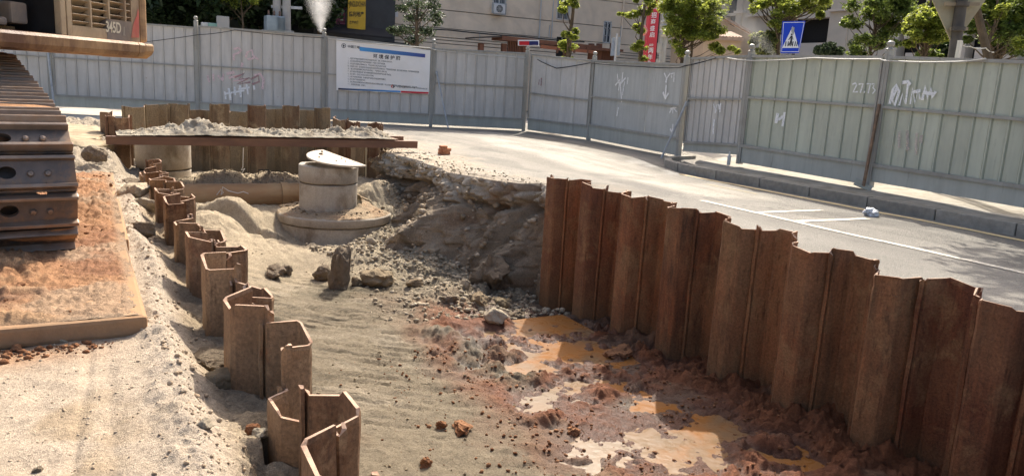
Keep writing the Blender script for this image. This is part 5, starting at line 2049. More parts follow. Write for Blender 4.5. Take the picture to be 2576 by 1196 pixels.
def grouser_mesh():
    b = MB()
    for y, h, w_ in ((-SP / 2 + .012, .05, .020), (SP / 2 - .018, .042, .018)):
        b.prism([(-w_, .014), (w_, .014), (w_ * .55, .014 + h), (-w_ * .55, .014 + h)], -SW / 2, SW / 2, 'x')
        for i in range(len(b.v) - 8, len(b.v)):
            x, yy, z = b.v[i]
            b.v[i] = (x, yy + y, z)
    return b.mesh('grouser', M_GROUSER, False, .004)


def bolt_mesh():
    b = MB()
    b.lathe([(.020, 0), (.020, .010), (.014, .018), (.002, .020)], n=10)
    return b.mesh('bolt', M_GROUSER, True)


ME_SHOE, ME_GR, ME_BOLT = shoe_mesh(), grouser_mesh(), bolt_mesh()
TRAD, TLEN, TTH = .405, 3.3, R(9.0)
# closed path of the track in the local y-z plane: small front idler, top run climbing to the rear
_pp = []
for k in range(0, 25):
    a = (math.pi - TTH) * k / 24
    _pp.append((TRAD - TRAD * math.sin(a), TRAD - TRAD * math.cos(a)))
_y0, _z0 = _pp[-1]
_pp.append((_y0 + 2.25 * math.cos(TTH), _z0 + 2.25 * math.sin(TTH)))
_y1, _z1 = _pp[-1]
_pp.append((_y1 + .9, _z1 + .01))
_rr = (_z1 + .01) / 2
for k in range(1, 20):
    a = math.pi * k / 20
    _pp.append((_y1 + .9 + _rr * math.sin(a), _rr + _rr * math.cos(a)))
_pp.append((_y1 + .9, 0.0))
_pp.append((TRAD, 0.0))
_pp = np.array(_pp)
_sl = np.concatenate([[0], np.cumsum(np.hypot(*np.diff(_pp, axis=0).T))])
per = _sl[-1]


def trk(s, inset=0.0):
    s = s % per
    i = min(len(_pp) - 2, max(0, int(np.searchsorted(_sl, s)) - 1))
    f = (s - _sl[i]) / max(1e-6, _sl[i + 1] - _sl[i])
    y, z = _pp[i] + (_pp[i + 1] - _pp[i]) * f
    s0, s1 = (s - .06) % per, (s + .06) % per
    p0 = [np.interp(s0, _sl, _pp[:, k]) for k in (0, 1)]
    p1 = [np.interp(s1, _sl, _pp[:, k]) for k in (0, 1)]
    t = Vector((0, p1[0] - p0[0], p1[1] - p0[1])).normalized()
    n_ = Vector((0, -t.z, t.y))
    return y - n_.y * inset, z - n_.z * inset, n_


n_sh = round(per / (SP + .022))
for i in range(n_sh):
    s = (i + .35) * per / n_sh
    y, z, nrm = trk(s)
    xa = Vector((1, 0, 0))
    ya = nrm.cross(xa)
    m_ = Matrix((xa, ya, nrm)).transposed().to_4x4()
    m_.translation = (0, y, z)
    m_ = TL @ m_ @ Matrix.Rotation(random.uniform(-.03, .03), 4, 'X')
    so = link('track_shoe', ME_SHOE, exc)
    so.matrix_local = m_
    link('grouser', ME_GR, so)
    if nrm.y < .2 and nrm.z > -.9:
        for bx, by in ((.12, -.01), (-.12, -.01), (.21, -.01), (-.21, -.01)):
            link('bolt', ME_BOLT, so, (bx, by, .015))
# mud on the shoes
for k, (x, sm, sz) in enumerate([(.02, 1.46, (.60, .26, .04)), (-.15, 1.16, (.24, .13, .06)), (.2, .35, (.3, .08, .03))]):
    v, f = rock_verts(3, 140 + k, .5, 4)
    y, z, nrm = trk(sm, -.03)
    xa = Vector((1, 0, 0)); m_ = Matrix((xa, nrm.cross(xa), nrm)).transposed().to_4x4(); m_.translation = (x, y, z)
    o = link('dried_mud', np_mesh('dried_mud', v * np.array(sz) * .62, f, M_MUDDRY, True), exc)
    o.matrix_local = TL @ m_
# chain links, idler, track frame
mb = MB(TL)
for k in range(46):
    s = (k + .5) / 46 * per
    y, z, nrm = trk(s, .07)
    for x in (-.12, .12): mb.box((x, y, z), (.05, .14, .09), (math.atan2(-nrm.y, nrm.z), 0, 0))
chn = mb.build('chain_links', M_SHOE, exc); chn['kind'] = 'stuff'
mb = MB(TL); mb.tube([(-.11, TRAD, TRAD), (.11, TRAD, TRAD)], .31, 28); mb.build('idler_wheel', M_SHOE, exc, smooth=True)
mb = MB(TL); mb.tube([(-.11, TRAD + TLEN, TRAD), (.11, TRAD + TLEN, TRAD)], .31, 20); mb.build('sprocket', M_SHOE, exc, smooth=True)
mb = MB(TL); mb.box((0, TRAD + TLEN / 2, TRAD), (.34, TLEN - .5, .42)); mb.build('track_frame', M_YEL, exc, bevel=.02)

# upper structure: local x runs along the flank towards its rear corner, y into the body, z up
ang = math.atan2(.787, .617)
U = Matrix.Translation((.50, 7.92, 0)) @ Matrix.Rotation(ang, 4, 'Z')
UL = Matrix.Translation(-EX_BASE) @ U
Ui = U.inverted()
_o = Ui @ Vector((0, 0, CZ))


def up(x, y):                                    # photo point on the flank plane -> (lx, z)
    d = Ui.to_3x3() @ ray(x, y)
    t = -_o.y / d.y
    p = _o + d * t
    return p.x, p.z


XL = -3.6
zb = up(180, 135)[1]                             # underside
zm = up(180, 93)[1]                              # top of the lower beam
X_CORNER = up(351, 60)[0]
X_END = up(367, 60)[0]
ZT = 2.75
# lower beam with rounded underside
hb = zm - zb
prof = [(.03, zm + .012), (-.035, zm + .004), (-.052, zm - .018), (-.048, zb + .05), (-.030, zb + .016), (.02, zb), (.40, zb), (.40, zm + .012)]
mb = MB(UL); mb.prism(prof, XL, up(338, 110)[0] - .004, 'x'); mb.build('lower_beam', M_BEAMY, exc)
mb = MB(UL); mb.prism([(y - .004, z) for y, z in prof], up(338, 110)[0], X_CORNER - .006, 'x'); mb.build('beam_end_piece', M_BEAMY, exc)
mb = MB(UL)
ecp = [(-.045, zm), (-.052, zm - .02), (-.052, zb + hb * .5), (-.03, zb + .03), (.02, zb - .004), (.40, zb - .004), (.40, zm)]
mb.prism(ecp, X_CORNER, X_END + .03, 'x'); mb.build('beam_corner', M_BEAMY, exc, bevel=.012)
# corner post of the rear
mb = MB(UL); mb.box(((X_CORNER + X_END) / 2 + .006, .14, (zm + ZT) / 2 + .004), (X_END - X_CORNER + .01, .30, ZT - zm)); mb.build('corner_post', M_YEL, exc, bevel=.03)
# flank pieces round the bay and the grille
xa0, _ = up(154, 50); xa1, _ = up(170, 50)
xg0, _ = up(181, 40); xg1, _ = up(330, 40)
zg0 = up(250, 72)[1]
zlab = up(300, 52)[1]
xlab = up(268, 60)[0]
seam = up(169, 60)[0]
zsill = up(80, 83)[1]
mb = MB(UL); mb.box(((xa0 + seam) / 2 - .003, .03, (zm + ZT) / 2 + .006), (seam - xa0 - .006, .06, ZT - zm)); mb.build('door_pillar', M_YEL2, exc, bevel=.01)
mb = MB(UL); mb.box(((seam + xg0) / 2 + .003, .03, (zm + ZT) / 2 + .006), (xg0 - seam - .004, .06, ZT - zm)); mb.build('grille_side', M_YEL2, exc, bevel=.004)
mb = MB(UL); mb.box(((xg0 + xlab) / 2, .03, (zm + zg0) / 2 + .004), (xlab - xg0, .06, zg0 - zm - .004)); mb.build('grille_sill', M_YEL2, exc)
mb = MB(UL); mb.box(((xlab + xg1) / 2, .028, (zm + zlab) / 2 + .004), (xg1 - xlab, .06, zlab - zm - .004)); lp = mb.build('number_panel', M_GREYP, exc)
mb = MB(UL); mb.box(((xg1 + X_CORNER) / 2, .03, (zm + ZT) / 2 + .004), (X_CORNER - xg1 - .004, .06, ZT - zm)); mb.build('rear_strip', M_YEL2, exc)
# red flash on the rear strip
def upw(lx, lz, off=-.004): return UL @ Vector((lx, off, lz))
fl = [up(329, 95), up(349, 95), up(349, 30), up(346, 22), (up(343, 40)[0], up(343, 40)[1]), up(334, 62)]
link('red_flash', np_mesh('red_flash', [tuple(upw(a, b_)) for a, b_ in fl], [list(range(len(fl)))], plain_mat('faded_red_film', rgb(190, 96, 84), .5, 0, .2, 6, .05, dirt=rgb(180, 140, 110), dirt_amt=.5)), exc)
me = text_mesh('345D', 1.0, 'LEFT', .95, .022, 'lettering', flat_mat('cream_film', rgb(214, 202, 176), .5), res=4)
p0, p1 = up(265, 55), up(304, 86)
co = [v.co.copy() for v in me.vertices]
x0, x1 = min(c.x for c in co), max(c.x for c in co)
y0, y1 = min(c.y for c in co), max(c.y for c in co)
zt_, zb_2 = up(284, 55)[1], up(284, 83)[1]
for v in me.vertices:
    lx = p0[0] + (v.co.x - x0) / (x1 - x0) * (p1[0] - p0[0])
    lz = zb_2 + (v.co.y - y0) / (y1 - y0) * (zt_ - zb_2)
    v.co = upw(lx, lz, -.004)
link('lettering', me, exc)
lw = [up(310, 68), up(313, 68), up(313, 88), up(316, 90), (up(309, 90))]
link('faded_letter', np_mesh('faded_letter', [tuple(upw(a, b_)) for a, b_ in lw], [list(range(5))], flat_mat('faded_film', rgb(150, 140, 126), .6)), exc)
# grille dividers and louvres
gr = link('grille', None, exc)
gb = MB(UL)
cols = [181, 226, 272, 313, 330]
cx = [up(c, 40)[0] for c in cols]
for j, c in enumerate(cx[1:-1]):
    zlo = zg0 if j == 0 else zlab
    gb.box((c, .012, (zlo + ZT) / 2), (.016, .05, ZT - zlo))
bpy.data.objects.remove(gr)
gr = gb.build('grille', M_YEL2, exc)
rowz = [up(250, y)[1] for y in (70, 53, 36, 18, 0, -18, -36, -54)]
dz = (rowz[3] - rowz[0]) / 3
for j in range(4):
    w_ = cx[j + 1] - cx[j] - .016
    for r_, k in ((zg0, 0),):
        pass
    z_ = (zg0 if j < 2 else zlab) + .012
    while z_ < ZT - .1:
        b = MB(UL @ Matrix.Translation(((cx[j] + cx[j + 1]) / 2, .050, z_)) @ Matrix.Rotation(R(-28), 4, 'X'))
        b.box((0, 0, 0), (w_, .11, .006))
        link('louvre', b.mesh('louvre', M_YEL2), gr)
        z_ += dz
# dark box behind grille and bay
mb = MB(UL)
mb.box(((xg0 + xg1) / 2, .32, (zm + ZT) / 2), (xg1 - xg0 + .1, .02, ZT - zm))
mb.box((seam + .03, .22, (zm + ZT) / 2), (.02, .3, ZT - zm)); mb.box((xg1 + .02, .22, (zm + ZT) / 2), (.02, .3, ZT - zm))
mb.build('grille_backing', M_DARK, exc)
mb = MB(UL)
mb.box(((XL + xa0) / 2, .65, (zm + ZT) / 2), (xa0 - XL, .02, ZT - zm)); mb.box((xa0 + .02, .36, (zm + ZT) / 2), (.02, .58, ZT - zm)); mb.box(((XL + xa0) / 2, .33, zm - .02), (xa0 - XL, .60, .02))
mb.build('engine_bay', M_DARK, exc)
mb = MB(UL); mb.box(((XL + xa0) / 2, .02, (zm + zsill) / 2 + .004), (xa0 - XL - .006, .05, zsill - zm)); mb.build('bay_sill', plain_mat('oily_sill', rgb(92, 56, 42), .5, 0, .3, 6, .2), exc, bevel=.006)
for (x, y, w_, h_, dy, mt, nm) in [(112, 36, .16, .16, .30, M_GREYP, 'engine_box'), (28, 46, .16, .13, .34, plain_mat('rusty_casting', rgb(128, 78, 48), .8, 0, .3, 10, .3), 'casting'), (85, 34, .08, .10, .42, M_YEL, 'valve'), (58, 55, .10, .06, .26, M_GREYP, 'filter')]:
    lx, lz = up(x, y)
    mb = MB(UL); mb.box((lx, dy, lz), (w_, .18, h_)); mb.build(nm, mt, exc, bevel=.02)
for k, pts in enumerate([[(40, -20), (60, 8), (78, 20), (100, 12), (118, -10)], [(0, 30), (40, 18), (70, 40), (120, 62), (140, 30)]]):
    mb = MB(UL); mb.tube([(up(x, y)[0], .2 + .05 * i, up(x, y)[1]) for i, (x, y) in enumerate(pts)], .022, 8)
    mb.build('hose', plain_mat('grey_hose', rgb(112, 112, 112), .4, 0, .1) if k == 0 else M_BLACK, exc, smooth=True)
# body block, roof, counterweight, deck, turntable
mb = MB(UL); mb.box(((XL + X_END) / 2, 1.45, (zm + ZT) / 2), (X_END - XL - .02, 1.55, ZT - zm - .02)); mb.build('body', M_YEL, exc, bevel=.04)
mb = MB(UL); mb.box(((XL + X_END) / 2, 1.12, ZT + .03), (X_END - XL, 2.3, .06)); mb.build('hood', M_YEL, exc, bevel=.02)
mb = MB(UL); mb.box(((XL + X_END) / 2, 1.32, zb + .10), (X_END - XL, 1.8, .16)); mb.build('deck', M_YEL, exc)
mb = MB(UL); mb.tube([(-2.2, 1.4, .78), (-2.2, 1.4, zb + .05)], .62, 32); mb.build('turntable', M_DARK, exc, smooth=True)
mb = MB(UL); mb.box((-2.2, 1.4, .62), (1.5, 1.5, .34)); mb.build('undercarriage', M_DARK, exc, bevel=.05)
# ------------------------------------------------------------------ foliage
LEAFQ = np.array([(-.5, 0, 0), (-.1, -.24, .06), (.5, 0, -.04), (-.1, .24, .06)])


def leaves_mesh(name, centres, radii, counts, size, mat, seed, flat=.8, droop=.2):
    rr = np.random.default_rng(seed)
    C = []
    for c, r_, n in zip(centres, radii, counts):
        d = rr.normal(size=(n, 3))
        d /= np.linalg.norm(d, axis=1)[:, None]
        rad = r_ * 1.45 * rr.random(n)[:, None] ** .62
        p = d * rad * np.array([rr.uniform(.8, 1.35), rr.uniform(.8, 1.35), flat * rr.uniform(.65, 1.2)])
        keep = fbm3(p + np.array(c), 2.6 / max(.25, r_), 3, seed % 7) > -.12
        C.append((p + np.array(c))[keep])
    C = np.concatenate(C)
    n = len(C)
    yaw, pit, rol = rr.uniform(0, 6.28, n), rr.normal(-droop, .45, n), rr.normal(0, .6, n)
    cy, sy, cp, sp, cr, sr = np.cos(yaw), np.sin(yaw), np.cos(pit), np.sin(pit), np.cos(rol), np.sin(rol)
    ax = np.stack([cy * cp, sy * cp, sp], 1)
    ay = np.stack([-sy * cr + cy * sp * sr, cy * cr + sy * sp * sr, -cp * sr], 1)
    az = np.cross(ax, ay)
    s = size * rr.uniform(.6, 1.35, n)[:, None]
    V = np.stack([C + (ax * q[0] + ay * q[1] + az * q[2]) * s for q in LEAFQ], 1).reshape(-1, 3)
    F = np.arange(n * 4).reshape(n, 4)
    return np_mesh(name, V, F, mat)


M_BARK = plain_mat('bark', rgb(92, 80, 66), .9, 0, .3, 9, .6, .01, .2)
M_LEAF_Y = leaf_mat('bright_leaf', (.13, .165, .032), .55, (.48, .54, .09))
M_LEAF_G = leaf_mat('mid_leaf', (.080, .12, .030), .5, (.30, .38, .075))
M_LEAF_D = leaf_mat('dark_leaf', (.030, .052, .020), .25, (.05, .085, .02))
M_LEAF_T = leaf_mat('grey_green_leaf', (.060, .085, .045), .35, (.12, .17, .07))


def tree(name, label, cat, base_px, depth, top_px, clumps, leaf, mat, seed, group=None, per=260, trunk_r=.09, zspread=.5, twigs=True, bend=0.0, dens=1.0):
    """clumps: (x, y, radius in photo px); built round their own depth with a depth spread of their own"""
    rr = random.Random(seed)
    B = atd(*base_px, depth)
    B.z = -.1
    T = atd(*top_px, depth)
    t = thing(name, label, cat, B, group)
    mb = MB()
    path = [Vector((0, 0, 0))]
    TT = T - B
    for k in range(1, 7):
        f = k / 6
        path.append(TT * f + Vector((rr.uniform(-.06, .06), rr.uniform(-.06, .06), 0)) + Vector((math.sin(f * 3.1) * bend, 0, 0)))
    mb.tube(path, [trunk_r * (1.25 - .9 * k / 6) for k in range(7)], 8)
    cen, rad, cnt = [], [], []
    k_ = depth / F_PX
    for (x, y, r_) in clumps:
        d2 = depth + rr.uniform(-zspread, zspread)
        c = atd(x, y, d2) - B
        cen.append(c)
        rad.append(r_ * k_)
        cnt.append(int(per * dens * max(.3, (r_ * k_ / .8) ** 2) * 6.5))
        if twigs:
            f = min(.95, max(.15, (c.z - r_ * k_ * .5) / max(.1, TT.z)))
            p0 = TT * (f * .85)
            mid = p0.lerp(c, .5) + Vector((rr.uniform(-.1, .1), rr.uniform(-.1, .1), -.05))
            mb.tube([p0, mid, c], [trunk_r * .26, trunk_r * .16, trunk_r * .06], 5)
    mb.build('trunk', M_BARK, t, smooth=True)
    me = leaves_mesh('crown', [tuple(c) for c in cen], rad, cnt, leaf, mat, seed)
    link('crown', me, t)
    return t


def blob_clumps(cx, cy, w_, h_, n, r0, r1, seed):
    rr = random.Random(seed)
    out = []
    while len(out) < n:
        x, y = rr.uniform(-1, 1), rr.uniform(-1, 1)
        if x * x + y * y < 1: out.append((cx + x * w_, cy + y * h_, rr.uniform(r0, r1)))
    return out


# dark street trees on the left
GD = 'dark street trees beyond the left fence'
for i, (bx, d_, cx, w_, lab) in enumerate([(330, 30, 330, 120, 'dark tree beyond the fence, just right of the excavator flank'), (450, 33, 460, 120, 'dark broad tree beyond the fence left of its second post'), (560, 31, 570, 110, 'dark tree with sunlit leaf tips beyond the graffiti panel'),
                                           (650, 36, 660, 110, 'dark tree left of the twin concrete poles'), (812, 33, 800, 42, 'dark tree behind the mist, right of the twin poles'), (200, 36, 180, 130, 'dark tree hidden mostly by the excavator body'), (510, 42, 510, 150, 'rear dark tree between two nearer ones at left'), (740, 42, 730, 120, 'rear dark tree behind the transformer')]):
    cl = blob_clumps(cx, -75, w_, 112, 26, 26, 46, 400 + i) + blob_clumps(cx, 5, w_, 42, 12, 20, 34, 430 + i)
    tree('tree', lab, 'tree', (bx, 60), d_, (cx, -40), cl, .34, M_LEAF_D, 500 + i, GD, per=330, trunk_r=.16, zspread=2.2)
tr_ = tree('tree', 'few bright leaves hanging in front of the dark trees at top left', 'tree', (612, 60), 29, (605, -40), [(560, 0, 12), (590, 4, 13), (620, -2, 14), (605, 12, 8), (640, 4, 10), (575, -12, 12), (655, -8, 12)], .13, M_LEAF_Y, 511, None, per=110, trunk_r=.06)

# dark shop front under the trees
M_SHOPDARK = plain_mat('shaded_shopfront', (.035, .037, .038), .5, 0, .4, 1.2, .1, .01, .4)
M_SHOPGREY = plain_mat('shop_wall', (.13, .125, .12), .8, 0, .2, 2, .1)
shop_o = aty(640, 60, 44)
shop = thing('shop_row', 'low dark shop row behind the street trees on the left', 'building', (shop_o.x, 44, -.1))
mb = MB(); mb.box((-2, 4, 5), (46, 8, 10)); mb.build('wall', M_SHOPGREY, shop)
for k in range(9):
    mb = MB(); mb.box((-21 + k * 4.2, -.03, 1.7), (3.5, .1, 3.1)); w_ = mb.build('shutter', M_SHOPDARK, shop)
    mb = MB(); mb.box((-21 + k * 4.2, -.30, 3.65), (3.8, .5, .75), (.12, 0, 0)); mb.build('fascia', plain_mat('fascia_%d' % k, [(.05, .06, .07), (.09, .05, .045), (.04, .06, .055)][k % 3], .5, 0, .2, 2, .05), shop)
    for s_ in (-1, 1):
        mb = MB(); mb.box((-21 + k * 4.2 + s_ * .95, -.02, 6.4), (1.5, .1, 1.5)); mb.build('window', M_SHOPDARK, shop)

# small pale things glimpsed under the trees: parked scooters' screens and boxes would be guesses, so only posts are built
for i, (x, y0, y1, w_, col, lab) in enumerate([(525, 58, 74, .12, (.45, .46, .45), 'pale box on a post beyond the graffiti panel, leftmost'), (545, 60, 75, .14, (.18, .32, .28), 'small green cabinet beyond the graffiti panel'), (561, 42, 76, .10, (.30, .30, .29), 'grey leaning post stub beyond the graffiti panel')]):
    p = atd(x, y1, 27); q_ = atd(x, y0, 27)
    o = thing('street_cabinet' if i < 2 else 'post_stub', lab, 'cabinet' if i < 2 else 'post', (p.x, p.y, -.1))
    mb = MB(); mb.box((0, 0, (q_.z + .1) / 2 - .1), (.05, .05, q_.z + .1 - .2)); mb.build('stem', M_GALV, o)
    mb = MB(); mb.box((0, 0, (p.z + q_.z) / 2 + .1), (w_ * 4, .25, max(.15, q_.z - p.z))); mb.build('housing', flat_mat('housing_paint_%d' % i, col, .6), o, bevel=.02)

# twin concrete poles with a transformer
M_POLE = plain_mat('pole_concrete', (.34, .33, .31), .85, 0, .15, 3, .2)
M_TRAFO = plain_mat('transformer_paint', (.24, .29, .32), .5, 0, .15, 4, .1)
dp = 29
pb = atd(722, 78, dp); pb.z = -.1
pole = thing('utility_pole', 'twin concrete utility poles carrying a transformer, beyond the fence', 'utility pole', pb)
for x in (697, 721):
    q_ = atd(x, 40, dp) - pb
    mb = MB(); mb.tube([(q_.x, q_.y, 0), (q_.x, q_.y, 9)], [.17, .13], 14); mb.build('pole', M_POLE, pole, smooth=True)
a_, b_ = atd(683, 17, dp) - pb, atd(760, 21, dp) - pb
mb = MB(); mb.bar(a_, b_, .10, .10); mb.build('crossarm', M_GALV, pole)
a_, b_ = atd(664, 80, dp) - pb, atd(735, 82, dp) - pb
mb = MB(); mb.bar(a_, b_, .5, .12); mb.build('platform', M_GALV, pole)
c = atd(690, 60, dp - .4) - pb
mb = MB(); mb.box(c, (.66, .55, .54)); tf = mb.build('transformer', M_TRAFO, pole, bevel=.03)
for k in range(7):
    mb = MB(); mb.box((c.x + .05 + k * .045, c.y - .31, c.z), (.014, .08, .46)); mb.build('fin', M_TRAFO, tf)
for k in range(3):
    mb = MB(); mb.lathe([(.05, 0), (.03, .04), (.05, .07), (.03, .11), (.045, .14), (.02, .2)], (c.x - .2 + k * .2, c.y, c.z + .27), 10, True, True); mb.build('insulator', flat_mat('brown_glaze', (.16, .10, .07), .3), tf, smooth=True)

# ------------------------------------------------------------------ signs of the corner shop
def sign_quad(name, label, cat, px4, Y, mat, thick=.12, group=None):
    """upright sign box whose front face has the four photo corners (tl, tr, br, bl), on the plane Y"""
    pts = [aty(x, y, Y) for x, y in px4]
    o = pts[3].copy()
    t = thing(name, label, cat, o, group)
    mb = MB()
    n = Vector((0, 1, 0)) * thick
    ps = [p - o for p in pts]
    mb.add(ps + [p + n for p in ps], [(3, 2, 1, 0), (4, 5, 6, 7), (0, 1, 5, 4), (1, 2, 6, 5), (2, 3, 7, 6), (3, 0, 4, 7)])
    mb.build('panel', mat, t)
    return t, ps


def sign_text(t, ps, txt, fx, fy, wf, hf, mat, off=-.012, res=2, bold=0.0):
    """lettering filling the box (fx, fy, wf, hf) given in fractions of the sign"""
    me = text_mesh(txt, 1.0, 'LEFT', 1.0, bold, 'lettering', mat, res=res)
    co = np.array([v.co[:] for v in me.vertices])
    lo, hi = co.min(0), co.max(0)
    tl, tr, br, bl = ps
    for v in me.vertices:
        a = fx + (v.co.x - lo[0]) / max(1e-6, hi[0] - lo[0]) * wf
        b = fy + (hi[1] - v.co.y) / max(1e-6, hi[1] - lo[1]) * hf
        p = tl * (1 - a) * (1 - b) + tr * a * (1 - b) + br * a * b + bl * (1 - a) * b
        v.co = p + Vector((0, off, 0))
    return link('lettering', me, t)


M_SIGNY = plain_mat('yellow_sign', rgb(196, 160, 48), .6, 0, .12, 3, .05)
t_, ps = sign_quad('shop_sign', 'yellow shop sign with dark capitals beyond the fence left of the beige building', 'shop sign', [(877, -40), (921, -40), (919, 75), (874, 75)], 34, M_SIGNY)
M_SIGNINK = flat_mat('sign_ink', (.03, .03, .025), .6)
sign_text(t_, ps, 'JINGLIDICHAN', .06, .38, .92, .155, M_SIGNINK, bold=.01)
sign_text(t_, ps, '精利地产', .06, .60, .84, .12, M_SIGNINK, bold=.02)
sign_text(t_, ps, '房产中介', .10, .80, .50, .085, M_SIGNINK, bold=.02)
t_, ps = sign_quad('shop_sign', 'purple red shop sign at the left of the yellow one', 'shop sign', [(838, 14), (868, 12), (868, 76), (836, 76)], 34.6, plain_mat('purple_sign', rgb(116, 56, 82), .6, 0, .2, 4, .05))
for k in range(3):
    mb = MB(); p = ps[3].lerp(ps[0], .25 + .22 * k); q_ = ps[2].lerp(ps[1], .25 + .22 * k)
    mb.bar(p + Vector((0, -.02, 0)), q_ + Vector((0, -.02, 0)), .02, .03); mb.build('trim', flat_mat('trim_paint_%d' % k, rgb(150, 90, 120), .6), t_)
p0 = aty(900, 90, 35)
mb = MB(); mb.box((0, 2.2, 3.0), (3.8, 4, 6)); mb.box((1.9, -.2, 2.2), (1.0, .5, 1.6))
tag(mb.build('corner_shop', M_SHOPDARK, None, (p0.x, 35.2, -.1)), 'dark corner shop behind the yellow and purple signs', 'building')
p0 = aty(893, 76, 33.3)
mb = MB(); mb.add([(-1.5, 0, 0), (1.7, 0, -.05), (1.7, 1.2, .35), (-1.5, 1.2, .4), (-1.5, 0, -.08), (1.7, 0, -.13), (1.7, 1.2, .27), (-1.5, 1.2, .32)], [(0, 1, 2, 3), (7, 6, 5, 4), (0, 4, 5, 1), (1, 5, 6, 2), (2, 6, 7, 3), (3, 7, 4, 0)])
tag(mb.build('awning', flat_mat('black_canvas', (.02, .02, .022), .8), None, p0 + Vector((0, 0, -.12))), 'black awning under the yellow shop sign', 'awning')

# ------------------------------------------------------------------ beige building with grooved wall
BY = 37.0
M_BEIGE = plain_mat('beige_render', (.74, .61, .46), .9, 0, .07, 1.2, .15, .006, .2, dirt=(.44, .36, .27), dirt_amt=.35)
M_GROOVE = flat_mat('groove_shadow_gap', (.10, .085, .07), .9)
M_GLASS = plain_mat('window_glass', (.03, .045, .06), .12, 0, .2, 3, 0, .001, .5)
M_FRAMEW = flat_mat('white_frame', (.62, .62, .60), .5)
M_GRILLE = flat_mat('pale_grille', (.5, .5, .48), .5)
bl = aty(952, 60, BY); br_ = aty(1800, 60, BY)
bld = thing('beige_building', 'beige rendered building with horizontal grooves and few windows, beyond the fence', 'building', (bl.x, BY, -.1))
Wb = br_.x - bl.x
mb = MB(); mb.box((Wb / 2, 5.1, 6.5), (Wb - .05, 10, 13)); mb.build('core', M_GROOVE, bld)
gz_l = sorted(aty(x, y, BY).z + .1 for x, y in ((1388, 54), (1459, 103), (1266, 114), (1500, 127), (1500, 141), (1500, 0)))
edges = [0] + gz_l + [gz_l[-1] + 1.1, gz_l[-1] + 2.2, gz_l[-1] + 3.3, 13]
# openings cut out of the courses: (x0, x1, z0, z1)
def opx(x0, y0, x1, y1):
    a_, b_ = aty(x0, y1, BY), aty(x1, y0, BY)
    return (a_.x - bl.x, b_.x - bl.x, a_.z + .1, b_.z + .1)


WINS = [(opx(1396, -8, 1432, 49), 'grille', 'barred window'), (opx(1512, 55, 1536, 108), 'ornate', None), (opx(1236, -22, 1272, 10), 'grille', None), (opx(1394, 96, 1434, 152), 'dark', None)]
for i in range(len(edges) - 1):
    z0, z1 = edges[i] + .018, edges[i + 1] - .018
    if z1 - z0 < .05: continue
    cuts = sorted([w_[0] for w_ in WINS if w_[0][2] < z1 and w_[0][3] > z0])
    mb = MB()
    x = 0.0
    for (a, b, c0, c1) in cuts:
        mb.box(((x + a) / 2, -.01, (z0 + z1) / 2), (a - x, .24, z1 - z0))
        if c0 > z0 + .01: mb.box(((a + b) / 2, -.01, (z0 + c0) / 2), (b - a, .238, c0 - z0))
        if c1 < z1 - .01: mb.box(((a + b) / 2, -.01, (c1 + z1) / 2), (b - a, .238, z1 - c1))
        x = b
    mb.box(((x + Wb) / 2, -.01, (z0 + z1) / 2), (Wb - x, .24, z1 - z0))
    mb.build('wall_course', M_BEIGE, bld)
for (a, b, z0, z1), kind, lb in WINS:
    mb = MB(); mb.box(((a + b) / 2, -.02, (z0 + z1) / 2), (b - a, .02, z1 - z0))
    wn = mb.build('window', M_GLASS if kind != 'dark' else M_DARK, bld)
    if kind == 'dark': continue
    mb = MB()
    for s_, c, sz in (('l', (a + .03, -.09, (z0 + z1) / 2), (.06, .06, z1 - z0)), ('r', (b - .03, -.09, (z0 + z1) / 2), (.06, .06, z1 - z0)), ('m', ((a + b) / 2, -.09, (z0 + z1) / 2), (.05, .05, z1 - z0)), ('b', ((a + b) / 2, -.09, z0 + .03), (b - a, .06, .06)), ('t', ((a + b) / 2, -.09, z1 - .03), (b - a, .06, .06))):
        mb.box(c, sz)
    mb.build('frame', M_FRAMEW, wn)
    mb = MB()
    if kind == 'grille':
        n = 9
        for k in range(n): mb.tube([(a + (b - a) * (k + .5) / n, -.20, z0 - .02), (a + (b - a) * (k + .5) / n, -.20, z1)], .012, 5)
        for f in (.02, .35, .68): mb.box(((a + b) / 2, -.2, z0 + (z1 - z0) * f), (b - a, .02, .03))
    else:
        for k in range(3): mb.tube([(a + (b - a) * (k + .5) / 3, -.16, z0), (a + (b - a) * (k + .5) / 3, -.16, z1)], .014, 5)
        for sgn in (.25, .75):
            cxm = a + (b - a) * sgn
            mb.tube([(cxm + .13 * math.cos(t), -.16, z1 - .25 + .13 * math.sin(t)) for t in np.linspace(0, 6.28, 12)], .012, 5)
            mb.tube([(cxm + .09 * math.cos(t), -.16, z0 + .6 + .22 * math.sin(t)) for t in np.linspace(0, 6.28, 12)], .012, 5)
    mb.build('grille', M_GRILLE, wn)
# wall pipes
for i, (x, y0, y1, w_) in enumerate([(1363, -20, 100, .07), (1056, -20, 122, .11), (1207, 82, 101, .05), (1383, 64, 96, .05), (1415, 82, 99, .05), (1563, 66, 112, .05), (1394, -20, 98, .06), (1048, 80, 112, .05), (1572, -20, 96, .12), (955, -10, 108, .06)]):
    a_, b_ = aty(x, y0, BY - .22), aty(x, y1, BY - .22)
    mb = MB(); mb.tube([(a_.x - bl.x, -.22, a_.z + .1), (a_.x - bl.x, -.22, b_.z + .1)], w_ / 2, 8)
    mb.build('drain_pipe', M_BEIGE if w_ > .1 else M_GRILLE, bld)
pl_ = aty(993, 36, BY - .16)
mb = MB(); mb.box((pl_.x - bl.x, -.15, pl_.z + .1), (.34, .03, .26)); mb.build('wall_plate', flat_mat('white_plate', (.66, .64, .62), .6), bld)
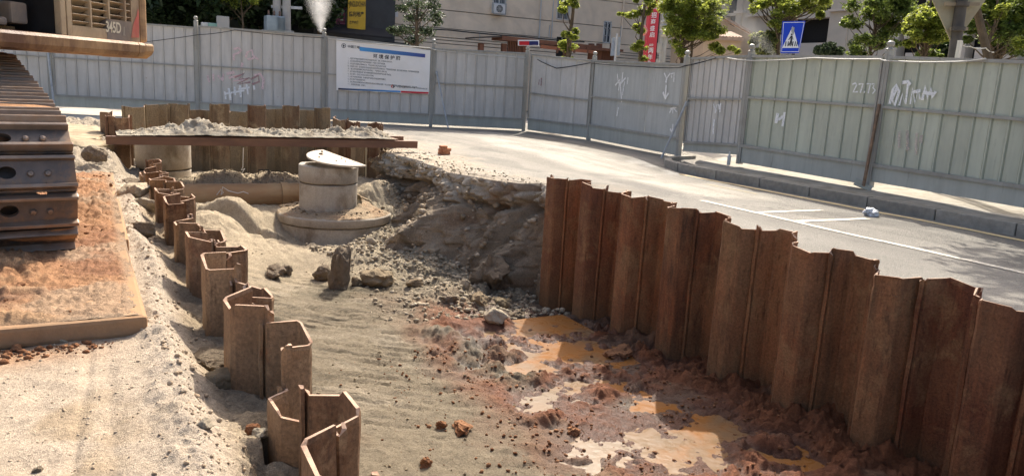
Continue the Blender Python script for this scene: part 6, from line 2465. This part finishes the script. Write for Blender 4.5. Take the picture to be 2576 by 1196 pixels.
# air conditioner
ac_p = aty(1254, 23, BY - .4)
ac = thing('air_conditioner', 'white air conditioner outdoor unit on the beige wall below a barred window', 'air conditioner', ac_p)
mb = MB(); mb.box((0, 0, 0), (.66, .30, .46)); mb.build('casing', M_FRAMEW, ac, bevel=.02)
mb = MB(); mb.tube([(-.02, -.155, 0), (-.02, -.165, 0)], .19, 24); mb.build('fan_opening', flat_mat('dark_fan', (.06, .06, .06), .6), ac, smooth=True)
mb = MB()
for r_ in (.06, .12, .185): mb.tube([(-.02 + r_ * math.cos(t), -.17, r_ * math.sin(t)) for t in np.linspace(0, 6.283, 22)], .008, 4)
for t in range(8): mb.tube([(-.02, -.17, 0), (-.02 + .185 * math.cos(t * .785), -.17, .185 * math.sin(t * .785))], .007, 4)
mb.build('fan_guard', M_GRILLE, ac)
mb = MB(); mb.bar((-.33, -.1, -.27), (.38, -.1, -.27), .04, .04); mb.bar((-.40, -.1, -.26), (-.40, -.1, .3), .03, .03); mb.bar((.38, -.1, -.26), (.38, -.1, .3), .03, .03); mb.build('cage', M_GALV, ac)
# overhead cable across the beige wall
hang('cable', 'black cable running across the beige building above the fence', [aty(862, 46, BY - .6), aty(952, 62, BY - .4), aty(1130, 76, BY - .4), aty(1310, 92, BY - .4), aty(1470, 106, BY - .4)], .03, M_BLACK, .03)

# ------------------------------------------------------------------ brown timber shelter in front of the building
M_TIMBER = plain_mat('brown_timber', rgb(112, 78, 62), .75, 0, .2, 5, .2, .004, .3, stretch=(1, 1, .3))
PY = 30.0
def pw(x, y, dy=0): return aty(x, y, PY + dy)
o = pw(1215, 140); o.z = -.1
sh = thing('shelter', 'brown timber street shelter with slatted panels in front of the beige building', 'shelter', o)
mb = MB(); mb.bar(pw(1182, 96) - o, pw(1262, 92) - o, .9, .06); mb.build('roof_end', flat_mat('dark_roof_edge', (.06, .05, .045), .6), sh)
mb = MB(); mb.bar(pw(1250, 96) - o, pw(1492, 121) - o, 1.0, .16); mb.build('roof', M_TIMBER, sh)
mb = MB(); mb.bar(pw(1400, 118, -.3) - o, pw(1560, 128, -.3) - o, .5, .10); mb.build('roof_end', M_TIMBER, sh)
mb = MB(); mb.bar(pw(1360, 118, -.6) - o, pw(1500, 132, -.6) - o, .08, .14); mb.build('fascia_beam', plain_mat('orange_timber', rgb(146, 92, 66), .7, 0, .15, 5, .2), sh)
for x in (1210, 1268, 1319, 1425, 1488, 1508, 1542):
    a_ = pw(x, 110) - o
    mb = MB(); mb.box((a_.x, 0, a_.z / 2), (.20, .2, a_.z)); mb.build('post', M_TIMBER, sh)
for x0, x1 in ((1276, 1316), (1512, 1540)):
    zt_ = pw((x0 + x1) / 2, 106 if x0 < 1400 else 122).z + .1
    for k in range(9):
        a_ = pw(x0 + (x1 - x0) * (k + .5) / 9, 120) - o
        mb = MB(); mb.box((a_.x, 0, zt_ / 2), (.045, .08, zt_)); mb.build('slat', M_TIMBER, sh)
for x in (1445, 1478, 1402, 1428):
    a_ = pw(x, 126, -.62) - o
    mb = MB(); mb.box(a_, (.09, .05, .26)); mb.build('bracket', M_TIMBER, sh)

# ------------------------------------------------------------------ trees and shrubs beyond the fence
GT = 'street trees beyond the fence'
tree('tree', 'thin grey green tree before the left part of the beige wall', 'tree', (1042, 112), 27, (1052, 0),
     [(1010, 22, 14), (1035, 10, 18), (1065, 8, 22), (1090, 20, 16), (1098, 40, 14), (1100, 55, 10), (1060, 40, 18), (1030, 45, 14), (1010, 75, 18), (1040, 78, 18), (1000, 80, 10), (1070, 78, 12), (1085, 82, 10), (1050, 98, 16), (1035, 104, 14), (1005, -8, 14), (1050, -18, 24), (1090, -10, 18), (985, 75, 8)], .105, M_LEAF_T, 601, GT, per=250, trunk_r=.11, dens=.8)
tree('tree', 'slender dark trunk with tufts of bright leaves before the barred window', 'tree', (1424, 150), 24, (1442, -30),
     [(1425, 8, 9), (1448, 14, 9), (1415, 25, 8), (1440, -4, 12), (1447, 80, 8), (1424, 88, 9), (1443, 95, 9), (1418, 112, 9), (1440, 118, 9), (1424, 122, 8), (1416, 150, 7), (1437, 150, 5)], .095, M_LEAF_Y, 602, GT, per=420, trunk_r=.10)
tree('tree', 'thin tree with loose bright leaves left of the red banner', 'tree', (1610, 155), 24, (1622, -20),
     [(1590, 38, 11), (1602, 34, 9), (1562, 36, 6), (1616, 28, 10), (1630, 30, 10), (1605, 68, 9), (1612, 78, 7), (1600, 120, 10), (1622, 118, 8), (1612, 108, 7), (1600, 0, 7), (1630, 4, 9), (1618, 148, 7), (1640, 12, 8)], .095, M_LEAF_Y, 603, GT, per=420, trunk_r=.085)
tree('tree', 'bushy bright tree just right of the red banner, hiding the tiled house', 'tree', (1712, 155), 22, (1735, -30),
     blob_clumps(1745, 20, 78, 46, 36, 11, 19, 604) + blob_clumps(1715, 75, 40, 30, 12, 9, 15, 605) + blob_clumps(1775, 85, 42, 24, 10, 8, 13, 606) + [(1798, 118, 10), (1812, 128, 8), (1842, 122, 7), (1855, 130, 6), (1700, 110, 12), (1712, 130, 11)], .095, M_LEAF_Y, 607, GT, per=330, trunk_r=.07, zspread=.8)
tree('tree', 'second thin stem tree inside the bright crown right of the banner', 'tree', (1742, 150), 23, (1750, -30), blob_clumps(1760, 30, 55, 60, 16, 9, 16, 608), .10, M_LEAF_G, 609, GT, per=300, trunk_r=.06)
tree('tree', 'bright drooping tree above the blue crossing sign', 'tree', (1962, 140), 21, (1968, -60),
     blob_clumps(1985, -8, 100, 30, 30, 10, 18, 611) + [(1905, 15, 12), (1898, 26, 9), (1960, 35, 14), (1990, 38, 12), (2000, 30, 12), (2040, 18, 14), (2060, 25, 12), (2064, 38, 8), (1950, 60, 12), (1965, 70, 14), (2075, 8, 12)], .095, M_LEAF_Y, 612, GT, per=300, trunk_r=.12, zspread=.7)
tree('tree', 'two stemmed leafy tree right of the blue sign', 'tree', (2195, 135), 20, (2215, -30),
     blob_clumps(2225, 10, 85, 45, 34, 11, 20, 613) + [(2138, 50, 14), (2150, 62, 14), (2128, 60, 9), (2170, 95, 15), (2190, 105, 15), (2155, 112, 13), (2210, 110, 13), (2150, 130, 14), (2170, 135, 12), (2235, 80, 20), (2260, 70, 16), (2250, 110, 12), (2222, 88, 14)], .10, M_LEAF_G, 614, GT, per=330, trunk_r=.06, zspread=.8)
tree('tree', 'sunlit pale green tree left of the triangular sign back', 'tree', (2332, 140), 18, (2345, -10),
     blob_clumps(2340, 62, 50, 42, 26, 10, 17, 616) + [(2345, 12, 11), (2328, 28, 10), (2355, 30, 9), (2300, 85, 13), (2285, 78, 9), (2380, 95, 12), (2300, 62, 10), (2288, 110, 11)], .10, M_LEAF_Y, 617, GT, per=360, trunk_r=.07, zspread=.6)
tree('tree', 'dense green tree right of the triangular sign back', 'tree', (2520, 140), 17.5, (2530, -30),
     blob_clumps(2530, 40, 90, 70, 48, 12, 22, 618) + [(2440, 75, 14), (2430, 100, 12), (2470, 60, 14), (2480, 28, 12), (2590, 110, 18), (2560, 128, 16), (2500, 120, 13)], .10, M_LEAF_G, 619, GT, per=330, trunk_r=.11, zspread=.9)
tree('tree', 'bright sprays of leaves in front of the dense tree at far right', 'tree', (2500, 150), 16.5, (2505, -20), blob_clumps(2500, 20, 60, 40, 10, 8, 14, 620) + blob_clumps(2565, 60, 30, 60, 9, 8, 14, 621), .095, M_LEAF_Y, 622, GT, per=360, trunk_r=.05)
tree('shrub', 'pale feathery shrub left of the blue sign', 'shrub', (1925, 140), 21, (1925, 112), blob_clumps(1926, 112, 36, 22, 16, 8, 14, 623), .11, leaf_mat('pale_leaf', (.16, .18, .06), .5, (.36, .40, .12)), 624, None, per=520, trunk_r=.04)
tree('shrub', 'round clipped shrub right of the blue sign', 'shrub', (2086, 140), 20, (2086, 120), blob_clumps(2086, 126, 30, 12, 16, 7, 11, 625), .085, M_LEAF_T, 626, None, per=700, trunk_r=.03)
tree('shrub', 'low bush above the fence near the two stemmed tree', 'shrub', (2328, 145), 19, (2330, 135), blob_clumps(2335, 140, 26, 8, 8, 7, 10, 627), .11, M_LEAF_G, 628, None, per=420, trunk_r=.03)
tree('shrub', 'dark low bushes under the triangular sign', 'shrub', (2360, 150), 21, (2370, 120), blob_clumps(2372, 122, 30, 18, 14, 10, 15, 629), .15, M_LEAF_D, 630, None, per=330, trunk_r=.04)

# tree behind the kerb-side fence that throws the leaf shade on the road (crown above the frame)
_tb = Vector((12.7, 7.3, -.1))
t_ = thing('tree', 'roadside tree behind the right fence, its high crown shading the road', 'tree', _tb, None)
mb = MB(); mb.tube([(0, 0, 0), (-.1, .15, 2.2), (-.6, .7, 4.2), (-1.3, 1.4, 5.6)], [.075, .065, .05, .03], 8)
rr2 = random.Random(9)
cen = []; rad = []; cnt = []
for k in range(26):
    c = Vector((-1.0 + rr2.uniform(-1.5, 1.7), .35 + rr2.uniform(-1.7, 1.1), rr2.uniform(4.7, 6.4)))
    cen.append(tuple(c)); rad.append(rr2.uniform(.35, .62)); cnt.append(520)
    mb.tube([(-.5, .6, 3.9), tuple(Vector((-.6, .7, 4.2)).lerp(c, .6)), tuple(c)], [.035, .025, .01], 5)
mb.build('trunk', M_BARK, t_, smooth=True)
link('crown', leaves_mesh('crown', cen, rad, cnt, .17, M_LEAF_G, 77), t_)

# ------------------------------------------------------------------ red banner, poles, signs
M_RED = plain_mat('red_banner', rgb(200, 62, 72), .55, 0, .06, 2, .03)
DB = 26
def face_sign(corners, depth):                    # corners tl tr br bl at one depth
    return [atd(x, y, depth) for x, y in corners]


pts = face_sign([(1636, 3), (1661, 3), (1648, 158), (1622, 158)], DB)
o = pts[3].copy(); o.z = -.1
bn = thing('banner_sign', 'tall red advertising pillar with white vertical characters, tilted', 'banner', o)
ps = [p - o for p in pts]
dn = (ps[3] - ps[0]).normalized()
for k in (2, 3): ps[k] = ps[k] + dn * (.35)
bk = Vector((.18, .36, 0))
mb = MB(); mb.add(ps + [p + bk for p in ps], [(3, 2, 1, 0), (4, 5, 6, 7), (0, 1, 5, 4), (2, 3, 7, 6), (3, 0, 4, 7), (1, 2, 6, 5)])
mb.build('red_face', M_RED, bn)
e_ = (ps[1] - ps[0]).normalized()
side = [ps[1] + e_ * .012, ps[1] + bk + e_ * .06, ps[2] + bk + e_ * .06, ps[2] + e_ * .012]
mb = MB(); mb.add(side + [p + e_ * .03 for p in side], [(3, 2, 1, 0), (4, 5, 6, 7), (0, 1, 5, 4), (1, 2, 6, 5), (2, 3, 7, 6), (3, 0, 4, 7)]); mb.build('dark_side', M_BLACK, bn)
mb = MB(); mb.add([ps[0] - dn * .25 - e_ * .02, ps[1] - dn * .25 + e_ * .1, ps[1] + e_ * .1 - dn * .01, ps[0] - e_ * .02 - dn * .01], [(0, 1, 2, 3)])
mb.add([p + bk for p in (ps[0] - dn * .25, ps[1] - dn * .25 + e_ * .1, ps[1] + e_ * .1 - dn * .01, ps[0] - dn * .01)], [(3, 2, 1, 0)]); mb.build('dark_top', M_BLACK, bn)
M_WHITEP = flat_mat('white_print', (.82, .80, .78), .6)
nrm_ = (ps[1] - ps[0]).cross(dn).normalized()
if nrm_.y > 0: nrm_ = -nrm_


def btxt(ch, x, y, hpx, wpx=None):
    me = text_mesh(ch, 1.0, 'LEFT', 1.0, .015, 'lettering', M_WHITEP, res=3)
    co = np.array([v.co[:] for v in me.vertices]); lo, hi = co.min(0), co.max(0)
    c = atd(x, y, DB) - o + nrm_ * .02
    k = DB / F_PX
    wpx = wpx or hpx
    for v in me.vertices:
        a = ((v.co.x - lo[0]) / (hi[0] - lo[0]) - .5) * wpx * k
        b = (.5 - (v.co.y - lo[1]) / (hi[1] - lo[1])) * hpx * k
        v.co = c + e_ * a + dn * b
    link('lettering', me, bn)


for ch, x, y, h in (('招', 1645, 39, 14), ('商', 1643, 55, 13), ('盛', 1641, 72, 13), ('启', 1640, 88, 14), ('两', 1637, 128, 14), ('年', 1635, 144, 14), ('免', 1633, 159, 12)):
    btxt(ch, x, y, h, h * .9)
btxt('品牌', 1638, 114, 6, 10)
btxt('罗马花园 购物广场', 1648, 22, 4.2, 20)
btxt('S', 1648, 13, 8, 5)
mb = MB()
v, f = rock_verts(3, 91, .3, 2)
c = atd(1619, 77, 25.4)
o2 = link('cloth', np_mesh('cloth', v * np.array([.19, .10, .17]), f, plain_mat('pink_cloth', rgb(214, 132, 130), .8, 0, .1, 3, .1), True)); o2.location = c; o2.rotation_euler = (0, .6, .3)
tag(o2, 'pink cloth bundle tied at the left edge of the red banner', 'cloth')
b0 = atd(1667, 160, 25.0); t0 = atd(1677, -20, 25.0)
lp_ = thing('lamp_post', 'white post with a ribbed collar right of the red banner', 'lamp post', (b0.x, b0.y, -.1))
M_WPOST = plain_mat('pale_post', (.48, .46, .43), .6, 0, .1, 3, .05)
mb = MB(); mb.tube([(0, 0, 0), (t0.x - b0.x, t0.y - b0.y, t0.z + 2)], .11, 14); mb.build('shaft', M_WPOST, lp_, smooth=True)
c = atd(1673, 72, 24.9) - Vector((b0.x, b0.y, -.1))
mb = MB(); mb.lathe([(.11, -.28), (.16, -.2), (.13, -.12), (.17, -.05), (.13, .02), (.17, .08), (.13, .14), (.16, .2), (.11, .26)], tuple(c), 16); mb.build('collar', M_WPOST, lp_, smooth=True)
mb = MB(); mb.box(c + Vector((-.18, -.02, -.62)), (.10, .1, .3)); mb.box(c + Vector((-.18, -.02, -1.1)), (.10, .1, .22)); mb.build('box', M_WPOST, lp_)

# grey sign seen from behind
pts = face_sign([(1540, 95), (1562, 93), (1559, 139), (1536, 141)], 23)
o = pts[3].copy(); o.z = -.1
sg = thing('road_sign', 'grey rectangular road sign seen from behind, right of the ornate window', 'road sign', o)
ps = [p - o for p in pts]; bk = Vector((.02, .05, 0))
mb = MB(); mb.add(ps + [p + bk for p in ps], [(3, 2, 1, 0), (4, 5, 6, 7), (0, 1, 5, 4), (1, 2, 6, 5), (2, 3, 7, 6), (3, 0, 4, 7)]); mb.build('panel', M_GALV, sg)
c = atd(1548, 128, 22.95) - o
mb = MB(); mb.tube([(c.x, c.y, 0), (c.x + .02, c.y, c.z + .5)], .035, 10); mb.build('post', flat_mat('light_post', (.48, .48, .47), .5), sg, smooth=True)

# blue pedestrian crossing sign
DS = 19.5
pts = face_sign([(1969, 54), (2026, 53), (2010, 134), (1964, 134)], DS)
o = pts[3].copy()
bs = thing('crossing_sign', 'blue square pedestrian crossing sign with a white triangle, above the fence', 'road sign', (o.x, o.y, o.z))
ps = [p - o for p in pts]
nn = (ps[1] - ps[0]).cross(ps[3] - ps[0]).normalized()
if nn.y > 0: nn = -nn


def sp(a, b, off=0.0):
    tl, tr, br2, bl2 = ps
    return tl * (1 - a) * (1 - b) + tr * a * (1 - b) + br2 * a * b + bl2 * (1 - a) * b + nn * off


def poly(name, fr, mat, off):
    link(name, np_mesh(name, [tuple(sp(a, b, off)) for a, b in fr], [list(range(len(fr)))], mat), bs)


M_BLUE = flat_mat('sign_blue', rgb(32, 66, 186), .4)
mb = MB(); q4 = [sp(0, 0), sp(1, 0), sp(1, 1), sp(0, 1)]
mb.add(q4 + [p - nn * .03 for p in q4], [(3, 2, 1, 0), (4, 5, 6, 7), (0, 1, 5, 4), (1, 2, 6, 5), (2, 3, 7, 6), (3, 0, 4, 7)]); mb.build('panel', M_BLUE, bs)
for fr in ([(.03, .035), (.97, .035), (.97, .052), (.03, .052)], [(.03, .95), (.97, .95), (.97, .967), (.03, .967)], [(.03, .052), (.052, .052), (.052, .95), (.03, .95)], [(.948, .052), (.97, .052), (.97, .95), (.948, .95)]):
    poly('border', fr, M_WHITEP, .004)
poly('triangle', [(.47, .16), (.93, .84), (.05, .84)], M_WHITEP, .005)
for x in (.20, .32, .44, .56, .68, .78): poly('stripe', [(x, .64), (x + .05, .64), (x + .045, .79), (x - .005, .79)], M_INK, .008)
poly('head', [(.46 + .035 * math.cos(t), .42 + .03 * math.sin(t)) for t in np.linspace(0, 5.9, 12)], M_INK, .009)
for fr in ([(.42, .46), (.50, .46), (.52, .60), (.44, .62)], [(.44, .60), (.50, .60), (.40, .78), (.36, .76)], [(.47, .60), (.52, .59), (.56, .76), (.52, .77)], [(.43, .47), (.45, .50), (.36, .60), (.33, .58)], [(.49, .47), (.52, .47), (.58, .58), (.55, .59)]):
    poly('walking_figure', fr, M_INK, .009)
c = atd(1996, 100, DS) - o
mb = MB(); mb.tube([(c.x, c.y + .06, -o.z - .1), (c.x, c.y + .06, c.z + .3)], .04, 10); mb.build('post', M_GALV, bs, smooth=True)

# triangular give-way sign seen from behind
DT = 12.0
a1, a2, a3 = atd(2318, -62, DT), atd(2524, -62, DT), atd(2398, 116, DT)
pb = atd(2405, 150, DT - .12); pb.z = 0
ts = thing('road_sign', 'large triangular road sign seen from behind on a dark pole, pointing down', 'road sign', pb)
tri = [a1 - pb, a2 - pb, a3 - pb]
cen_ = (tri[0] + tri[1] + tri[2]) / 3
rt = []
for i in range(3):
    A_, B_, C_ = tri[i], tri[(i + 1) % 3], tri[(i + 2) % 3]
    for k in range(5):
        t = k / 4
        p = A_ + ((C_ - A_).normalized() * (1 - t) + (B_ - A_).normalized() * t) * .09
        rt.append(p.lerp(A_, .45 * math.sin(math.pi * t)))
nn = (tri[1] - tri[0]).cross(tri[2] - tri[0]).normalized()
if nn.y > 0: nn = -nn
mb = MB(); m_ = len(rt)
mb.add(rt + [p - nn * .02 for p in rt], [tuple(range(m_)), tuple(range(2 * m_ - 1, m_ - 1, -1))] + [(i, m_ + i, m_ + (i + 1) % m_, (i + 1) % m_) for i in range(m_)])
mb.build('panel', plain_mat('sign_back', rgb(160, 150, 124), .65, 0, .08, 3, .05, dirt=rgb(120, 96, 70), dirt_amt=.35), ts)
b_top = atd(2428, -60, DT - .12) - pb
M_DPOLE = plain_mat('dark_pole', (.075, .065, .055), .7, 0, .3, 6, .2)
mb = MB(); mb.tube([(0, 0, 0), tuple(b_top)], .085, 16); mb.build('pole', M_DPOLE, ts, smooth=True)
for y, w_ in ((11, 44), (73, 22)):
    a_, b_ = atd(2420 - w_ + (y - 11) * -.12, y, DT - .1) - pb, atd(2420 + w_ + (y - 11) * -.12, y, DT - .1) - pb
    mb = MB(); mb.bar(a_, b_, .03, .05); mb.build('bracket', plain_mat('bracket_%d' % y, rgb(136, 122, 100), .6, 0, .2), ts)
    c = atd(2421 - (y - 11) * .16, y, DT - .12) - pb
    mb = MB(); mb.tube([c - Vector((0, 0, .03)), c + Vector((0, 0, .03))], .10, 16); mb.build('clamp', M_DPOLE, ts)
a_, b_ = atd(2404, 140, DT - .5), atd(2416, 102, DT - .5)
mb = MB(); mb.bar((0, 0, -a_.z), b_ - a_, .06, .05)
tag(mb.build('stake', flat_mat('pale_stake', (.62, .58, .5), .7), None, a_), 'pale wooden stake beside the dark sign pole', 'stake')
hang('cable', 'white cord running from the pale stake to the right', [atd(2416, 110, DT - .5), atd(2440, 117, DT - .4), atd(2480, 121, DT), atd(2500, 132, DT + .3)], .008, M_CABLE_W, .02)

# ------------------------------------------------------------------ low tiled house and the grey building on the right
M_HOUSE = plain_mat('tan_render', rgb(190, 166, 138), .9, 0, .1, 2, .2)
M_TILE = plain_mat('roof_tile', rgb(176, 150, 128), .85, 0, .2, 6, .3, objvar=.15)
hp = atd(1845, 140, 30); hp.z = -.1
hs = thing('tiled_house', 'low tan house with a tiled lean-to roof behind the bright tree', 'house', hp)
def hq(x, y, d_=30): return atd(x, y, d_) - hp
mb = MB(); P4 = [hq(1770, 98), hq(1866, 98), hq(1866, 150), hq(1770, 150)]
for k in (2, 3): P4[k].z = 0
bk = Vector((.5, 2.0, 0))
mb.add(P4 + [p + bk for p in P4], [(3, 2, 1, 0), (4, 5, 6, 7), (0, 1, 5, 4), (1, 2, 6, 5), (2, 3, 7, 6), (3, 0, 4, 7)]); mb.build('wall', M_HOUSE, hs)
r0, r1, r2, r3 = hq(1760, 92, 29.8), hq(1872, 97, 29.8), hq(1838, 82, 31.5), hq(1750, 78, 31.5)
nt_ = 14
for k in range(nt_):
    f0, f1 = k / nt_, (k + .8) / nt_
    a_, b_ = r0.lerp(r1, (f0 + f1) / 2), r3.lerp(r2, (f0 + f1) / 2)
    mb = MB(); mb.tube([a_, b_], .07, 6); mb.build('tile_row', M_TILE, hs)
mb = MB(); mb.add([p - Vector((0, 0, .03)) for p in (r0, r1, r2, r3)] + [p - Vector((0, 0, .10)) for p in (r0, r1, r2, r3)], [(0, 1, 2, 3), (7, 6, 5, 4), (0, 4, 5, 1), (1, 5, 6, 2), (2, 6, 7, 3), (3, 7, 4, 0)]); mb.build('roof_deck', M_TILE, hs)
g = [hq(1760, 20, 32), hq(1836, 62, 32), hq(1896, 94, 32), hq(1896, 150, 32), hq(1760, 150, 32)]
for k in (3, 4): g[k].z = 0
mb = MB(); bk = Vector((1.5, 3.5, 0)); m_ = 5
mb.add(g + [p + bk for p in g], [tuple(range(m_ - 1, -1, -1)), tuple(range(m_, 2 * m_))] + [(i, (i + 1) % m_, m_ + (i + 1) % m_, m_ + i) for i in range(m_)]); mb.build('gable_wall', M_HOUSE, hs)
mb = MB(); mb.bar(g[0] + Vector((0, -.15, .04)), g[2] + Vector((.25, -.15, -.02)), .35, .08); mb.build('verge', M_TILE, hs)

GX = 34.0
M_GREYB = plain_mat('grey_stone_cladding', rgb(200, 188, 170), .85, 0, .08, 1.5, .15, .006, .25)
M_GREYB2 = plain_mat('pale_stone_band', rgb(210, 198, 182), .85, 0, .06, 2, .1)
gp = atx(2200, 140, GX)
gb_ = thing('grey_building', 'large grey stone clad building with dark bays behind the right trees', 'building', (GX, gp.y, -.1))
def gq(x, y):
    p = atx(x, y, GX)
    return p.y - gp.y, p.z + .1
yl, yr = gq(1790, 60)[0], gq(2760, 60)[0]
ymn, ymx = min(yl, yr) - 6, max(yl, yr)
mb = MB(); mb.box((2.5, (ymn + ymx) / 2, 9), (4, ymx - ymn, 18)); mb.build('core', M_DARK, gb_)


def gpanel(name, x0, y0, x1, y1, mat, proud=.0, thick=.6):
    a, b = gq(x0, (y0 + y1) / 2)[0], gq(x1, (y0 + y1) / 2)[0]
    z0, z1 = gq((x0 + x1) / 2, y1)[1], gq((x0 + x1) / 2, y0)[1]
    mb = MB(); mb.box((-proud + thick / 2 - .3, (a + b) / 2, (z0 + z1) / 2), (thick, abs(a - b), z1 - z0))
    return mb.build(name, mat, gb_)


gpanel('wall', 1780, -160, 1836, 150, M_GREYB)
gpanel('pier', 1870, -160, 1884, 150, M_GREYB, .15)
gpanel('wall', 1884, -160, 1902, 150, M_GREYB, .0)
gpanel('pier', 1902, -160, 2008, 150, M_GREYB, .1)
gpanel('pier', 2108, -160, 2156, 150, M_GREYB, .12)
gpanel('pier', 2156, -160, 2285, 150, M_GREYB, .0)
gpanel('pier', 2342, -160, 2460, 150, M_GREYB, .0)
gpanel('pier', 2520, -160, 2600, 150, M_GREYB, .1)
for (x0, x1, y0, y1) in ((1836, 1870, 34, 41), (1836, 1870, 78, 150), (2008, 2108, 30, 47), (2008, 2108, 109, 150), (2285, 2342, 19, 38), (2285, 2342, 58, 98), (2285, 2342, 134, 150), (2460, 2520, 10, 40), (2460, 2520, 120, 150)):
    gpanel('spandrel', x0, y0, x1, y1, M_GREYB2, -.05)
for (x0, x1, y) in ((1896, 2012, 36), (2104, 2160, 25), (1866, 1888, 30)):
    gpanel('ledge', x0, y, x1, y + 6, M_GREYB2, .35, .7)
for (x0, x1, y0, y1) in ((1838, 1869, -30, 34), (1838, 1869, 41, 78), (2287, 2341, 38, 58)):
    w_ = gpanel('window', x0, y0, x1, y1, M_GLASS, -.25, .04)
    a, b = gq(x0, y0)[0], gq(x1, y0)[0]
    z0, z1 = gq(x0, y1)[1], gq(x0, y0)[1]
    mb = MB(); mb.box((-.02, a + (b - a) * .78, (z0 + z1) / 2), (.04, .10, z1 - z0)); mb.box((-.02, (a + b) / 2, z0 + .1), (.04, abs(a - b), .1)); mb.build('frame', M_FRAMEW, w_)

# ------------------------------------------------------------------ fine spray from the nozzles on the fence posts
def mist(name, label, base, tip, r0, r1, dens):
    m = new_mat(name + '_vapour')
    t = NT(m)
    p = t.pos()
    nz = t.noise(p, 2.2, 6, .68, 1.2)
    vol = t.n('ShaderNodeVolumePrincipled')
    vol.inputs['Color'].default_value = (.95, .95, .95, 1)
    vol.inputs['Anisotropy'].default_value = .45
    g = t.n('ShaderNodeTexCoord').outputs['Object']
    sx = t.n('ShaderNodeSeparateXYZ', i_0=g)
    L_ = (Vector(tip) - Vector(base)).length
    zf = t.math('DIVIDE', sx.outputs[2], L_, True)
    rl = t.math('ADD', r0, t.math('MULTIPLY', r1 - r0, t.math('POWER', zf, .8)))
    rr_ = t.math('SQRT', t.math('ADD', t.math('MULTIPLY', sx.outputs[0], sx.outputs[0]), t.math('MULTIPLY', sx.outputs[1], sx.outputs[1])))
    rel = t.math('DIVIDE', rr_, rl)
    rel = t.math('ADD', rel, t.math('MULTIPLY', t.math('SUBTRACT', nz, .5), 1.6))
    fall = t.mrange(rel, .15, .80, 1, 0)
    thin = t.math('DIVIDE', .16, t.math('ADD', rl, .04))
    zz = t.math('MULTIPLY', t.mrange(zf, .45, 1.0, 1, .0), thin)
    d_ = t.math('MULTIPLY', t.math('MULTIPLY', t.mrange(nz, .36, .68, dens * .15, dens * 2.4), fall), zz)
    t.put(vol, 'Density', d_)
    o_ = t.n('ShaderNodeOutputMaterial')
    t.t.links.new(vol.outputs[0], o_.inputs['Volume'])
    base, tip = Vector(base), Vector(tip)
    L = (tip - base).length
    n = 10
    mb = MB()
    mb.lathe([(r0 + (r1 - r0) * (k / n) ** .8, L * k / n) for k in range(n + 1)], n=18, cap0=True, cap1=True)
    me = mb.mesh(name, m, False)
    o = link(name, me)
    o.location = base
    o.rotation_euler = (tip - base).to_track_quat('Z', 'Y').to_euler()
    return tag(o, label, 'mist')


P0 = on_line(806) + Vector((0, 0, 2.42))
mist('mist', 'plume of white spray rising from the fence top by the yellow shop sign', P0, atd(800, -60, P0.x * .485 + P0.y * .8745 + .4), .06, .85, 2.6)
q0 = on_plane(kp[1], 1985, 141, .0)
mist('mist', 'thin puff of spray drifting off the fence below the blue sign', q0 + Vector((0, .3, 0)), q0 + Vector((-.9, .9, .95)), .06, .45, .5)
